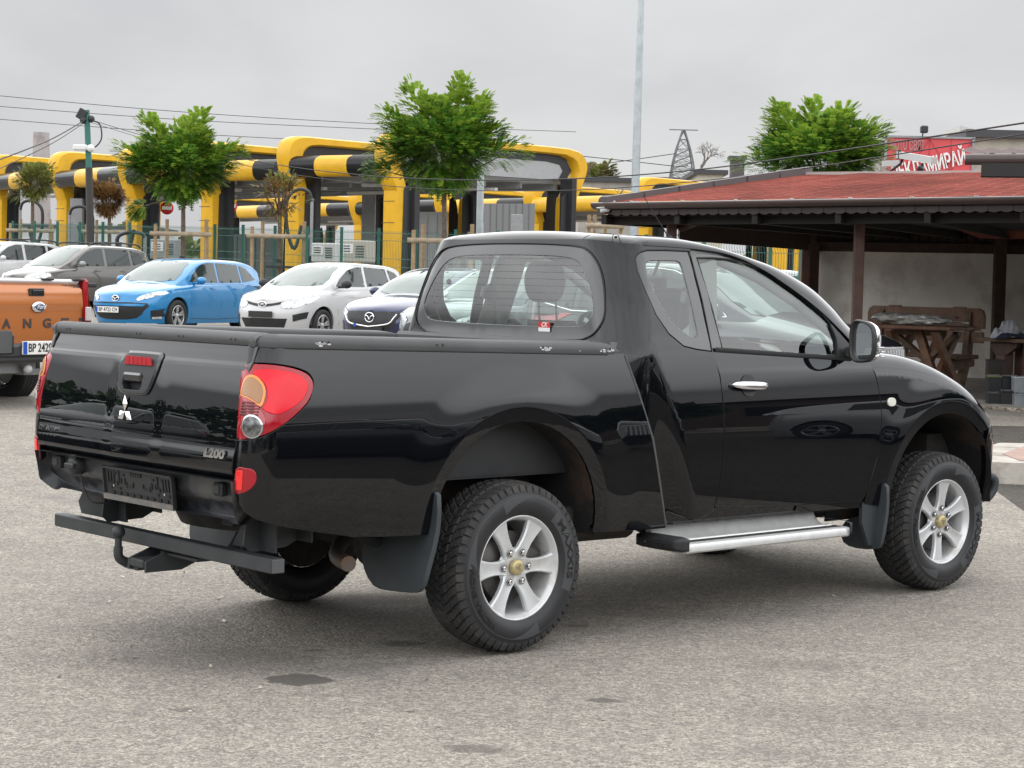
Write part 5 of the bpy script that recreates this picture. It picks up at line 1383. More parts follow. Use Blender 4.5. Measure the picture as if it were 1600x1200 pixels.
def frond(b,p,d,up,ln,n=6,w_=.035):
    w_*=1.25
    "a pinnate leaf: leaflet pairs along a drooping stalk"
    d=d.normalized(); s=d.cross(up); s= s.normalized() if s.length>1e-4 else Vector((1,0,0)); u=s.cross(d)
    for k in range(n):
        t=(k+.6)/n; q=p+d*(ln*t)-Vector((0,0,1))*(ln*.35*t*t)
        L_=ln*.36*(1-.45*abs(t-.5)*1.6)
        for sg in (-1,1):
            e=q+(s*sg*.9+d*.45).normalized()*L_-u*L_*.12; h=d*w_*.5*(1+.5*random.random())
            b.add([q-h*.6,e-h*.25,e+h*.35,q+h*.7],[(0,1,2,3)],False)
    t=p+d*ln-Vector((0,0,1))*(ln*.35); h=s*w_*.5
    b.add([t-d*w_*2-h,t+d*w_,t-d*w_*2+h],[(0,1,2)],False)
def crown_tree(name,px,pyc,Y,rx,rz,trunk_px,label,group,leaf=(LG,LGY),n=900,ln=.42,lobes=9,seed=1,stakes=True,sx=1.,dens=.68,base=None,flat=.35,spread=None,cat='tree',fl=6,wl=.035):
    random.seed(seed); c=W(px,pyc,Y); tp=W(trunk_px,400,Y); zb=zg(Y) if base is None else base
    root=empty(name,(tp.x,tp.y,zb),0,label,cat,group)
    C=Vector((c.x-tp.x,0,c.z-zb)); 
    # limb skeleton
    b=MB(); zf=C.z-rz*.75; b.tube([(0,0,0),(.02,0,zf*.5),(0,0,zf),(C.x*.6,0,C.z-rz*.2)],[.075,.06,.05,.03],9)
    L_=[]
    for k in range(lobes):
        a=2*pi*k/lobes+random.uniform(-.3,.3); el=random.uniform(-.25,1.0); r=random.uniform(.58,.88)
        e=C+Vector((cos(a)*cos(el)*rx*r,sin(a)*cos(el)*rx*r*.9,sin(el)*rz*r)); L_.append((e,random.uniform(.20,.36)*rx))
        m_=Vector((0,0,zf)).lerp(e,.5)+Vector((0,0,-.1*rz)); b.tube([(0,0,zf),tuple(m_),tuple(e)],[.03,.018,.006],6)
    if spread:
        for (ex,ez,er) in spread:
            e=C+Vector((ex*rx,random.uniform(-.3,.3)*rx,ez*rz)); L_.append((e,er*rx)); b.tube([(0,0,zf),tuple(Vector((0,0,zf)).lerp(e,.6)),tuple(e)],[.028,.016,.005],6)
    b.build('trunk',BARK,root)
    b1,b2=MB(),MB()
    for i in range(n):
        if random.random()<dens:
            e,er=random.choice(L_); d=Vector((random.gauss(0,1),random.gauss(0,1),random.gauss(0,1))).normalized(); ax=(e-C).normalized(); ax=(ax+Vector((0,0,.35))).normalized(); q=d*er*random.uniform(.3,1)**.6; q=q+ax*(q.dot(ax))*.75-Vector((0,0,1))*0; p=e+q*.82
            dd=(d*.8+Vector((0,0,.15))+ax*.9)
        else:
            d=Vector((random.gauss(0,1),random.gauss(0,1),random.gauss(0,1))).normalized(); r=random.uniform(.2,1)**.5*.78
            p=C+Vector((d.x*rx*r,d.y*rx*r*.9,d.z*rz*r)); 
            if p.z<C.z-rz*(1-flat): p.z=C.z-rz*(1-flat)+random.uniform(-.1,.1)*rz
            dd=d+Vector((0,0,.1))
        # the second, yellower leaf colour is likelier at the outer upper side
        rr_=((p.x-C.x)/rx)**2+((p.z-C.z)/rz)**2
        alt_frond=random.random()< (.26+.85*max(0,(p.z-C.z)/rz)*min(1,rr_)+.25*max(0,rr_-.6))
        frond(b2 if alt_frond else b1,p,dd,Vector((0,0,1)),ln*random.uniform(.75,1.25),fl,wl)
    b1.build('crown',leaf[0],root); b2.build('young_foliage',leaf[1],root)
    if stakes:
        H=2.15
        for k,(dx,dy) in enumerate(((-.62,-.25),(.62,-.25),(.55,.3),(-.45,.35))):
            b=MB(); b.cyl((dx,dy,0),(dx,dy,H+.15*(k%2)),.045,8); b.build('stake',STK,root)
        b=MB(); b.cyl((-.75,-.30,H-.22),(.75,-.30,H-.22),.055,8); b.build('cross_bar',mat('cross_bar_wood',(.36,.29,.20),rough=.8,var=.2),root)
        b=MB(); b.box((.2,-.12,1.2),(1.0,.03,.06)); b.box((0,0,1.35),(.12,.12,.08)); b.build('tree_tie',BLK,root)
    return root
G_='umbrella trees staked along the fence'
crown_tree('robinia_tree',284,262,47,1.22,.92,285,'bushy green robinia with upright shoots above the blue hatchback',G_,n=4600,seed=4,lobes=24,ln=.21,spread=[(-.55,.95,.26),(.36,1.02,.30),(-.05,.75,.3),(-.95,-.1,.25),(.93,.35,.28),(-.95,.25,.3),(-.9,-1.05,.12)],flat=.30,wl=.040)
crown_tree('robinia_tree',694,233,41,1.22,1.06,692,'tall bushy green robinia behind the pickup rear window',G_,n=5400,seed=9,lobes=26,ln=.20,spread=[(-.55,.95,.28),(.28,1.12,.22),(.58,.8,.24),(-.9,.5,.25),(1.1,-.05,.3),(-1.15,-.42,.16),(.1,.7,.3),(-.95,-.1,.25)],flat=.28,wl=.037)
crown_tree('robinia_tree',1280,248,40,1.25,.86,1285,'green robinia crown rising above the red shelter roof',G_,n=4400,seed=13,lobes=24,ln=.22,spread=[(-.6,.85,.25),(-.1,.9,.25),(.3,.8,.25),(.8,.45,.3),(-1.0,-.2,.28),(.8,-.1,.3)],stakes=False,flat=.6,wl=.040)
crown_tree('young_tree',56,284,60,.66,.66,50,'small yellowing tree at the left by the portal frame',G_,leaf=(LO,LO),n=1900,seed=21,ln=.13,wl=.032,lobes=16,dens=.35,fl=4,spread=[(-.9,-.6,.3),(.7,-.2,.3)])
crown_tree('young_tree',168,311,57,.55,.58,170,'small dry brown tree right of the green lamp pole',G_,leaf=(LB,LB),n=1800,seed=22,ln=.13,wl=.034,lobes=16,dens=.3,fl=4)
crown_tree('young_tree',438,306,46,.52,.62,436,'sparse half bare brown tree above the white hatchback',G_,leaf=(LB,LO),n=480,seed=24,ln=.12,wl=.034,lobes=14,dens=.6,fl=4,spread=[(.9,-.2,.4),(-.6,-.5,.4)])
# staked sapling by the lamp pole: bare twigs
def twig_tree(px,pyb,pyt,Y,label,seed,h_spread=.9,name='bare_tree',depth=4,r0=.05,n0=4):
    random.seed(seed); p=W(px,pyb,Y); top=W(px,pyt,Y); H=top.z-p.z; root=empty(name,p,0,label,'tree'); b=MB()
    def br(q,d,ln,r,k):
        e=q+d*ln; b.tube([q,q.lerp(e,.5)+Vector((random.uniform(-1,1),0,random.uniform(-1,1)))*ln*.06,e],[r,r*.8,r*.55],5,False)
        if k==0: return
        for i in range(random.choice((2,3))):
            a=random.uniform(.25,.75)*random.choice((-1,1)); nd=Vector((d.x*cos(a)-d.z*sin(a),d.y+random.uniform(-.4,.4),d.x*sin(a)+d.z*cos(a))).normalized()
            br(q.lerp(e,random.uniform(.55,1)),nd,ln*random.uniform(.6,.8),r*.6,k-1)
    br(Vector((0,0,0)),Vector((0,0,1)),H*.38,r0,depth); b.build('branches',mat('grey_bark',(.16,.145,.13),rough=.9),root); return root
twig_tree(960,325,284,44,'bare twiggy sapling left of the tall lamp pole',5,r0=.02)
twig_tree(1095,285,212,120,'leafless tree beside the power pylon',11,r0=.09,depth=5)
p=W(945,372,43); root=empty('stake_frame',(p.x,p.y,zg(43)),0,'wooden stake frame around the sapling by the lamp pole','stakes'); H=W(945,336,43).z-zg(43)
for k,(dx,dy,hh_) in enumerate(((-.36,0,0),(-.22,.4,.02),(.02,.2,.16),(.36,0,.02))):
    b=MB(); b.cyl((dx,dy,0),(dx,dy,H+hh_),.04,8); b.build('stake',STK,root)
b=MB(); b.cyl((-.42,-.07,H-.25),(.42,-.07,H-.25),.055,8); b.build('cross_bar',mat('cross_bar_wood'),root)
# ================================================================== POLES AND CABLES
GALV=mat('galvanised_steel',(.42,.46,.48),rough=.42,metal=.5,var=.12,vscale=6)
p=W(988,372,38); q=W(1002,-30,38); root=empty('lamp_pole',(p.x,p.y,zg(38)),0,'tall galvanised lamp pole left of the shelter roof','lamp pole')
b=MB(); b.tube([(0,0,0),(0.03,0,2),(q.x-p.x+.02,0,q.z-zg(38)+2.5)],[.092,.088,.050],18); b.build('shaft',GALV,root)
b=MB(); b.box((0,0,.02),(.4,.4,.04)); b.build('foot_plate',GALV,root)
b=MB(); b.tube([(q.x-p.x+.02,0,q.z+2),(q.x-p.x+.1,-.6,q.z+2.3),(q.x-p.x+.12,-1.3,q.z+2.35)],.035,8); b.box((q.x-p.x+.12,-1.6,q.z+2.33),(.28,.6,.10),bev=.03); b.build('lamp_head',GALV,root)
p=W(749,372,47); q=W(749,170,47); root=empty('lamp_pole',(p.x,p.y,zg(47)),0,'galvanised pole whose top hides in the middle tree','lamp pole')
b=MB(); b.box((0,0,(q.z-zg(47))/2),(.17,.17,q.z-zg(47)),bev=.04); b.build('shaft',GALV,root)
# green/dark camera pole on the left
Yp=54.; b0=W(144,400,Yp); t0_=W(135.5,172,Yp); m0=W(139,262,Yp); root=empty('camera_pole',(b0.x,b0.y,zg(Yp)),0,'slim pole with camera and floodlight, green upper half','pole')
rl=lambda v_: (v_.x-b0.x,v_.y-b0.y,v_.z-zg(Yp))
b=MB(); b.tube([(0,0,0),rl(m0)],[.12,.10],12); b.build('lower_shaft',mat('dark_pole',(.035,.033,.03),rough=.5),root)
b=MB(); b.tube([rl(m0),rl(t0_)],[.085,.08],12); b.build('upper_shaft',mat('green_pole',(.03,.16,.13),rough=.5),root)
b=MB(); z=W(137,231,Yp); b.M=Matrix.Translation(rl(z)); b.box((-.18,-.1,0),(.40,.18,.16),bev=.03); b.sphere((.12,-.15,-.02),.11,12,8); b.build('camera',WHP,root)
b=MB(); z=W(129,179,Yp); b.M=Matrix.Translation(rl(z))@Matrix.Rotation(.5,4,'Y'); b.box((0,-.1,0),(.26,.06,.30),bev=.02); b.build('floodlight',BLK,root); 
b=MB(); z=W(131,188,Yp); b.M=Matrix.Translation(rl(z)); b.sphere((0,-.05,0),.11,8,6); b.sphere((.22,-.05,.04),.10,8,6); b.tube(smoothpoly([(.22,0,0),(.45,0,-.1),(.50,0,-.5),(.30,0,-.75),(.12,0,-.6)],4,False),.022,6); b.build('cable_clamps',BLK,root)
CAB=mat('black_cable',(.012,.012,.013),rough=.6)
def cable(pts,r,label,group='overhead power lines'):
    P=[W(*q) for q in pts]; o=P[0]; b=MB(); b.tube(smoothpoly([tuple(v_-o) for v_ in P],6,False),r,6); ob=b.build('overhead_cable',CAB,None,loc=o); tag(ob,label,'cable',group)
cable([(-30,147,140),(300,176,140),(640,196,150),(900,206,160)],.022,'topmost thin power line across the left sky')
cable([(-30,164,140),(300,188,140),(640,204,150)],.022,'middle thin power line across the left sky')
cable([(-30,184,140),(300,209,140),(640,226,150)],.022,'lowest thin power line across the left sky')
cable([(138,186,54),(250,219,50),(400,252,45),(560,273,40),(720,281,36),(900,279,32),(1080,266,29),(1250,244,26),(1420,219,23),(1640,186,20)],.010,'thick twisted cable sagging from the camera pole to the upper right edge','cables from the camera pole')
cable([(138,190,54),(250,224,50),(400,262,45),(560,286,40),(720,297,36),(900,297,32),(1080,284,29),(1250,264,26),(1420,238,23),(1640,203,20)],.0075,'thinner lower cable sagging from the camera pole to the right edge','cables from the camera pole')
cable([(134,187,54),(85,215,50),(35,236,46),(-30,260,42)],.016,'cable dropping from the camera pole to the left edge','cables from the camera pole')
cable([(134,190,54),(85,222,50),(20,254,46),(-30,276,42)],.011,'lower cable dropping from the camera pole to the left edge','cables from the camera pole')
cable([(900,243,150),(985,252,150),(1060,260,150),(1075,258,150)],.03,'thin far power line left of the pylon')
cable([(900,262,150),(985,250,150),(1056,240,150)],.03,'rising far power line left of the pylon')
# chimney, pylon
p=W(63,372,230); h=W(63,207,230).z-p.z; root=empty('chimney',(p.x,p.y,p.z),0,'tall concrete factory chimney at the far left','chimney')
b=MB(); b.lathe([(1.45,-5),(1.25,0),(.95,h),(.85,h),(.83,h-2)],20,'Z'); b.build('stack',mat('chimney_concrete',(.30,.27,.26),rough=.9,dirt=(.16,.14,.14),dscale=.4),root)
b=MB(); b.lathe([(1.0,h-3.6),(1.5,h-3.6),(1.5,h-3.4),(1.0,h-3.4)],20,'Z'); 
for k in range(10): a=k*.628; b.cyl((1.45*cos(a),1.45*sin(a),h-3.5),(1.45*cos(a),1.45*sin(a),h-2.6),.03,4)
b.build('gallery',GRM,root)
p=W(1066,285,200); tpz=W(1068,203,200); root=empty('power_pylon',(p.x,p.y,1.4),0,'dark lattice power pylon behind the shelter roof','pylon')
H=tpz.z-1.4; b=MB(); wb=1.35
lev=[(0,1.45),(.35,1.35),(.62,1.25),(.72,1.2),(.80,1.0),(.88,.70),(1.0,.10)]
for i in range(len(lev)-1):
    (a,wa),(c,wc)=lev[i],lev[i+1]
    for sx in (-1,1):
        for sy in (-1,1): b.beam((sx*wa,sy*wa,a*H),(sx*wc,sy*wc,c*H),.12,.12)
        ns=3 if i<2 else 2
        for k in range(ns):
            z0=lerp(a,c,k/ns)*H; z1=lerp(a,c,(k+1)/ns)*H; w0_=lerp(wa,wc,k/ns); w1_=lerp(wa,wc,(k+1)/ns)
            b.beam((-w0_,sx*w0_,z0),(w1_,sx*w1_,z1),.055,.055); b.beam((w0_,sx*w0_,z0),(-w1_,sx*w1_,z1),.055,.055); b.beam((-w1_,sx*w1_,z1),(w1_,sx*w1_,z1),.055,.055); b.beam((sx*w1_,-w1_,z1),(sx*w1_,w1_,z1),.055,.055)
b.build('lattice',mat('pylon_steel',(.13,.135,.14),rough=.7),root)
b=MB()
for z,hw in ((.70,3.4),(.62,2.4)): b.beam((-hw,0,z*H),(hw,0,z*H),.2,.2)
b.beam((-1.5,0,H),(1.5,0,H),.1,.1); b.build('cross_arm',mat('pylon_steel'),root)
p=W(1151,282,130); root=empty('roof_chimney',(p.x,p.y,p.z-1),0,'short dark chimney with cap right of the pylon','chimney'); b=MB(); b.box((0,0,1.2),(.9,.9,2.4)); b.box((0,0,2.5),(1.2,1.2,.25)); b.build('shaft',mat('soot_brick',(.09,.08,.08),rough=.9,var=.3,vscale=4),root)
b=MB(); b.beam((-1.5,0,1),(3.5,0,1.0),.2,.2); b.build('ridge_bar',DGR,root)
# distant round tree, tree belts and buildings
crown_tree('round_tree',918,290,150,2.8,1.7,918,'pale grey brown rounded tree behind the grey gable','background trees',leaf=(leafmat('leaf_far',(.20,.17,.11),(.32,.28,.18),.1),LO),n=1500,seed=31,ln=.7,stakes=False,dens=.3,flat=.1,wl=.16,lobes=8)
def belt(name,x0,x1,Y,zt,n,leaf,label,seed,zb=1.5,kind='stuff',dy=6,ln=1.0):
    random.seed(seed); b=MB()
    ph=[random.uniform(0,6) for _ in range(4)]
    for i in range(n):
        x=random.uniform(x0,x1); h_=zt*(.62+.16*sin(x*.21+ph[0])+.14*sin(x*.53+ph[1])+.08*sin(x*1.3+ph[2])); z=zb+h_*random.random()**.8; y=Y+random.uniform(-dy,dy)
        d=Vector((random.gauss(0,1),random.gauss(0,1),random.gauss(0,.6))).normalized(); u=d.orthogonal().normalized(); s=ln*random.uniform(.5,1.1)
        b.add([Vector((x,y,z))+d*s,Vector((x,y,z))+u*s*.7,Vector((x,y,z))-d*s,Vector((x,y,z))-u*s*.7],[(0,1,2,3)],False)
    o=b.build(name,leaf); tag(o,label,'trees',kind=kind); return o
belt('far_trees',-60,-5,170,5.2,3800,leafmat('leaf_belt',(.08,.12,.03),(.24,.24,.09),.15),'far belt of green and yellowing trees behind the car wash',41,ln=.8)
belt('far_trees',-5,50,150,3.6,2400,LO,'far belt of yellowing trees behind the back row of the wash',42,ln=.8)
def building(x0,x1,py,Y,m,label,name='building',depth=10,roof=None,wins=0,zb=1.4):
    a=W(x0,py,Y); c=W(x1,py,Y); h=a.z-zb; root=empty(name,(a.x,a.y,zb),0,label,'building'); wd=c.x-a.x; b=MB(); b.box((wd/2,depth/2,h/2),(wd,depth,h)); b.build('wall',m,root)
    b=MB(); b.box((wd/2,depth/2,h+.12),(wd+.5,depth+.5,.24)); b.build('roof',roof or DGR,root)
    for k in range(wins):
        b=MB(); b.box((wd*(k+.5)/wins,-.03,h*.62),(wd/wins*.5,.05,h*.3)); f=b.build('window',WHP,root); b=MB(); b.box((wd*(k+.5)/wins,-.06,h*.62),(wd/wins*.42,.03,h*.24)); b.build('pane',mat('far_pane',(.05,.06,.07),rough=.1),f)
    return root
building(-60,240,352,160,mat('far_white_wall',(.55,.56,.57),rough=.8,var=.1,vscale=.3),'long pale building far behind the wash on the left',wins=14)
building(905,1010,283,110,mat('far_concrete',(.36,.34,.31),rough=.9,dirt=(.24,.22,.2),dscale=1.),'low concrete building behind the back row',wins=0)
building(1090,1130,272,105,mat('far_beige',(.50,.46,.38),rough=.9),'beige block behind the wash roof near the pylon',wins=0)
# ================================================================== BILLBOARD
bb=W(1385,214,58); br_=W(1521,212,58); bbz=W(1452,285,58).z; root=empty('billboard',(bb.x,bb.y,bbz),0,'large red billboard with white lettering behind the shelter roof','billboard')
wd=br_.x-bb.x; hg=bb.z-bbz+.02
b=MB(); b.box((wd/2,.05,hg/2),(wd,.06,hg)); b.build('board',mat('billboard_red',(.62,.075,.085),rough=.55,var=.08,vscale=1),root)
b=MB()
for z in (0,hg): b.box((wd/2,.02,z),(wd+.1,.12,.06))
for x in (0,wd): b.box((x,.02,hg/2),(.06,.12,hg))
b.build('frame',GRM,root)
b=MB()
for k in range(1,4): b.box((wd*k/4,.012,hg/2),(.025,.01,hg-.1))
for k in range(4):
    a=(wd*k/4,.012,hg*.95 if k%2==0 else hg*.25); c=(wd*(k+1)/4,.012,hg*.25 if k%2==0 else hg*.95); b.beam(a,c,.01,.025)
b.build('frame_shadows',mat('billboard_frame_shadow',(.42,.045,.055),rough=.6),root)  # backing frame's shadow put on the board as darker red strips
b=MB(); b.cyl((wd*.41,0,hg),(wd*.41,-.35,hg+.28),.02,6); b.box((wd*.40,-.38,hg+.20),(.22,.2,.22),bev=.03); b.build('spotlight',BLK,root)
text('headline','МОТО СВЯТ',(wd*.24,-.0,hg*.80),(1,0,0),(0,0,1),.40,mat('faded_print',(.42,.20,.20),rough=.6),root,.01,.012,width=wd*.40)
text('slogan','РЕКЛАМИРАЙ',(wd*.50,-.03,hg*.37),(1,0,.25),(-.25,0,1),.60,WHP,root,.01,.014,width=wd*.86)
b=MB(); 
for x in (wd*.1,wd*.9): b.box((x,.3,-1),(.2,.2,bbz*0+2+hg))
b.build('support_post',GRM,root)
building(1376,1392,233,59.5,mat('far_concrete'),'grey concrete edge behind the billboard left side',depth=2)
building(1519,1700,215,60,mat('stone_beige',(.42,.39,.33),rough=.9,dirt=(.3,.27,.23),dscale=2),'beige building behind the right end of the billboard',depth=6)
# grey concrete slab roof seen over the billboard
a=W(1500,196,75); c=W(1640,214,72); root=empty('flat_roof',(a.x,a.y,a.z-.9),0,'pale sloping concrete roof edge at the upper right','roof'); b=MB(); b.prism([(0,.2),(c.x-a.x,c.z-a.z+.2),(c.x-a.x,c.z-a.z+.9),(0,.9)],(0,0,0),(1,0,0),(0,0,1),(0,3,0)); b.build('slab',mat('pale_slab',(.50,.51,.49),rough=.8,var=.1),root)
b=MB(); b.box(((c.x-a.x)/2,1.5,-2),((c.x-a.x),2.4,4)); b.build('wall',mat('stone_beige'),root)
# ================================================================== SHELTER
BRW=mat('brown_gutter',(.055,.035,.032),rough=.4,coat=.2,var=.1)
WOOD=mat('dark_stained_wood',(.050,.026,.017),rough=.65,var=.35,vscale=9)
WOODP=mat('stained_post',(.085,.042,.030),rough=.6,var=.25,vscale=7)
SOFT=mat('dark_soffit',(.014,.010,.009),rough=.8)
PLAS=mat('grey_render',(.82,.79,.74),rough=.95,var=.08,vscale=1.5,dirt=(.62,.58,.53),dscale=2.2,bump=.003,bscale=60)
def shingle():
    m=bpy.data.materials.new('red_shingles'); m.use_nodes=True; t=m.node_tree; N=t.nodes; L=t.links; b=N['Principled BSDF']
    co=N.new('ShaderNodeTexCoord'); br=N.new('ShaderNodeTexBrick'); L.new(co.outputs['UV'],br.inputs[0])
    br.inputs['Scale'].default_value=1; br.inputs['Brick Width'].default_value=.24; br.inputs['Row Height'].default_value=.17; br.inputs['Mortar Size'].default_value=.018; br.offset=0
    br.inputs['Color1'].default_value=(.20,.042,.031,1); br.inputs['Color2'].default_value=(.105,.022,.018,1); br.inputs['Mortar'].default_value=(.27,.085,.065,1)
    n=N.new('ShaderNodeTexNoise'); n.inputs['Scale'].default_value=90; L.new(co.outputs['Object'],n.inputs[0])
    n2=N.new('ShaderNodeTexNoise'); n2.inputs['Scale'].default_value=.8; n2.inputs['Detail'].default_value=6; L.new(co.outputs['Object'],n2.inputs[0])
    r=N.new('ShaderNodeMapRange'); r.inputs[1].default_value=.3; r.inputs[2].default_value=.7; r.inputs[3].default_value=.75; r.inputs[4].default_value=1.3; L.new(n.outputs['Fac'],r.inputs[0])
    r2=N.new('ShaderNodeMapRange'); r2.inputs[1].default_value=.35; r2.inputs[2].default_value=.65; r2.inputs[3].default_value=.75; r2.inputs[4].default_value=1.25; L.new(n2.outputs['Fac'],r2.inputs[0])
    mm=N.new('ShaderNodeMath'); mm.operation='MULTIPLY'; L.new(r.outputs[0],mm.inputs[0]); L.new(r2.outputs[0],mm.inputs[1])
    s=N.new('ShaderNodeVectorMath'); s.operation='SCALE'; L.new(br.outputs[0],s.inputs[0]); L.new(mm.outputs[0],s.inputs['Scale']); L.new(s.outputs[0],b.inputs['Base Color']); b.inputs['Roughness'].default_value=.95; b.inputs['Specular IOR Level'].default_value=.08
    bp=N.new('ShaderNodeBump'); bp.inputs['Distance'].default_value=.012; L.new(br.outputs['Fac'],bp.inputs['Height']); bp.invert=True; L.new(bp.outputs[0],b.inputs['Normal'])
    return m
SHG=shingle()
ea=W(944,318,24.1); eb=W(1600,309,20.3); d_=(eb-ea); ec=ea+d_*2.2     # eave line, continued beyond the frame
ez=ea.z
ra=W(1262,273,26.0); rb_=W(1600,270,24.4); rc_=ra+(rb_-ra)*2.8
fz=.30
shel=empty('shelter',(ea.x,ea.y,0),0,'open wooden shelter with red shingle roof, brown gutter and rendered back wall','shelter')
o_=Vector((ea.x,ea.y,0)); R3=lambda v_: Vector(v_)-o_
def quad_uv(b,a,c,d,e,n1,n2,wave=0):
    pass
# roof surface with real overlapping courses
b=MB(); nr=18; ncol=60; A,B,C_,D=R3(ea),R3(ec),R3(rc_),R3(ra)
Lw=(B-A).length; Ls=(D-A).length; random.seed(2)
ph=[random.uniform(0,6) for _ in range(6)]
vs=[];fs=[];uv=[]
for r in range(nr):
    for e_ in (0,1):
        for c in range(ncol+1):
            t=(r+e_)/nr; q=c/ncol; p=A.lerp(B,q).lerp(D.lerp(C_,q),t); p=p+Vector((0,0,(.007 if e_==0 else 0)+.007*sin(q*37+ph[0]+t*4)+.005*sin(q*83+ph[1])+.01+.02*sin(q*6+ph[2])*sin(pi*t)))
            vs.append(p); uv.append((q*Lw*1.0,t*nr*.17))
    o1=len(vs)-2*(ncol+1)
    for c in range(ncol):
        fs.append((o1+c,o1+c+1,o1+ncol+1+c+1,o1+ncol+1+c))
        if r>0: fs.append((o1-ncol-1+c,o1-ncol-1+c+1,o1+c+1,o1+c))
b.add(vs,fs,True)
me=b.mesh('roof_covering',SHG,35); l=me.uv_layers.new(name='UVMap')
for lp_ in me.loops: l.data[lp_.index].uv=uv[lp_.vertex_index]
link('roof_covering',me,shel)
# back slope
b=MB(); back=(D-A); back=Vector((back.x,back.y,0)); b.add([D,C_,C_+back+Vector((0,0,-.75)),D+back+Vector((0,0,-.75))],[(0,1,2,3)],False); b.build('back_slope',SHG,shel)
# ridge cap, verge board
b=MB(); b.beam(D+Vector((0,0,.01)),C_+Vector((0,0,.01)),.22,.04); b.build('ridge_cap',mat('pale_ridge',(.42,.36,.34),rough=.6),shel)
b=MB(); 
for k in range(6): p=A.lerp(D,k/6); q=A.lerp(D,(k+1)/6+.01); b.beam(p+Vector((0,0,.035+.004*k)),q+Vector((0,0,.035+.004*k)),.12,.10)
b.build('verge_board',mat('verge_metal',(.10,.085,.085),rough=.45),shel)
# gutter: half-round profile along the eave
dn=(B-A).normalized(); nn=Vector((dn.y,-dn.x,0)).normalized()
if nn.y>0: nn=-nn
b=MB(); sec=[(0,0),(.10,.0),(.122,-.008),(.125,-.02),(.12,-.045),(.10,-.07),(.06,-.085),(.0,-.088)]
vs=[]
for q in (0,1):
    base_=A.lerp(B,q) - (dn*.12 if q==0 else Vector((0,0,0)))
    for (s,z) in sec: p=base_+nn*s; vs.append((p.x,p.y,A.z+z+.01))
b.add(vs,[(j,j+1,8+j+1,8+j) for j in range(7)]+[tuple(range(8))],True); b.build('gutter',BRW,shel,ang=50)
b=MB()
for k in range(16): p=A.lerp(B,(k+.6)/16)+nn*.05; b.box((p.x,p.y,A.z+.02),(.04,.05,.012))
b.build('gutter_clips',mat('clip_metal',(.6,.6,.58),rough=.4,metal=.5),shel)
# scalloped fascia board
b=MB(); n=84
for k in range(n):
    p=A.lerp(B,(k+.5)/n*.985+.012); w_=(B-A).length/n; pts=[(-w_/2,0),(-w_/2,-.055)]+[(-w_/2+w_*i/8,-.055-.020*sin(pi*i/8)) for i in range(1,8)]+[(w_/2,-.055),(w_/2,0)]
    b.prism(pts,(p.x,p.y,A.z-.082),dn,(0,0,1),nn*(.022 if k%2 else .028))
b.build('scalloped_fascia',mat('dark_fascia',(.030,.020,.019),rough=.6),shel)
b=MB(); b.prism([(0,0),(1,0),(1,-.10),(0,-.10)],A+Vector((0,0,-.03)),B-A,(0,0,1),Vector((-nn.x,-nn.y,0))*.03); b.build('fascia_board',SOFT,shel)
# ceiling
wl=W(1262,394,29.3); wr_=W(1600,397,28.2); wdv=Vector((wr_.x-wl.x,wr_.y-wl.y,0)); wz=2.20
WL=R3(Vector((wl.x,wl.y,0))); WR_=WL+wdv*2.6
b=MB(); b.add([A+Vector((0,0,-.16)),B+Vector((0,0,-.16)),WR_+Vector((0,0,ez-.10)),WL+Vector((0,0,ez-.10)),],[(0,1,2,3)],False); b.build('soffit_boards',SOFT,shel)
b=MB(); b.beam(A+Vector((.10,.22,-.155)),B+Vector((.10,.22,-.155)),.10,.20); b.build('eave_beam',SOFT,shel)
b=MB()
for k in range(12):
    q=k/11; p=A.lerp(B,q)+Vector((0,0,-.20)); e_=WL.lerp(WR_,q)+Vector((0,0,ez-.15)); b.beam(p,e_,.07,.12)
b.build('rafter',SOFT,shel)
# rear wall with beam, posts
def wallp(q,z): p=WL+wdv*q; return Vector((p.x,p.y,z))
b=MB(); b.prism([(0,fz),(2.6,fz),(2.6,wz),(0,wz)],(WL.x,WL.y,0),wdv,(0,0,1),(0,.12,0)); b.build('rendered_wall',PLAS,shel)
b=MB(); b.beam(wallp(0,wz+.06)+Vector((0,-.05,0)),wallp(2.6,wz+.06)+Vector((0,-.05,0)),.16,.14); b.build('wall_beam',WOOD,shel)
b=MB(); b.prism([(0,wz+.13),(2.6,wz+.13),(2.6,ez),(0,ez)],(WL.x,WL.y,0),wdv,(0,0,1),(0,.08,0)); b.build('upper_boarding',WOOD,shel)
b=MB()
for k in range(60): p=wallp(2.6*k/60,0); b.box((p.x,p.y-.012,(wz+.13+ez)/2),(.012,.02,ez-wz-.15))
b.build('boarding_battens',SOFT,shel)
def post(P,h,w_=.14,nm='post',m=WOODP):
    b=MB(); b.box((P.x,P.y,(h+fz)/2),(w_,w_,h-fz),bev=.008); b.build(nm,m,shel)
p=R3(W(1271,420,29.1)); post(p,wz+.1,.15); p=R3(W(1258,420,28.9)); post(p,wz+.1,.13)
p=R3(W(1562,420,28.1)); post(p,ez-.1,.16,m=WOOD)
p=R3(W(1341,420,22.35)); post(p,ez-.17,.115)
p=R3(W(1050,350,23.95)); post(p,ez-.17,.12); 
p=R3(W(1830,420,20.0)); post(p,ez-.17,.12)
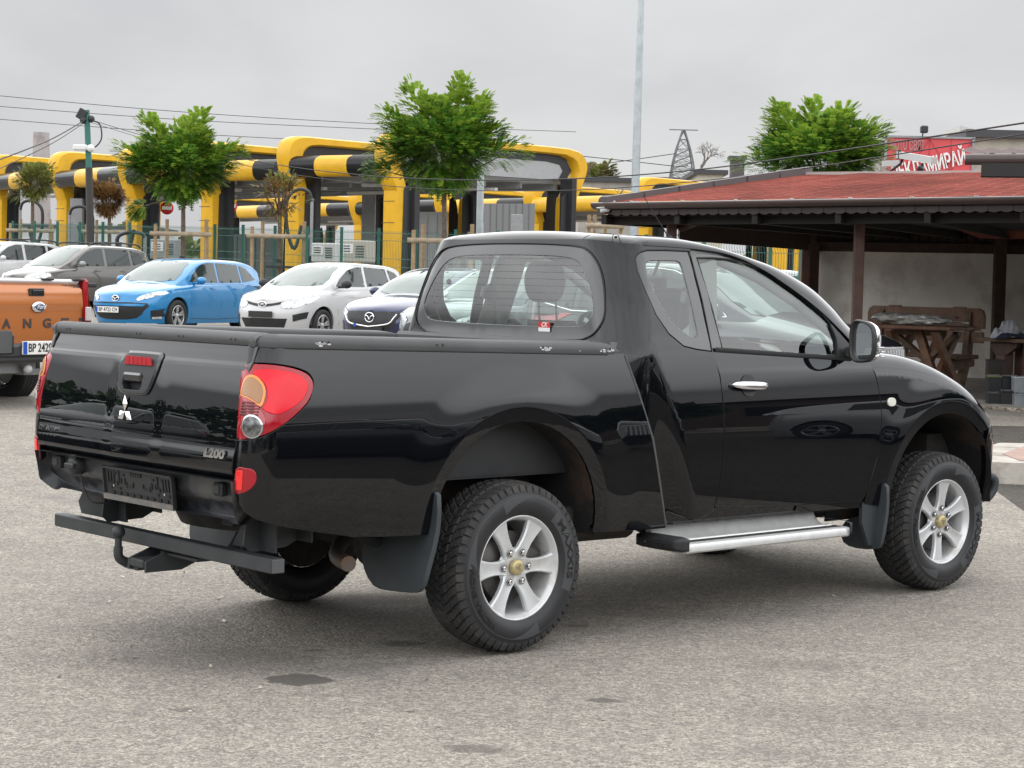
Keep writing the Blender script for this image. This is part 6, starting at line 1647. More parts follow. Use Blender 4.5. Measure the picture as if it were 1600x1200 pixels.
# side boarding of the gable end, only the upper part
gp=R3(W(1062,340,24.1)); gq=R3(W(1262,394,29.0)); b=MB(); dv=Vector((gq.x-gp.x,gq.y-gp.y,0)); zl1=W(1065,392,24.2).z; zl2=W(1262,392,28.8).z
zl=W(1265,391,28.9).z
b.prism([(0,zl-.02),(1,zl-.0),(1,ez-.1),(0,ez-.17)],(gp.x,gp.y,0),dv,(0,0,1),(.04,-.02,0)); b.build('gable_boarding',WOOD,shel)
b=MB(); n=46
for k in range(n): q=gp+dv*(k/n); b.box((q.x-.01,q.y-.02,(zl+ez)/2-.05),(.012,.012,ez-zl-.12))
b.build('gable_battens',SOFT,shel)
b=MB(); q0=R3(W(1180,300,23.3)); 
b.tube([(gp.x,gp.y,ez-.3),(gp.x+.25,gp.y-.1,ez-.18)],.05,6); b.build('post_bracket',WOODP,shel)
# paved plinth of the shelter
pe=[W(1395,629,24.0),W(1600,637,21.7)]; 
k0=Vector((PX(1330,23.6),23.6,0)); k1=Vector((PX(1600,21.3),21.3,0)); k2=k0+(k1-k0)*4
b=MB(); CON=mat('worn_concrete',(.46,.43,.38),rough=.9,dirt=(.24,.21,.18),dscale=3,var=.12,vscale=7,bump=.006,bscale=25)
kb=[(k0.x,k0.y),(k2.x,k2.y),(k2.x+3,34),(PX(1240,31),31),(PX(1240,27),27)]
n=len(kb); b.add([(x,y,-.1) for x,y in kb]+[(x,y,fz) for x,y in kb],[tuple(range(n,2*n))]+[(i,(i+1)%n,n+(i+1)%n,n+i) for i in range(n)],False)
tag(b.build('shelter_floor',CON),kind='structure')
b=MB(); dk=(k2-k0).normalized(); 
for k in range(18): p=k0+dk*(k*1.0+.5); b.beam(p+Vector((0,-.09,fz-.045))-dk*.49,p+Vector((0,-.09,fz-.045))+dk*.49,.17,.13,bev=.012)
o=b.build('shelter_kerb',CON); tag(o,'row of worn concrete kerb stones along the shelter floor','kerb')
# fallen leaves along the kerb
random.seed(8); b=MB()
for k in range(900):
    p=k0+dk*random.uniform(0,9); q=abs(random.gauss(0,.14)); x,y=p.x,p.y-.19-q; s=random.uniform(.012,.03); a=random.uniform(0,6.28); z=zg(y)+.008+random.uniform(0,.02)
    b.add([(x+s*cos(a),y+s*sin(a),z+random.uniform(-.004,.015)),(x-s*sin(a)*.6,y+s*cos(a)*.6,z),(x-s*cos(a),y-s*sin(a),z+random.uniform(-.004,.015)),(x+s*sin(a)*.6,y-s*cos(a)*.6,z)],[(0,1,2,3)],False)
tag(b.build('fallen_leaves',leafmat('leaf_litter',(.16,.08,.035),(.34,.20,.10),.1)),'brown leaf litter along the shelter kerb','leaf litter',kind='stuff')
# ---- picnic bench and table -----------------------------------------------------------
WB=mat('bench_wood',(.16,.075,.04),rough=.55,coat=.15,var=.3,vscale=7,dirt=(.10,.05,.03),dscale=4)
WG=mat('weathered_wood',(.13,.085,.055),rough=.8,var=.35,vscale=11)
bl=W(1356,486,26.8); brr=W(1537,492,25.2)
L_=hypot(brr.x-bl.x,brr.y-bl.y); ang=math.atan2(brr.y-bl.y,brr.x-bl.x)
bench=empty('high_back_bench',(bl.x,bl.y,fz),ang,'long brown wooden bench with high rounded back against the rendered wall','bench')
hb_=W(1356,477,26.8).z-fz
def board(x0,x1,z0,z1,y,t,r=.06):
    pts=[(x0,z0),(x1,z0),(x1,z1-r),(x1-r*.3,z1-r*.3),(x1-r,z1),(x0+r,z1),(x0+r*.3,z1-r*.3),(x0,z1-r)]
    b=MB(); b.prism(pts,(0,y,0),(1,0,0),(0,0,1),(0,t,0)); return b
board(0,L_,hb_-.27,hb_,0,.05,.10).build('backrest',WB,bench); board(.0,L_,hb_-.46,hb_-.31,-.02,.05,.03).build('lower_back_board',WB,bench)
b=MB(); b.box((L_/2,-.35,.46),(L_+.1,.45,.055),bev=.01); b.build('seat',WG,bench)
for x in (.22,L_-.28):
    b=MB(); b.prism([(-.02,hb_-.05),(.07,hb_-.05),(.03,.45),(-.12,0),(-.22,0),(-.08,.45)],(x,.0,0),(0,1,0),(0,0,1),(.09,0,0)); b.build('back_leg',WG,bench)
    b=MB(); b.prism([(-.60,0),(-.50,0),(-.30,.44),(-.42,.44)],(x,0,0),(0,1,0),(0,0,1),(.09,0,0)); b.build('front_leg',WG,bench)
    b=MB(); b.prism([(-.62,.30),(-.55,.24),(.02,.33),(.02,.42),(-.50,.42)],(x+.09,0,0),(0,1,0),(0,0,1),(.05,0,0)); b.build('brace',WG,bench)
b=MB()
for x in (.50,L_-.40): b.box((x,-.001,hb_+.008),(.20,.04,.015))
b.build('top_blocks',WB,bench)
b=MB(); b.box((L_*.78,-.004,hb_-.13),(.07,.006,.03)); b.build('wood_knots',mat('wood_knot',(.07,.03,.02),rough=.7),bench)
tl0=W(1365,505,24.9); trr=W(1510,513,24.0)
L2=hypot(trr.x-tl0.x,trr.y-tl0.y); ang=math.atan2(trr.y-tl0.y,trr.x-tl0.x)
tb_=empty('picnic_table',(tl0.x,tl0.y,fz),ang,'brown wooden picnic table with crossed legs in front of the high back bench','table')
ht=tl0.z-fz
for k in range(4):
    b=MB(); b.box((L2/2,-.30+k*.20,ht-.03),(L2,.19,.05),bev=.008); b.build('top_board',WB,tb_)
for x in (.35,L2-.35):
    b=MB(); b.prism([(-.40,0),(-.28,0),(.42,ht-.08),(.30,ht-.08)],(x,0,0),(0,1,0),(0,0,1),(.07,0,0)); b.prism([(.40,0),(.28,0),(-.42,ht-.08),(-.30,ht-.08)],(x+.075,0,0),(0,1,0),(0,0,1),(.07,0,0)); b.build('crossed_legs',WB,tb_)
b=MB(); b.box((L2*.5,0,ht-.10),(L2*.55,.10,.07)); b.beam((L2*.24,0,ht-.12),(L2*.62,0,.40),.09,.06); b.beam((L2*.9,0,ht-.12),(L2*.55,0,.38),.09,.06); b.build('stretcher',WG,tb_)
b=MB(); b.prism([(-.25,0),(-.15,0),(.20,ht-.08),(.08,ht-.08)],(L2*.62,.0,0),(1,0,0),(0,0,1),(0,.08,0)); b.prism([(.25,0),(.15,0),(-.20,ht-.08),(-.08,ht-.08)],(L2*.62,-.085,0),(1,0,0),(0,0,1),(0,.08,0)); b.build('end_cross',WB,tb_)
# plastic sheet bundle on the table
p=W(1366,498,24.7); root=empty('plastic_sheet',(p.x,p.y,fz+ht),ang,'crumpled bundle of clear plastic sheeting on the picnic table','plastic sheet')
random.seed(5); b=MB(); ph=[random.uniform(0,6) for _ in range(8)]
def sheet(u,v):
    a=2*pi*v; r=(.12*sin(pi*min(1,u*1.15+.05))**.5)*(1-.45*u)+.01*sin(9*u+ph[0]+a*3)+.008*sin(23*u+a*5+ph[1])+.006*sin(41*u+ph[2]-a*4)
    return (1.35*u,.0+r*1.5*cos(a),max(.0,.08-.03*u+r*.75*sin(a)))
b.grid(sheet,60,30); b.build('sheet',mat('clear_plastic',(.42,.42,.40),rough=.25,coat=.5,spec=.8,var=.3,vscale=25),root,ang=25)
# right hand table, cloth and battery boxes
p=W(1530,527,23.6); q=W(1640,532,22.6); hz=p.z-fz
wt=empty('work_table',(p.x,p.y,fz),math.atan2(q.y-p.y,q.x-p.x),'dark wooden work table at the right edge with cloth on top','table')
b=MB(); b.box((.75,.25,hz-.02),(1.5,.62,.045),bev=.006); b.build('top',WG,wt)
b=MB(); b.box((.32,.12,(hz-.04)/2),(.15,.15,hz-.04)); b.build('leg',WOODP,wt); b=MB(); b.box((.40,.34,(hz-.04)/2),(.13,.13,hz-.04)); b.build('leg',WOODP,wt)
b=MB(); b.box((1.3,.25,(hz-.04)/2),(.15,.4,hz-.04)); b.build('leg',WOODP,wt)
b=MB(); b.prism([(.16,hz-.05),(.62,hz-.05),(.60,hz-.10),(.44,hz-.20),(.24,hz-.20),(.18,hz-.10)],(0,.03,0),(1,0,0),(0,0,1),(0,.06,0)); b.build('apron',WOOD,wt)
def cloth(px,Y,sx,sy,h,m,name,label,seed,z0,cat='cloth'):
    random.seed(seed); c=W(px,520,Y); root=empty(name,(c.x,c.y,z0),-.3,label,cat,None); ph=[random.uniform(0,6) for _ in range(8)]; b=MB()
    def f(u,v):
        x=(u-.5)*2; y=(v-.5)*2; r=max(0,1-(x*x)**1.2-(y*y)**1.2*.8); k=r**.55
        z=h*k*(.75+.22*sin(5*x+ph[0]+3*y)+.16*sin(9*y+ph[1]-4*x)+.08*sin(19*x+ph[2])+.06*sin(23*y+ph[3]))
        return (x*sx*(1+.06*sin(7*y+ph[4])),y*sy*(1+.08*sin(6*x+ph[5])),max(.002,z))
    b.grid(f,40,32); b.build('fabric',m,root,ang=40)
cloth(1575,23.3,.20,.20,.20,mat('grey_cloth',(.36,.37,.40),rough=.95,var=.15,vscale=20),'grey_cloth','crumpled light grey cloth on the work table',3,fz+hz)
cloth(1586,23.05,.22,.12,.075,mat('navy_cloth',(.015,.02,.04),rough=.9),'dark_cloth','dark navy cloth in front of the grey cloth',6,fz+hz)
def battery(px,py0,py1,wpx,Y,m,label,topm=None,g='battery boxes on the shelter floor'):
    a=W(px,py0,Y); c=W(px,py1,Y); e=W(px+wpx,py0,Y); h=a.z-c.z; w_=e.x-a.x; zb=c.z
    root=empty('battery_box',(a.x,a.y,zb),-.05,label,'battery',g); b=MB(); b.box((w_/2,.10,h*.44),(w_,.19,h*.88),bev=.006); b.build('case',m,root)
    b=MB(); b.box((w_/2,.10,h*.92),(w_+.008,.20,h*.10),bev=.004); b.build('lid',topm or m,root)
    b=MB()
    for k in (-1,1): b.cyl((w_/2+k*w_*.34,.10,h*.97),(w_/2+k*w_*.34,.10,h*1.05),.010,8)
    b.box((w_/2,.10,h*.99),(w_*.5,.05,.012)); b.build('terminals',STEEL,root); return root
BB=mat('battery_black',(.018,.02,.024),rough=.45,var=.2); BC=mat('battery_clear',(.30,.33,.35),rough=.35,var=.15,vscale=12); BY=mat('battery_lid_yellow',(.20,.20,.10),rough=.5)
battery(1545,586,612,21,22.6,BB,'black battery box, upper left of the stack',BY)
battery(1566,587,611,21,22.6,BB,'black battery box, upper middle of the stack')
battery(1545,613,637,19.5,22.4,BB,'black battery box at the bottom left of the stack',mat('battery_lid_dirty',(.08,.075,.06),rough=.8))
battery(1564.5,610,638,21,22.35,mat('battery_dark',(.028,.028,.03),rough=.6),'tall dark battery box, bottom middle of the stack')
battery(1586,588,614,26,22.3,BC,'grey translucent battery box, upper right of the stack',mat('battery_lid_pale',(.5,.52,.53),rough=.4))
battery(1586,615,640,26,22.2,BC,'grey translucent battery box at the bottom right')
p=W(1546,562,23.1); h=p.z-fz; root=empty('battery_case',(p.x,p.y,fz),-.05,'tall dark case standing behind the battery boxes','case'); b=MB(); b.box((.09,.1,h/2),(.20,.18,h),bev=.01); b.build('body',mat('smoked_case',(.035,.028,.024),rough=.3),root); b=MB(); b.box((.09,.1,h*.98),(.205,.185,.02)); b.build('lid',BB,root)
# ---- raised kerb island at the right ------------------------------------------------------
i0=W(1548,724,14.9); Yi=14.9; zb=zg(14.9)
kx=PX(1546,14.6)
isl=[(kx,14.45),(kx+6,13.9),(kx+6,16.6),(kx+.55,16.4),(kx+.02,15.2)]
b=MB(); n=len(isl); zt=zb+.15; b.add([(x,y,-.05) for x,y in isl]+[(x,y,zt) for x,y in isl],[tuple(range(n,2*n))]+[(i,(i+1)%n,n+(i+1)%n,n+i) for i in range(n)],False)
tag(b.build('kerb_island',CON),kind='structure')
c_=(kx+2.6,15.3); b=MB(); ins=[(lerp(x,c_[0],.10),lerp(y,c_[1],.18)) for x,y in isl]; b.add([(x,y,zt+.004) for x,y in ins],[tuple(range(n))],False)
tag(b.build('island_paving',mat('red_paving',(.36,.25,.21),rough=.9,var=.15,vscale=6)),kind='structure')
# ---- neighbouring roof at the right edge ------------------------------------------------------
a=W(1508,246,19.0); nb_=empty('neighbour_roof',(a.x,a.y,a.z),0,'corner of a dark eave with corrugated roofing at the upper right edge','roof')
b=MB(); vs=[]; sec=[(0,0),(-.02,-.03),(-.05,-.06),(-.09,-.07),(-.12,-.05),(-.13,-.01)]
b.tube([(0,0,-.02),(1.6,-.4,.0)],.055,14); b.build('gutter',BRW,nb_)
b=MB(); b.box((.95,-.15,-.12),(1.6,.25,.13),Matrix.Rotation(-.24,4,'Z')); b.box((.95,.05,-.05),(1.45,.3,.06),Matrix.Rotation(-.24,4,'Z')); b.build('eave_board',mat('dark_eave',(.018,.015,.015),rough=.7),nb_)
b=MB(); 
def corr(u,v):
    x=.10+1.7*u; ph=(x/.20)%1; z=.02+.030*(sin(2*pi*ph)*.5+.5)**1.5+.12*v; return (x,-.24*x+.9*v,z)
b.grid(corr,60,4); b.grid(lambda u,v:tuple(Vector(corr(u,0))+Vector((0,-.002,-.018*v))),60,1); b.build('corrugated_sheet',mat('pinkish_metal',(.13,.095,.095),rough=.8,spec=.2,var=.1),nb_)
b=MB(); b.box((.2,.0,.02),(.03,.05,.05)); b.build('sheet_bracket',BLK,nb_)
b=MB(); b.box((3.0,.9,-1.9),(2.2,1.2,3.6)); b.build('wall',mat('brick_dark',(.16,.10,.09),rough=.9,var=.2,vscale=6),nb_)
# tall T lamp near the billboard
a=W(1405,242,26); root=empty('flat_floodlight',(a.x,a.y,a.z),0,'flat grey floodlight bars above the shelter ridge','floodlight')
b=MB(); e=W(1460,251,25.5); b.beam((0,0,0),(e.x-a.x,e.y-a.y,e.z-a.z),.12,.09); b.build('front_bar',mat('pale_grey_metal',(.45,.50,.49),rough=.5),root)
b=MB(); f0=W(1379,256,26.6); f1=W(1404,255,26.6); b.beam((f0.x-a.x,f0.y-a.y,f0.z-a.z),(f1.x-a.x,f1.y-a.y,f1.z-a.z),.12,.08); b.build('rear_bar',mat('pale_grey_metal'),root)
b=MB(); b.box((-.01,-.01,.0),(.04,.13,.12)); b.tube([(.05,0,-.05),(.02,0,-.12),(-.15,0,-.25),(-.35,.3,-.35)],.02,6); b.tube([(e.x-a.x-.05,0,e.z-a.z),(e.x-a.x-.08,.1,-.45)],.02,6); b.sphere((e.x-a.x-.08,.0,-.18),.05,8,6); b.build('bracket',BLK,root)
# security camera under the gutter corner
p=W(944,328,24.0); root=empty('security_camera',p,0,'small white security camera under the left gutter corner','camera'); b=MB(); b.M=Matrix.Rotation(.5,4,'Z')@Matrix.Rotation(-.12,4,'Y'); b.box((0,0,0),(.15,.065,.06),bev=.02); b.box((.0,0,.035),(.17,.075,.012)); b.M=Matrix(); b.tube([(.05,0,0),(.12,.05,.04),(.13,.05,.12)],.014,6); b.build('body',WHP,root)
b=MB(); b.M=Matrix.Rotation(.5,4,'Z')@Matrix.Rotation(-.12,4,'Y'); b.cyl((-.075,0,0),(-.08,0,0),.024,12); b.build('lens',BLK,root)
# ================================================================== BACKGROUND CARS
def carpaint(n,c,met=.3,rough=.32): return mat(n,c,rough=rough,metal=met,coat=1,coat_r=.03)
CGL=mat('car_glass',(.030,.040,.038),rough=.02,spec=.5,ior=1.5)
CGS=mat('car_screen',(.13,.165,.155),rough=.03,spec=.5,ior=1.5,var=.15,vscale=1.6)
CTY=mat('car_tyre',(.02,.02,.021),rough=.75)
CRM=mat('car_rim',(.50,.51,.52),rough=.3,metal=.7)
HLM=mat('headlamp',(.58,.60,.60),rough=.08,metal=.5,coat=1,coat_r=0,var=.35,vscale=18)
TLM=mat('car_taillight',(.45,.01,.015),rough=.15,coat=1)
PLW=mat('plate_white',(.78,.78,.76),rough=.4); PLB=mat('plate_blue',(.01,.07,.42),rough=.4); PLT=mat('plate_black',(.02,.02,.02),rough=.5)
_wheelme={}
def car_wheel(root,x,y,R,s,nsp=5,rimr=.66,rimm=CRM):
    k=(R,nsp,rimr,rimm.name)
    wo=bpy.data.objects.new('wheel',None); COL.objects.link(wo); wo.parent=root; wo.location=(x,y,R); wo.rotation_euler=(0,0,0 if s<0 else pi)
    if k not in _wheelme:
        b=MB(); b.lathe([(R*rimr,-.075),(R*.80,-.10),(R*.93,-.098),(R*.985,-.078),(R,-.04),(R,.04),(R*.985,.08),(R*.93,.10),(R*.6,.09)],40,'Y'); t=b.mesh('tyre',CTY)
        b=MB(); b.lathe([(R*(rimr+.02),-.082),(R*rimr,-.088),(R*(rimr-.05),-.07),(R*(rimr-.08),-.02),(R*.5,.04),(0,.05)],40,'Y')
        rm=b.mesh('rim',mat('rim_shadow',(.10,.10,.105),rough=.5,metal=.5))
        b=MB()
        for i in range(nsp):
            a=2*pi*i/nsp+pi/2; ra=Vector((cos(a),0,sin(a))); ta=Vector((-sin(a),0,cos(a)))
            for q in ((-.5,.5) if nsp==5 else (0,)):
                vs=[]
                for (r,hw,yy) in ((.03,.018,-.066),(R*.3,.020,-.07),(R*rimr,.022,-.082)):
                    for t_,dy in ((-1,.02),(-.8,0),(.8,0),(1,.02)): vs.append(ra*r+ta*(hw*t_+q*r*.30)+Vector((0,yy+dy,0)))
                b.add(vs,[(j*4+i_,j*4+i_+1,(j+1)*4+i_+1,(j+1)*4+i_) for j in range(2) for i_ in range(3)],True)
        b.lathe([(R*(rimr+.02),-.084),(R*(rimr-.02),-.090),(R*(rimr-.05),-.082)],40,'Y'); b.lathe([(0,-.078),(.035,-.076),(.06,-.06)],20,'Y')
        sp=b.mesh('spokes',rimm,40); _wheelme[k]=(t,rm,sp)
    t,rm,sp=_wheelme[k]; link('tyre',t,wo); link('rim',rm,wo); link('spokes',sp,wo)
class Car:
    """x forward, rear axle at 0.  P: dict with outline tables.
       top  - centre line height from nose to tail, belt - shoulder height, half width in plan"""
    def __init__(s,name,loc,rz,label,cat,group,paint,P):
        s.root=empty(name,loc,rz,label,cat,group); s.P=P; s.paint=paint
        s.wb=P['wb']; s.xf=s.wb+P['fo']; s.xr=-P['ro']; s.W=P['W']/2; s.R=P['R']
        s.hood=spline(P['hood']); s.roof=spline(P['roof']); s.beltf=spline(P['belt'])
        s.body(); s.green(); s.bv=[]
    def plan(s,x,z):
        "half width in plan, rounded nose and tail"
        Lf=s.P.get('nf',.62); Lr=s.P.get('nr',.45); k=1.
        xf=s.xf-s.P.get('rake',.10)*max(0,(z-.55))/.4; xr=s.xr+s.P.get('rrake',.06)*max(0,z-.6)/.4
        if z<.42: xf-=(.42-z)*.35; xr+=(.42-z)*.3
        if x>xf-Lf: t=min(1,(x-(xf-Lf))/Lf); k=(1-t**2.6*s.P.get('nk',.9))**.55 if t<1 else .0
        if x<xr+Lr: t=min(1,((xr+Lr)-x)/Lr); k=min(k,(1-t**3.*.92)**.5 if t<1 else 0.)
        return k
    def hw(s,z): 
        zz=[(.15,.93),(.30,.965),(.50,.99),(.68,1.0),(.82,.985),(.95,.955),(1.05,.93)]
        return s.W*spline(zz)(min(1.1,z))
    def body(s):
        N_=150; b=MB(); zs=[.17,.24,.34,.45,.55,.64,.72,.79,.85]; cols=[]
        th=[i/N_ for i in range(N_)]
        # closed ring around the plan for each height, then the deck shrinks to the middle line
        def ringpt(t,z,k=1.):
            a=2*pi*t; xf=s.xf-s.P.get('rake',.10)*max(0,(z-.55))/.4; xr=s.xr+s.P.get('rrake',.06)*max(0,z-.6)/.4
            if z<.42: xf-=(.42-z)*.35; xr+=(.42-z)*.3
            cx=(xf+xr)/2; rx=(xf-xr)/2; c,si=cos(a),sin(a); e=s.P.get('exp',5.)
            r=(abs(c)**e+abs(si)**e)**(-1/e); px_,py_=c*r,si*r
            # tighter at the nose
            nb=s.P.get('bow',.16); x=cx+px_*rx-(nb*(py_**2) if px_>0 else s.P.get('rbow',.08)*(py_**2))*abs(px_)**6
            return x,py_*s.hw(z)*k
        def shoulder(x): 
            return s.beltf(x)
        rows=[]
        for zi,z0 in enumerate(zs):
            row=[]
            for t in th:
                x,y=ringpt(t,z0); sh=shoulder(x); f=(z0-.17)/(.85-.17); z=.17+f*(sh-.17)
                if s.P.get('sillup'): z=max(z,s.P['sillup'])
                x,y=ringpt(t,z if z<1.05 else 1.05); row.append((x,y,z))
            rows.append(row)
        for kk in (.985,.95,.88,.75,.5,.2,0):
            row=[]
            for t in th:
                x,y=ringpt(t,min(1.05,shoulder(ringpt(t,.85)[0]))); sh=shoulder(x); H=max(sh+.0,s.hood(x)); rise=(1-kk**2.2); 
                z=sh+(H-sh)*rise+ (.03*(1-((1-kk)-.0))*0); xx=x
                dz=.035*min(1,(1-kk)/.05) if kk<1 else 0
                row.append((xx,y*kk,z+dz*.6))
            rows.append(row)
        vs=[p for r in rows for p in r]; n=N_
        fs=[(j*n+i,j*n+(i+1)%n,(j+1)*n+(i+1)%n,(j+1)*n+i) for j in range(len(rows)-1) for i in range(n)]
        fs+=[tuple(range(n))[::-1]]
        b.add(vs,fs,True)
        me=b.mesh('body',s.paint)
        o=link('body',me,s.root)
        # wheel arches by boolean
        cb=MB()
        for x in (0,s.wb):
            for sg in (-1,1): cb.cyl((x,sg*(s.W-.30),s.R+.015),(x,sg*(s.W+.3),s.R+.015),s.R*1.13,44)
        co=cb.build('cut',s.paint); md=o.modifiers.new('b','BOOLEAN'); md.object=co; md.operation='DIFFERENCE'; md.solver='EXACT'
        bpy.context.view_layer.update()
        # evaluate at the origin so the cutter (at world origin) lines up
        pm=o.parent; o.parent=None; bpy.context.view_layer.update()
        dg=bpy.context.evaluated_depsgraph_get(); nm=bpy.data.meshes.new_from_object(o.evaluated_get(dg)); o.modifiers.clear(); o.data=nm; o.parent=pm
        bpy.data.objects.remove(co)
        for p in nm.polygons: p.use_smooth=True
        nm.set_sharp_from_angle(angle=radians(42)); nm.name='body'
        s.bodyo=o; s.bvb=BVHTree.FromPolygons([v.co for v in nm.vertices],[tuple(p.vertices) for p in nm.polygons])
        for x in (0,s.wb):
            b=MB(); 
            for sg in (-1,1): b.lathe([(s.R*1.16,sg*(s.W-.29)),(0,sg*(s.W-.29))],24,'Y',(x,0,s.R)); b.lathe([(s.R*1.125,sg*(s.W-.29)),(s.R*1.125,sg*(s.W-.05))],30,'Y',(x,0,s.R+.015),0,pi)
            b.build('wheel_arch',UND,s.root)
        for x in (0,s.wb):
            for sg in (-1,1): car_wheel(s.root,x,sg*(s.W-.115),s.R,sg,s.P.get('spokes',5),s.P.get('rimr',.66))
    def green(s):
        g=s.P['green']  # (x0 rear base, x1 front base, half-width base, half-width roof)
        x0,x1,wb_,wt=g; b=MB(); n=70; m=26
        def f(u,v):
            x=lerp(x0,x1,u); zb=s.beltf(x)-.03; T=s.roof(x); 
            if T<zb+.02: T=zb+.02
            h=T-zb; full=max(0.,min(1.,(h)/(s.P['gh']))); sv=v
            e=min(u,1-u); nar=1-.22*sstep(.10,0,u)-.10*sstep(.12,0,1-u)
            wb2=wb_*nar; wt2=lerp(wb2,wt*nar,full)
            # side up to 80 % height, then shoulder
            if sv<.5:
                t=sv/.5; y=lerp(wb2,wt2+.05*full,t); z=zb+(h-.10*full)*t*.995
            else:
                t=(sv-.5)/.5; a=t*pi/2; y=(wt2+.05*full)*(1-t) if False else (wt2+.05*full)*(cos(a)**.62 if t<1 else 0); z0=zb+(h-.10*full)*.995; z=z0+(T-z0)*(sin(a)**.8)
            bow=.14*(1-(y/wb_)**2); 
            xx=x+ (bow*sstep(.55,1,u)) - (.10*(1-(y/wb_)**2))*sstep(.45,0,u)
            return (xx,y,z)
        b.grid(f,n,m); b.grid(lambda u,v:(lambda p:(p[0],-p[1],p[2]))(f(u,v)),n,m)
        o=b.build('cabin',s.paint,s.root); s.bvg=BVHTree.FromPolygons([v.co for v in o.data.vertices],[tuple(p.vertices) for p in o.data.polygons])
    def decal(s,name,poly,kind,m,off=.004,which='g',res=.05,parent=None,th=.0,mirror=True):
        "surface-hugging panel.  kind 'side': poly in (x,z); 'front'/'rear': poly in (y,z)"
        outs=[]
        for sg in ((-1,1) if (kind=='side' and mirror) or (kind!='side' and mirror=='both') else ((1,) if kind!='side' else (1,))):
            V2,F,bd=tri2d(poly,[],res); P=[]; ok=True; last=None
            for (u,v) in V2:
                hits=[]
                if kind=='side': o,d=Vector((u,sg*3,v)),Vector((0,-sg,0))
                elif kind=='front': o,d=Vector((s.xf+2,(sg if mirror=='both' else 1)*u,v)),Vector((-1,0,0))
                else: o,d=Vector((s.xr-2,(sg if mirror=='both' else 1)*u,v)),Vector((1,0,0))
                for bv in ((s.bvg,) if which=='g' else (s.bvb,) if which=='b' else (s.bvg,s.bvb)):
                    h=bv.ray_cast(o,d)
                    if h[0] is not None: hits.append((h[3],h[0],h[1]))
                if hits:
                    dist,p,n=min(hits,key=lambda q:q[0]); 
                    if n.dot(d)>0: n=-n
                    n=(n-d).normalized(); last=dist; P.append(p+n*off)
                else: P.append(o+d*(last or 2.5))
            b=MB(); fl=(kind=='side' and sg<0)==False
            b.add(P,F,True); me=b.mesh(name,m)
            # orient outward
            me.update(); nn=sum(((p.normal*p.area) for p in me.polygons),Vector())
            dd=Vector((0,sg,0)) if kind=='side' else Vector((1 if kind=='front' else -1,0,0))
            if nn.dot(dd)<0: me.flip_normals()
            outs.append(link(name,me,parent or s.root))
        return outs
    def mirrors(s,x,z,m=None,sc=1.):
        for sg in (-1,1):
            b=MB(); b.sphere((x,sg*(s.W+.07),z),.095*sc,16,10,(.75,1.15,.80)); b.tube([(x-.0,sg*(s.W-.10),z-.05),(x,sg*(s.W+.02),z-.05)],.025,6); b.build('wing_mirror',m or s.paint,s.root)
    def line(s,pts,kind='side',which='b',r=.004,m=None):
        for sg in (-1,1):
            b=MB(); P=[]
            for (u,v) in pts:
                o,d=(Vector((u,sg*3,v)),Vector((0,-sg,0))) if kind=='side' else (Vector((s.xf+2,sg*u,v)),Vector((-1,0,0)))
                hs=[h for h in (s.bvb.ray_cast(o,d),s.bvg.ray_cast(o,d)) if h[0] is not None]
                if hs: P.append(min(hs,key=lambda h:h[3])[0])
            if len(P)>1: b.tube(P,r,4,False); b.build('panel_gap',m or SEAL,s.root)
    def plate(s,txt,y,z,front=True,blank=False):
        sx=1 if front else -1; x0=(s.xf+.02 if front else s.xr-.02)
        h=s.bvb.ray_cast(Vector((x0+sx*2,y,z)),Vector((-sx,0,0))); x=h[0].x+sx*.025 if h[0] is not None else x0
        b=MB(); b.box((x,y,z),(.015,.52,.112),bev=.003); pl=b.build('number_plate',PLT if blank else PLW,s.root)
        if not blank:
            b=MB(); b.box((x+sx*.009,y-sx*.238,z),(.003,.042,.106)); b.build('country_band',PLB,pl)
            text('plate_lettering',txt,(x+sx*.0095,y+sx*.022,z-.002),(0,sx,0),(0,0,1),.105,PLT,pl,.0008,.0012,width=.425)
def hatch_windows(c,w1,w2,w3=None,screen=None,rear=None):
    c.decal('side_window',w1,'side',CGL,.006); c.decal('side_window',w2,'side',CGL,.006)
    if w3: c.decal('quarter_light',w3,'side',CGL,.006)
    c.decal('windscreen',screen,'front',CGS,.006,res=.06)
    if rear: c.decal('rear_window',rear,'rear',CGL,.006,res=.06)
GC='cars parked in a row in front of the fence'
# common hatchback shape --------------------------------------------------------------------------------
def hatch_params(L=4.46,W=1.755,H=1.47,wb=2.64,R=.318,fo=.92,**kw):
    ro=L-wb-fo; P=dict(wb=wb,fo=fo,ro=ro,W=W,R=R,rake=.16,rrake=.10,bow=.22,exp=4.6)
    xf=wb+fo; xr=-ro
    P['belt']=[(xr,.95),(xr+.3,.96),(.3,.955),(1.2,.93),(2.0,.905),(wb-.35,.88),(wb+.2,.83),(wb+.55,.76),(xf-.12,.68),(xf,.62)]
    P['hood']=[(xr,.95),(1.0,.97),(wb-.45,1.0),(wb-.2,.985),(wb+.2,.925),(wb+.5,.85),(xf-.12,.75),(xf,.66)]
    P['roof']=[(xr+.02,.95),(xr+.22,1.15),(xr+.42,1.34),(xr+.62,H-.05),(xr+1.0,H-.01),(1.0,H),(1.35,H-.015),(1.62,H-.08),(1.95,1.24),(2.25,1.07),(2.50,.93)]
    P['green']=(xr+.05,2.50,W/2*.925,W/2*.70); P['gh']=H-1.0
    P.update(kw); return P
def place(px,Y): p=W(px,500,Y); return (p.x,p.y,zg(Y))
def hd(px,phi): 
    "heading: nose towards the viewer, turned by phi to the left"
    a=math.atan2(-1,-(px-800)/2984.8); return a-radians(phi)
def offs(px,Y,rz,k):  # put the car centre (k forward of the rear axle) on the given spot
    x,y,z=place(px,Y); return (x-cos(rz)*k,y-sin(rz)*k,z)
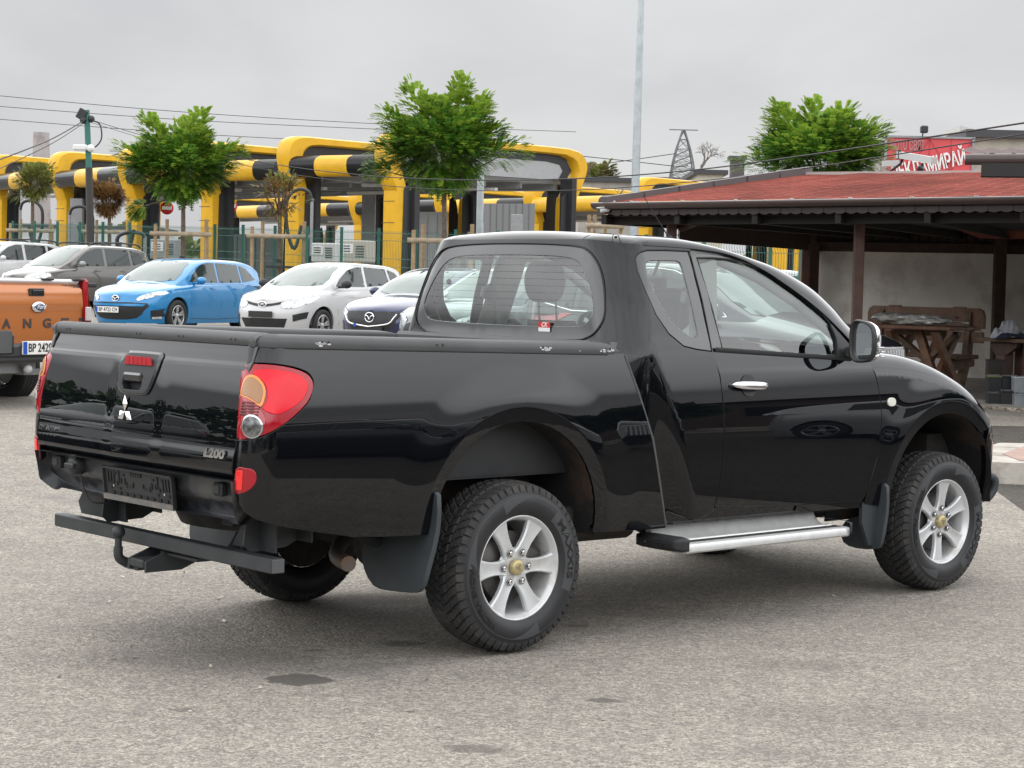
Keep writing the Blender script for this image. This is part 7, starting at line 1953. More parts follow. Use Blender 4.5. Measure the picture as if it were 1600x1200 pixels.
# --- blue hatchback
BLU=carpaint('bright_blue_paint',(.001,.20,.47),.2,.35)
rz=hd(285,33); P=hatch_params()
c=Car('parked_car',offs(278,39.0,rz,1.35),rz,'bright blue five door hatchback, its nose beside the orange tailgate','hatchback',GC,BLU,P)
hatch_windows(c,[(1.12,.985),(1.10,1.38),(1.32,1.385),(1.60,1.33),(1.95,1.13),(2.12,.99)],[(.22,1.0),(.22,1.36),(1.02,1.385),(1.05,.985)],[(-.38,1.06),(-.10,1.30),(.15,1.34),(.15,1.0)],screen=smoothpoly([(-.60,1.02),(-.50,1.28),(-.44,1.38),(0,1.405),(.44,1.38),(.50,1.28),(.60,1.02),(0,.985)],2),rear=[(-.5,1.02),(-.40,1.30),(.40,1.30),(.5,1.02)])
c.decal('headlight',smoothpoly([(.46,.60),(.78,.73),(.80,.79),(.74,.80),(.58,.745),(.45,.67)],2),'front',HLM,.01,'b',.03,mirror='both')
c.decal('grille',smoothpoly([(-.62,.56),(0,.57),(.62,.56),(.57,.42),(.42,.27),(0,.235),(-.42,.27),(-.57,.42)],2),'front',BLKP,.006,'b',.04)
c.decal('upper_grille_bar',[(-.60,.545),(.60,.545),(.56,.50),(-.56,.50)],'front',BLU,.03,'b',.05)
c.decal('fog_lamp_bay',[(.66,.42),(.82,.46),(.80,.28),(.64,.25)],'front',BLKP,.01,'b',.03,mirror='both')
c.decal('fog_lamp',[(.66,.30),(.76,.31),(.75,.265),(.65,.26)],'front',HLM,.02,'b',.03,mirror='both')
c.plate('BP 4722 CH',-.16,.425); c.mirrors(1.98,1.02)
c.line([(1.09,.96),(1.09,.6),(1.12,.30)]); c.line([(2.20,.93),(2.22,.6),(2.16,.32)]); c.line([(.28,.98),(.25,.66),(.40,.45)]); c.line([(.4,.27),(1.3,.25),(2.2,.27)],r=.006)
for x in (.50,1.38): c.decal('door_handle',[(x-.09,.855),(x+.09,.855),(x+.09,.885),(x-.09,.885)],'side',BLU,.03,'b',.05)
def oval_badge(c,y,z,rx,rz_,style,m=CHR,front=True):
    h=c.bvb.ray_cast(Vector((c.xf+2,y,z)),Vector((-1,0,0))); x=h[0].x+.02 if h[0] is not None else c.xf; b=MB()
    b.tube([(x,y+rx*cos(a*pi/12),z+rz_*sin(a*pi/12)) for a in range(25)],.011,6,False)
    if style=='wing': b.tube(smoothpoly([(x+.004,y-rx*.9,z+rz_*.35),(x+.006,y-rx*.35,z+rz_*.25),(x+.008,y,z-rz_*.45),(x+.006,y+rx*.35,z+rz_*.25),(x+.004,y+rx*.9,z+rz_*.35)],3,False),.011,6)
    else:
        b.tube([(x,y-rx*.42,z-rz_*.6),(x,y-rx*.22,z+rz_*.6)],.012,6); b.tube([(x,y+rx*.22,z-rz_*.6),(x,y+rx*.42,z+rz_*.6)],.012,6); b.tube([(x,y-rx*.32,z+.0),(x,y+rx*.32,z+.01)],.012,6)
    o=b.build('badge',m,c.root); b=MB(); b.add([(x-.012,y+rx*cos(a*pi/12),z+rz_*sin(a*pi/12)) for a in range(24)],[tuple(range(24))],False); b.build('badge_disc',BLK if style=='wing' else c.paint,c.root)
oval_badge(c,0,.645,.075,.055,'wing')
b=MB()
for sg in (-1,1): b.tube([(2.32,sg*.15+.0,1.012),(2.30,sg*.15-.5*1 if sg>0 else -.15-.45,1.02)],.012,5)
b.build('wiper',BLK,c.root)
# --- white hatchback
WHC=carpaint('white_car_paint',(.55,.555,.56),0.,.4)
rz=hd(505,33); P=hatch_params(L=3.99,W=1.71,H=1.49,wb=2.525,R=.305,fo=.80,nf=.5,bow=.20)
P['belt']=[(-.665,1.02),(-.3,1.03),(.4,1.0),(1.2,.955),(1.9,.92),(2.3,.895),(2.7,.85),(3.05,.79),(3.22,.72),(3.325,.66)]
P['hood']=[(-.665,1.02),(1.0,1.0),(2.0,1.05),(2.3,1.02),(2.7,.955),(3.0,.88),(3.22,.78),(3.325,.70)]
P['roof']=[(-.64,1.02),(-.50,1.20),(-.38,1.36),(-.20,1.445),(.3,1.48),(.8,1.49),(1.15,1.475),(1.42,1.42),(1.75,1.28),(2.1,1.10),(2.38,.96)]
P['green']=(-.62,2.38,.79,.60)
c=Car('parked_car',offs(508,36.5,rz,1.2),rz,'white small hatchback with black mirrors, parked right of the blue car','hatchback',GC,WHC,P)
hatch_windows(c,[(1.02,1.03),(1.00,1.40),(1.20,1.395),(1.48,1.33),(1.80,1.17),(2.0,1.03)],[(.10,1.08),(.14,1.38),(.90,1.405),(.93,1.035)],[(-.34,1.16),(-.20,1.31),(.05,1.37),(.03,1.09)],screen=smoothpoly([(-.60,1.05),(-.50,1.30),(-.44,1.40),(0,1.425),(.44,1.40),(.50,1.30),(.60,1.05),(0,1.03)],2))
c.decal('headlight',smoothpoly([(.36,.68),(.42,.62),(.60,.62),(.76,.72),(.80,.83),(.74,.86),(.60,.79),(.40,.73)],2),'front',HLM,.01,'b',.03,mirror='both')
c.decal('grille_strip',smoothpoly([(-.42,.74),(-.2,.70),(0,.685),(.2,.70),(.42,.74),(.40,.70),(.2,.655),(0,.635),(-.2,.655),(-.40,.70)],2),'front',BLKP,.008,'b',.03)
c.decal('lower_grille',[(-.50,.43),(.50,.43),(.42,.26),(-.42,.26)],'front',BLKP,.008,'b',.04)
c.decal('fog_lamp_bay',[(.58,.50),(.76,.56),(.74,.44),(.58,.38)],'front',BLKP,.01,'b',.03,mirror='both')
c.plate('',0,.50,blank=True); c.mirrors(1.92,1.07,BLKP); oval_badge(c,0,.675,.085,.05,'h')
c.line([(.97,1.0),(.97,.6),(1.0,.30)]); c.line([(2.05,.98),(2.08,.6),(2.0,.32)]); c.line([(.18,1.02),(.18,.66),(.32,.45)]); c.line([(2.25,.88),(1.6,.83),(.6,.86)],r=.005,m=mat('soft_crease',(.45,.45,.45),rough=.5))
b=MB(); b.tube([(2.25,.05,1.055),(2.2,.55,1.075)],.012,5); b.tube([(2.27,-.1,1.055),(2.22,-.55,1.07)],.012,5); b.build('wiper',BLK,c.root)
# --- dark blue car beside it
NAV=carpaint('dark_navy_paint',(.018,.026,.085),.4,.3)
rz=hd(640,32); P=hatch_params(L=4.6,W=1.795,H=1.45,wb=2.70,R=.325,fo=.92,bow=.20)
c=Car('parked_car',offs(690,33.0,rz,1.35),rz,'dark navy car with winged grille, between the white hatchback and the pickup cab','hatchback',GC,NAV,P)
hatch_windows(c,[(1.12,.985),(1.10,1.36),(1.32,1.365),(1.60,1.31),(1.95,1.13),(2.12,.99)],[(.22,1.0),(.22,1.34),(1.02,1.365),(1.05,.985)],screen=smoothpoly([(-.60,1.02),(-.50,1.26),(-.44,1.36),(0,1.385),(.44,1.36),(.50,1.26),(.60,1.02),(0,.985)],2))
c.decal('headlight',smoothpoly([(.50,.66),(.58,.62),(.82,.72),(.84,.79),(.76,.79),(.56,.71)],2),'front',HLM,.01,'b',.03,mirror='both')
c.decal('grille',smoothpoly([(-.50,.69),(0,.695),(.50,.69),(.46,.56),(.36,.40),(0,.36),(-.36,.40),(-.46,.56)],2),'front',BLKP,.006,'b',.04)
b=MB(); 
for sg in (-1,1): b.tube(smoothpoly([(c.xf-.04,sg*.50,.66),(c.xf-.01,sg*.46,.60),(c.xf+.02,sg*.36,.50),(c.xf+.04,0,.45)],4,False),.014,6)
b.build('chrome_wing',CHR,c.root); oval_badge(c,0,.60,.085,.075,'wing'); c.mirrors(1.98,1.02); c.plate('BP 5318 CA',0,.40) if False else c.plate('',0,.40,blank=True)
b=MB(); h=.40; b.box((c.xf+.065,-.24,.47),(.004,.05,.05)); b.build('plate_band',PLB,c.root)
c.decal('lens',[(.60,.50),(.80,.54),(.80,.40),(.62,.36)],'front',mat('grey_lens',(.25,.26,.27),rough=.2),.01,'b',.03,mirror='both')
# --- grey hatchback at the left
GRC=carpaint('warm_grey_paint',(.115,.108,.10),.3,.4)
rz=hd(110,48); P=hatch_params(L=4.2,W=1.76,H=1.60,wb=2.58,R=.32,fo=.85)
P['roof']=[(-.75,1.02),(-.62,1.25),(-.50,1.42),(-.30,1.54),(.2,1.59),(.8,1.60),(1.2,1.59),(1.45,1.54),(1.8,1.36),(2.15,1.16),(2.45,.98)]; P['green']=(-.73,2.45,.81,.61); P['gh']=.6
P['belt']=[(-.77,1.04),(.3,1.03),(1.2,.99),(2.0,.95),(2.3,.93),(2.8,.86),(3.1,.80),(3.3,.74),(3.43,.68)]
P['hood']=[(-.77,1.04),(1.0,1.0),(2.0,1.07),(2.3,1.04),(2.7,.97),(3.0,.90),(3.3,.80),(3.43,.72)]
c=Car('parked_car',offs(118,49,rz,1.3),rz,'warm grey hatchback with black roof rails, behind the orange pickup','hatchback',GC,GRC,P)
hatch_windows(c,[(1.05,1.06),(1.05,1.50),(1.25,1.50),(1.55,1.42),(1.85,1.24),(2.05,1.05)],[(.15,1.09),(.18,1.49),(.95,1.51),(.95,1.06)],[(-.42,1.20),(-.22,1.42),(.08,1.485),(.06,1.10)],screen=smoothpoly([(-.62,1.07),(-.52,1.36),(-.46,1.49),(0,1.52),(.46,1.49),(.52,1.36),(.62,1.07),(0,1.04)],2))
for sg in (-1,1):
    b=MB(); b.tube(smoothpoly([(-.35,sg*.60,1.56),(-.2,sg*.60,1.64),(.5,sg*.605,1.665),(1.2,sg*.60,1.65),(1.38,sg*.60,1.60)],4,False),.022,6); b.build('roof_rail',BLK,c.root)
c.mirrors(1.95,1.10,mat('silver_mirror',(.30,.30,.30),rough=.4,metal=.4)); c.line([(1.0,1.02),(1.0,.6),(1.05,.3)]); c.line([(.12,1.04),(.10,.7),(.3,.45)]); c.line([(2.1,1.0),(2.12,.6),(2.05,.32)])
for x in (.42,1.30): c.decal('door_handle',[(x-.09,.93),(x+.09,.93),(x+.09,.96),(x-.09,.96)],'side',GRC,.03,'b',.05)
c.decal('headlight',smoothpoly([(.40,.70),(.76,.72),(.80,.82),(.72,.86),(.44,.80)],2),'front',HLM,.01,'b',.03,mirror='both')
# --- white car at the far left
rz=hd(10,50); P=dict(P)
c=Car('parked_car',offs(-2,56,rz,1.3),rz,'white car with dark roof rails at the left edge, behind the grey hatchback','car',GC,WHC,P)
hatch_windows(c,[(1.05,1.06),(1.05,1.50),(1.25,1.50),(1.55,1.42),(1.85,1.24),(2.05,1.05)],[(.15,1.09),(.18,1.49),(.95,1.51),(.95,1.06)],[(-.42,1.20),(-.22,1.42),(.08,1.485),(.06,1.10)],screen=smoothpoly([(-.62,1.07),(-.52,1.36),(-.46,1.49),(0,1.52),(.46,1.49),(.52,1.36),(.62,1.07),(0,1.04)],2))
for sg in (-1,1):
    b=MB(); b.tube(smoothpoly([(-.35,sg*.60,1.56),(-.2,sg*.60,1.64),(.5,sg*.605,1.665),(1.2,sg*.60,1.65),(1.38,sg*.60,1.60)],4,False),.022,6); b.build('roof_rail',BLK,c.root)
c.mirrors(1.95,1.10)
# --- dark car seen through the rear window
DKC=carpaint('charcoal_paint',(.12,.14,.145),.4,.3)
rz=hd(770,34); P=hatch_params(L=4.5,W=1.80,H=1.50,wb=2.68,R=.33,fo=.90)
c=Car('parked_car',offs(800,29.5,rz,1.35),rz,'charcoal car seen through the left half of the pickup rear window','hatchback',GC,DKC,P)
hatch_windows(c,[(1.12,.985),(1.10,1.39),(1.32,1.395),(1.60,1.34),(1.95,1.14),(2.12,.99)],[(.22,1.0),(.22,1.37),(1.02,1.395),(1.05,.985)],screen=smoothpoly([(-.60,1.02),(-.50,1.29),(-.44,1.40),(0,1.42),(.44,1.40),(.50,1.29),(.60,1.02),(0,.985)],2))
c.mirrors(1.98,1.03); c.decal('headlight',smoothpoly([(.46,.64),(.78,.73),(.80,.79),(.74,.80),(.58,.745),(.45,.69)],2),'front',HLM,.01,'b',.03,mirror='both'); c.decal('grille',smoothpoly([(-.45,.62),(0,.63),(.45,.62),(.42,.42),(0,.38),(-.42,.42)],2),'front',BLKP,.006,'b',.04)
# --- dark SUV behind the cab, nose to the right
SVC=carpaint('black_suv_paint',(.012,.014,.018),.3,.25)
rz=-radians(43)
P=dict(wb=2.68,fo=.86,ro=.86,W=1.83,R=.355,rake=.08,rrake=.08,bow=.16,exp=5.2,spokes=5)
P['belt']=[(-.86,1.08),(.3,1.06),(1.2,1.03),(2.0,1.01),(2.35,.98),(2.8,.91),(3.2,.84),(3.42,.78),(3.54,.70)]
P['hood']=[(-.86,1.08),(1.2,1.06),(2.2,1.14),(2.5,1.10),(2.9,1.02),(3.2,.94),(3.42,.86),(3.54,.75)]
P['roof']=[(-.84,1.08),(-.70,1.30),(-.55,1.50),(-.30,1.60),(.3,1.645),(.9,1.65),(1.2,1.635),(1.45,1.57),(1.8,1.38),(2.1,1.21),(2.38,1.06)]
P['green']=(-.82,2.38,.835,.62); P['gh']=.58
cx_,cy_=PX(1110,20.8),20.8
c=Car('parked_suv',(cx_-cos(rz)*1.34,cy_-sin(rz)*1.34,zg(20.6)-.08),rz,'black SUV with chrome slatted grille, seen through the pickup side windows','SUV',None,SVC,P)
CSV=glass('suv_glass',(.35,.42,.40),ior=1.6)
w1=[(1.12,1.09),(1.10,1.54),(1.30,1.53),(1.55,1.45),(1.85,1.27),(2.08,1.09)]; w2=[(.10,1.12),(.10,1.53),(1.02,1.55),(1.05,1.09)]; w3=[(-.45,1.20),(-.30,1.42),(.02,1.52),(.02,1.12)]
hatch_windows(c,w1,w2,w3,screen=smoothpoly([(-.64,1.11),(-.54,1.40),(-.47,1.54),(0,1.565),(.47,1.54),(.54,1.40),(.64,1.11),(0,1.09)],2))
for w_ in ([(-.47,1.18),(-.32,1.44),(.02,1.55),(1.10,1.575),(1.32,1.55),(1.57,1.465),(1.87,1.285),(2.12,1.075),(1.05,1.07),(.02,1.09),(-.47,1.18)],):
    c.line([w_[0],w_[9],w_[8],w_[7]],which='g',r=.012,m=CHR); c.line(w_[:8],which='g',r=.009,m=CHR)
c.decal('headlight',smoothpoly([(.52,.70),(.80,.74),(.86,.82),(.78,.84),(.55,.79)],2),'front',HLM,.01,'b',.03,mirror='both')
c.decal('grille',smoothpoly([(-.46,.80),(0,.82),(.46,.80),(.46,.64),(.40,.52),(-.40,.52),(-.46,.64)],2),'front',BLKP,.004,'b',.04)
b=MB()
for k in range(15):
    y=-.42+k*.06; h=c.bvb.ray_cast(Vector((c.xf+2,y,.64)),Vector((-1,0,0))); x=h[0].x+.015; h2=c.bvb.ray_cast(Vector((c.xf+2,y,.78)),Vector((-1,0,0))); x2=h2[0].x+.015
    b.beam((x,y,.54),(x2,y,.79),.030,.032,up=(1,0,0))
b.tube([(c.bvb.ray_cast(Vector((c.xf+2,y,.795)),Vector((-1,0,0)))[0].x+.015,y,.802) for y in [-.46+.046*i for i in range(21)]],.012,6)
b.build('grille_slats',mat('bright_trim',(.75,.76,.77),rough=.25,metal=.35),c.root)
c.mirrors(1.90,1.13); c.line([(1.06,1.05),(1.06,.6),(1.1,.35)]); c.line([(2.16,1.04),(2.18,.7),(2.1,.4)])
b=MB(); b.tube(smoothpoly([(-.35,-.60,1.63),(-.2,-.60,1.69),(.5,-.605,1.71),(1.2,-.60,1.70),(1.38,-.60,1.64)],4,False),.018,6); b.tube(smoothpoly([(-.35,.60,1.63),(-.2,.60,1.69),(.5,.605,1.71),(1.2,.60,1.70),(1.38,.60,1.64)],4,False),.018,6); b.build('roof_rails',CHR,c.root)
c.decal('taillight',[(.60,.90),(.84,.90),(.84,1.06),(.60,1.04)],'rear',TLM,.01,'b',.04,mirror='both')
# --- white estate seen between SUV and dark car, pale bonnet
rz=hd(900,30); P=hatch_params(L=4.4,W=1.78,H=1.46,wb=2.62,R=.32,fo=.9)
c=Car('parked_car',offs(905,33.5,rz,1.35),rz,'silver white car between the charcoal car and the black SUV, seen under the headrest','hatchback',GC,carpaint('silver_paint',(.55,.57,.57),.4,.3),P)
hatch_windows(c,[(1.12,.985),(1.10,1.36),(1.32,1.365),(1.60,1.31),(1.95,1.13),(2.12,.99)],[(.22,1.0),(.22,1.34),(1.02,1.365),(1.05,.985)],screen=smoothpoly([(-.60,1.02),(-.50,1.26),(-.44,1.36),(0,1.385),(.44,1.36),(.50,1.26),(.60,1.02),(0,.985)],2)); c.mirrors(1.98,1.02)
# --- pale car beyond the fence, in the gap of the shelter
rz=radians(20); P=hatch_params(L=4.5,W=1.80,H=1.55,wb=2.68,R=.33,fo=.90)
c=Car('parked_car',(PX(1228,44)-1.3,44,zg(44)-.1),rz,'pale silver car beyond the fence, in the gap left of the rendered wall','car',None,carpaint('pale_silver_paint',(.5,.52,.54),.3,.3),P)
hatch_windows(c,[(1.12,.985),(1.10,1.40),(1.32,1.405),(1.60,1.35),(1.95,1.15),(2.12,.99)],[(.22,1.0),(.22,1.38),(1.02,1.405),(1.05,.985)],screen=[(-.60,1.02),(-.46,1.38),(.46,1.38),(.60,1.02)])
wall_panel(1160,1262,400,46,YEL,'panel_wall','bright yellow panel beyond the fence in the shelter gap',Y1=46) if False else None
p=W(1214,415,50); root=empty('yellow_sign',(PX(1198,50),50,zg(50)),0,'bright yellow panel pair beyond the fence, left of the rendered wall','panel'); H=W(1214,392,50).z-zg(50)
b=MB(); b.box((.22,0,H-.35),(.44,.08,1.1)); b.box((.80,0,H-.35),(.36,.08,1.1)); b.build('panel',YEL,root); b=MB(); b.box((.0,.05,H/2),(.06,.06,H)); b.box((1.0,.05,H/2),(.06,.06,H)); b.build('post',BLK,root)
# ================================================================== ORANGE PICKUP at the left
ORG=carpaint('burnt_orange_paint',(.50,.165,.04),.3,.35)
hdg=radians(148); fw=Vector((cos(hdg),sin(hdg),0)); lf=Vector((-sin(hdg),cos(hdg),0))
c0=W(51,470,18.8)
op=empty('orange_pickup',(c0.x,c0.y,zg(18.8)-.06+.0),hdg,'burnt orange pickup seen from behind at the left edge, silver bed cover','pickup truck')
# local: x forward from the tailgate plane, y left, z up from ground
zt_=W(60,425,18.8).z-zg(18.8)-.06; zbm=W(60,528,18.8).z-zg(18.8)-.06
def M_ot(y,z): return (-.02*(1-(y/.8)**2)-.012*sstep(1.0,1.05,z)*(1-sstep(1.05,1.20,z))+.02*sstep(zt_-.08,zt_,z)+.03*(1-sstep(zbm,zbm+.06,z)),y,z)
tgo=patch('tailgate',[(-.655,zbm+.02),(0,zbm),(.655,zbm+.02),(.67,1.0),(.665,zt_-.05),(.62,zt_),(-.62,zt_),(-.665,zt_-.05),(-.67,1.0)],M_ot,ORG,op,res=.03,flange=.03,flip=True)
def fx(y,z): return M_ot(y,z)[0]
s_=160.
def at(px,py): # pixel -> (y,z) on the tailgate plane
    d=(W(px,py,10)-Vector((0,0,CAMH))).normalized(); o=Vector((0,0,CAMH)); n=fw; t=(c0-o).dot(n)/d.dot(n); p=o+d*t-Vector((c0.x,c0.y,zg(18.8)-.06)); return p.dot(lf),p.z
y,z=at(54,456.5)
b=MB(); b.box((fx(y,z)-.006,y,z),(.02,.20,.075),bev=.006); hd1=b.build('handle_plate',BLKP,tgo); b=MB(); b.box((fx(y,z)-.022,y-.01,z),(.018,.15,.045),bev=.006); b.build('handle',mat('gloss_black_plastic'),hd1)
y,z=at(56,479.5); b=MB(); b.grid(lambda u,v:(fx(y,z)-.012-.012*sqrt(max(0,1-v*v)),y+.088*v*cos(2*pi*u),z+.052*v*sin(2*pi*u)),32,6,closeu=True); bd_=b.build('badge',CHR,tgo)
b=MB(); b.grid(lambda u,v:(fx(y,z)-.020-.010*sqrt(max(0,1-v*v)),y-.012+.066*v*cos(2*pi*u),z+.038*v*sin(2*pi*u)),32,6,closeu=True); b.build('badge_centre',mat('badge_blue',(.02,.05,.14),rough=.2,coat=1),bd_)
text('badge_script','Ford',(fx(y,z)-.034,y-.012,z),(0,-1,0),(0,0,1),.058,mat('badge_white',(.8,.8,.8),rough=.4),bd_,.001,.0006,shear=.4)
LTR=mat('dark_lettering',(.05,.04,.04),rough=.5)
for ch,px,py in (('R',-29,507),('A',8,506.5),('N',40,506),('G',71,505.5),('E',99,505),('R',127,504.5)):
    y,z=at(px,py); text('tailgate_letter',ch,(fx(y,z)-.004,y,z),(0,-1,0),(0,0,1),.125,LTR,tgo,.003,.004,width=.105)
y,z=at(110.5,447.5); text('trim_lettering','WILDTRAK',(fx(y,z)-.003,y,z),(0,-1,0),(0,0,1),.042,LTR,tgo,.001,.001,width=.255,shear=.2)
for s in (-1,1):
    # tail lights
    b=MB(); b.box((.03,s*.72,1.02),(.12,.075,.60),bev=.03); tlo=b.build('tail_light',mat('mid_red_lens'),op)
    b=MB(); b.box((-.045,s*.72,.965),(.02,.085,.14),bev=.008); b.build('clear_section',mat('pale_lens',(.55,.50,.50),rough=.15,coat=1),tlo)
    b=MB(); b.box((-.045,s*.72,.78),(.02,.085,.12),bev=.008); b.build('lower_section',mat('pale_lens'),tlo)
    # bed side
    b=MB()
    def bs(u,v):
        x=.02+1.65*u; z=lerp(.62,zt_-.02,v); arch=0
        return (x,s*(.80+.03*sin(pi*min(1,v*1.1))-.03*v**3+.03*sstep(.5,.25,hypot(x-1.15,z-.55)-.2)),z)
    b.grid(bs,40,14); b.build('bed_side',ORG,op)
    b=MB(); b.box((.85,s*.80,zt_),(1.75,.14,.05),bev=.015); b.build('bed_rail',BLKP,op)
    wo=bpy.data.objects.new('wheel',None); COL.objects.link(wo); wo.parent=op; wo.location=(1.18,s*.78,.385); wo.rotation_euler=(0,0,0 if s<0 else pi)
    b=MB(); b.lathe([(.20,.09),(.235,-.11),(.30,-.135),(.36,-.125),(.385,-.09)],44,'Y'); b.grid(lambda u,v:((.385-.006*(1 if int(v*12)%3==0 else 0))*cos(2*pi*u),-.09+.19*v,(.385-.006*(1 if int(v*12)%3==0 else 0))*sin(2*pi*u)),60,12,False,True); b.lathe([(.385,.10),(.36,.13),(.30,.135),(.235,.11)],44,'Y'); b.build('tyre',CTY,wo)
    b=MB(); b.lathe([(.235,-.11),(.21,-.09),(.19,.0),(.225,.10),(.235,.11)],40,'Y'); b.lathe([(.19,0),(.05,-.03),(0,-.03)],30,'Y'); b.build('rim',CRM,wo)
b=MB(); b.grid(lambda u,v:(.03+1.6*u,-.74+1.48*v,zt_+.035+.02*sin(pi*v)),10,14); b.box((.06,0,zt_+.03),(.10,1.30,.05),bev=.02); b.build('bed_cover',mat('silver_cover',(.68,.69,.70),rough=.35,metal=.2),op)
b=MB()
for y in (-.62,-.2): b.box((.04,y,zt_+.05),(.12,.14,.02),bev=.005)
b.build('cover_latches',BLKP,op)
# bumper
b=MB(); b.box((-.07,0,.60),(.24,1.50,.16),bev=.03); b.box((-.06,.62,.67),(.26,.50,.28),bev=.05); b.box((-.06,-.62,.67),(.26,.50,.28),bev=.05); b.box((-.10,0,.545),(.20,1.30,.10),bev=.03); bm=b.build('rear_bumper',mat('dark_bumper',(.03,.031,.033),rough=.45),op)
b=MB(); b.box((-.195,0,.665),(.02,.66,.05),bev=.006); b.box((-.19,0,.56),(.03,1.2,.02)); b.build('bumper_step',mat('gloss_black_plastic'),bm)
b=MB()
for s in (-1,1): b.box((-.195,s*.55,.70),(.014,.20,.22),bev=.02)
b.build('corner_pads',RAILP,bm)
y,z=at(44,542); b=MB(); b.box((-.206,y,z),(.02,.545,.13),bev=.004); pp=b.build('number_plate',PLW,op); b=MB(); b.box((-.218,y+.245,z),(.003,.05,.122)); b.build('country_band',PLB,pp)
text('plate_lettering','BP 2429 CT',(-.219,y-.024,z-.003),(0,-1,0),(0,0,1),.118,PLT,pp,.001,.0016,width=.455)
b=MB(); b.cyl((-.02,.10,.42),(-.10,.10,.42),.035,12); b.box((.1,.25,.45),(.3,.5,.12)); b.box((.0,.05,.40),(.16,.25,.06)); b.build('tow_hitch',STEEL,op)
b=MB(); b.sphere((-.12,.17,.43),.045,12,8); b.build('hitch_cap',mat('hitch_cap',(.45,.45,.45),rough=.4),op)
b=MB(); b.tube([(1.18,-.6,.385),(1.18,.6,.385)],.05,8); b.box((1.5,0,.55),(2.8,1.2,.12)); b.build('chassis',UND,op)
# cab further on (left of the frame)
b=MB()
def cab(u,v):
    x=1.75+2.35*u; a=pi*v; T=1.15+.67*sstep(0,.10,u)*(1-sstep(.62,1.0,u)); return (x,.86*(abs(cos(a))**.5)*(1 if cos(a)>0 else -1)*(1-.12*sin(a)),1.05+(T-1.05)*(sin(a)**.6))
b.grid(cab,30,24); b.box((2.95,0,.80),(2.5,1.76,.62),bev=.08); b.box((4.65,0,.88),(1.1,1.70,.55),bev=.12); b.build('cab_body',ORG,op)
b=MB()
for s in (-1,1): b.prism([(2.0,1.2),(3.6,1.2),(3.1,1.66),(2.15,1.68)],(0,s*.80,0),(1,0,0),(0,0,1),(0,s*.03,0))
b.build('side_window',CGL,op)
b=MB(); b.box((1.76,0,1.45),(.02,1.2,.38)); b.build('rear_window',CGL,op)
for s in (-1,1):
    wo=bpy.data.objects.new('wheel',None); COL.objects.link(wo); wo.parent=op; wo.location=(4.40,s*.78,.385)
    b=MB(); b.lathe([(.20,-.09),(.235,-.12),(.36,-.12),(.385,-.09),(.385,.09),(.36,.12),(.235,.12),(.2,.09)],40,'Y'); b.build('tyre',CTY,wo)
# ================================================================== GROUND MARKS
# small stones and bits
random.seed(77); b=MB()
for i in range(2600):
    y=4.2+abs(random.gauss(0,1))*5; x=random.uniform(-1,1)*y*.30; 
    if y>17: continue
    s=random.uniform(.0015,.0045)*(1 if random.random()<.97 else 2.2); z=zg(y); k=[random.uniform(.6,1.3) for _ in range(6)]
    b.add([(x+s*k[0],y,z+s*.5),(x,y+s*k[1],z+s*.5),(x-s*k[2],y,z+s*.5),(x,y-s*k[3],z+s*.5),(x,y,z+s*1.3*k[4])],[(0,1,4),(1,2,4),(2,3,4),(3,0,4)],False)
m_=leafmat('gravel_bits',(.10,.09,.08),(.55,.50,.44),0.)
tag(b.build('loose_grit',m_),'scattered small stones and grit on the asphalt','grit',kind='stuff')
b=MB()
for px,py,s in ((192,903,.02),(171,942,.018),(329,1043,.02),(343,936,.03),(350,972,.025),(640,1112,.03),(1303,933,.02),(1487,930,.015)):
    d=(W(px,py,5)-Vector((0,0,CAMH))).normalized(); c=Vector((0,0,CAMH))+d*(-(CAMH)/d.z); z=zg(c.y)+.006; a=random.uniform(0,3)
    b.add([(c.x-s*cos(a),c.y-s*sin(a),z),(c.x+s*.4*sin(a),c.y-s*.4*cos(a),z+.004),(c.x+s*cos(a),c.y+s*sin(a),z+.006),(c.x-s*.4*sin(a),c.y+s*.4*cos(a),z)],[(0,1,2,3)],False)
tag(b.build('dry_leaves',leafmat('dry_leaf',(.30,.26,.20),(.62,.56,.46),.1)),'a few dry leaf scraps on the asphalt','leaf litter',kind='stuff')
# ================================================================== SURROUNDINGS beside the camera (they show as reflections in the paint)
def far_building(loc,size,m,roofm,label,rz=0):
    root=empty('building',loc,rz,label,'building'); sx,sy,sz=size; b=MB(); b.box((0,0,sz/2),(sx,sy,sz)); b.build('wall',m,root)
    b=MB(); b.prism([(-sx/2-.4,sz),(sx/2+.4,sz),(0,sz+1.1)],(0,-sy/2-.4,0),(1,0,0),(0,0,1),(0,sy+.8,0)); b.build('roof',roofm,root)
    n=int(sy/3)
    for k in range(n):
        for sd in (-1,1):
            b=MB(); b.box((sd*(sx/2+.02),-sy/2+(k+.5)*sy/n,sz*.55),(.06,1.2,1.1)); b.build('window',mat('dark_window',(.02,.025,.03),rough=.1),root)
far_building((24,2,0),(8,20,2.6),mat('umber_wall',(.16,.12,.10),rough=.9,var=.2,vscale=1),BRW,'low brown building right of the picture, seen mirrored in the door',.15)
far_building((30,-22,0),(8,16,3.2),mat('grey_wall2',(.22,.22,.21),rough=.9),DGR,'low grey building behind the viewer on the right, seen only as a reflection',.1)
random.seed(90)
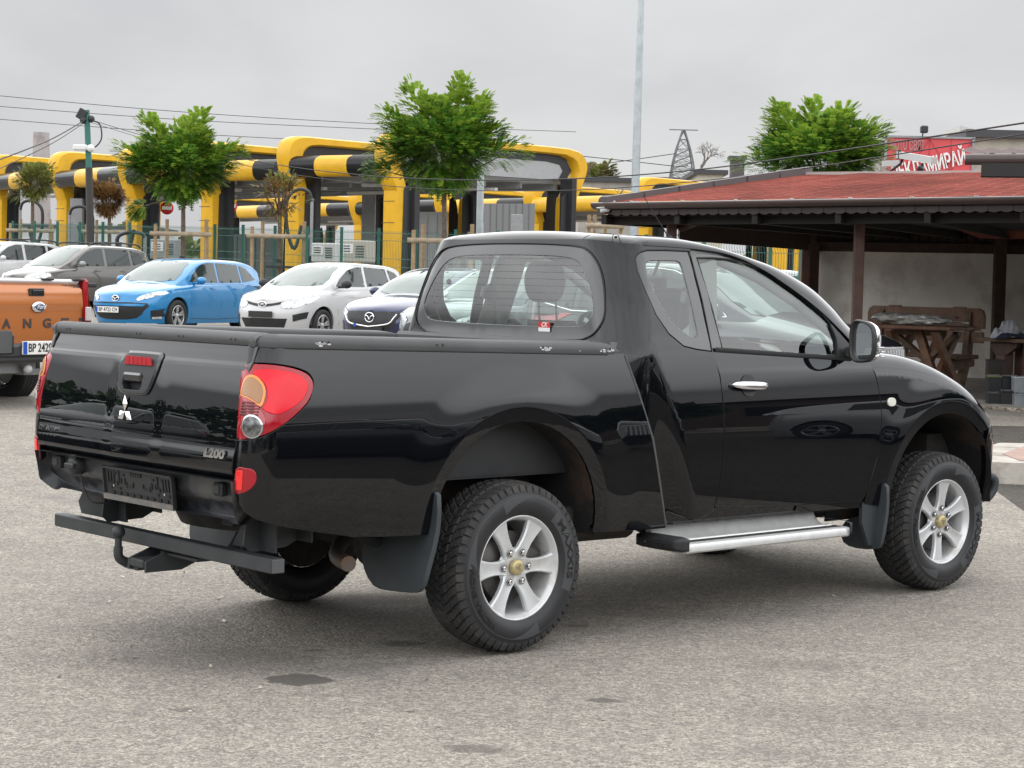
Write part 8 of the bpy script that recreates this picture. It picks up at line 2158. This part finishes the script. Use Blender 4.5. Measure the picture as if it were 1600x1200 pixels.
def hedge(x0,y0,x1,y1,h,n,label,seed):
    random.seed(seed); b=MB(); ph=[random.uniform(0,6) for _ in range(4)]
    for i in range(n):
        t=random.random(); hh=h*(.75+.15*sin(t*9+ph[0])+.10*sin(t*23+ph[1])+.08*sin(t*51+ph[2])); x=lerp(x0,x1,t)+random.uniform(-1,1); y=lerp(y0,y1,t)+random.uniform(-1,1); z=hh*random.random()**.8
        d=Vector((random.gauss(0,1),random.gauss(0,1),random.gauss(0,.6))).normalized(); u=d.orthogonal().normalized(); s=random.uniform(.25,.5); P=Vector((x,y,z))
        b.add([P+d*s,P+u*s*.7,P-d*s,P-u*s*.7],[(0,1,2,3)],False)
    tag(b.build('tree_line',LD),label,'trees',kind='stuff')
hedge(-34,-24,-30,40,5.2,5200,'dark line of bushes and trees left of the picture, mirrored in the tailgate',91)
hedge(19,-12,17,-3,2.6,900,'dark hedge right of the picture, mirrored in the door',92)
hedge(40,-40,44,30,6.0,3500,'trees beyond the buildings on the right, mirrored in the paint',93)
hedge(-30,-40,40,-44,5.5,3500,'trees behind the viewer, seen only as reflections',94)
src=[o for o in bpy.data.objects if o.type=='EMPTY' and o.parent is None and str(o.get('label','')).startswith(('silver white car','black SUV','dark navy'))]
for k,(x,y,rz_,lb) in enumerate(((-10.5,6.2,.35,'silver hatchback parked left of the picture, mirrored in the tailgate'),(-12.2,10.6,.25,'black SUV parked left of the picture, mirrored in the tailgate'),(-11.0,2.2,.3,'navy car parked left of the picture beside the silver one, mirrored in the tailgate'))):
    o=next(s for s in src if s['label'].startswith(('silver white car','black SUV','dark navy')[k])); c_=copy_tree(o); c_.location=(x,y,0); c_.rotation_euler=(0,0,rz_); c_['label']=lb; c_['group']='cars parked left of the picture'

for k,(x,y,rz_,lb) in enumerate(((9.4,10.2,2.3,'unseen white hatchback added right of the picture, mirrored in the door'),(8.6,5.2,2.2,'black SUV parked right of the picture, mirrored in the bed side'))):  # unseen cars added to break up and darken the reflections in the paint
    src2=next(o for o in bpy.data.objects if o.type=='EMPTY' and o.parent is None and str(o.get('label','')).startswith(('silver white car','black SUV')[k])); c_=copy_tree(src2); c_.location=(x,y,.0); c_.rotation_euler=(0,0,rz_); c_['label']=lb; c_['group']='unseen cars added right of the picture'
for k,(x,y,h) in enumerate(((17,8.0,2.6),(20,12.5,3.3),(15,1.5,3.0))):
    root=empty('street_tree',(x,y,0),0,('bushy','tall','low')[k]+' dark tree right of the picture, mirrored in the '+('bed side','door','wing')[k],'tree'); random.seed(200+k)
    b=MB(); b.tube([(0,0,0),(.1,0,h*.4),(0,.1,h*.8)],[.14,.10,.03],8); b.build('trunk',BARK,root)
    b=MB()
    for i in range(1400):
        d=Vector((random.gauss(0,1),random.gauss(0,1),random.gauss(0,1))).normalized(); r=random.uniform(.3,1)**.6; q=Vector((d.x*r*h*.32,d.y*r*h*.32,h*.66+d.z*r*h*.34)); u=d.orthogonal().normalized(); s=random.uniform(.10,.22)
        b.add([q+d*s,q+u*s*.7,q-d*s,q-u*s*.7],[(0,1,2,3)],False)
    b.build('crown',LD,root)
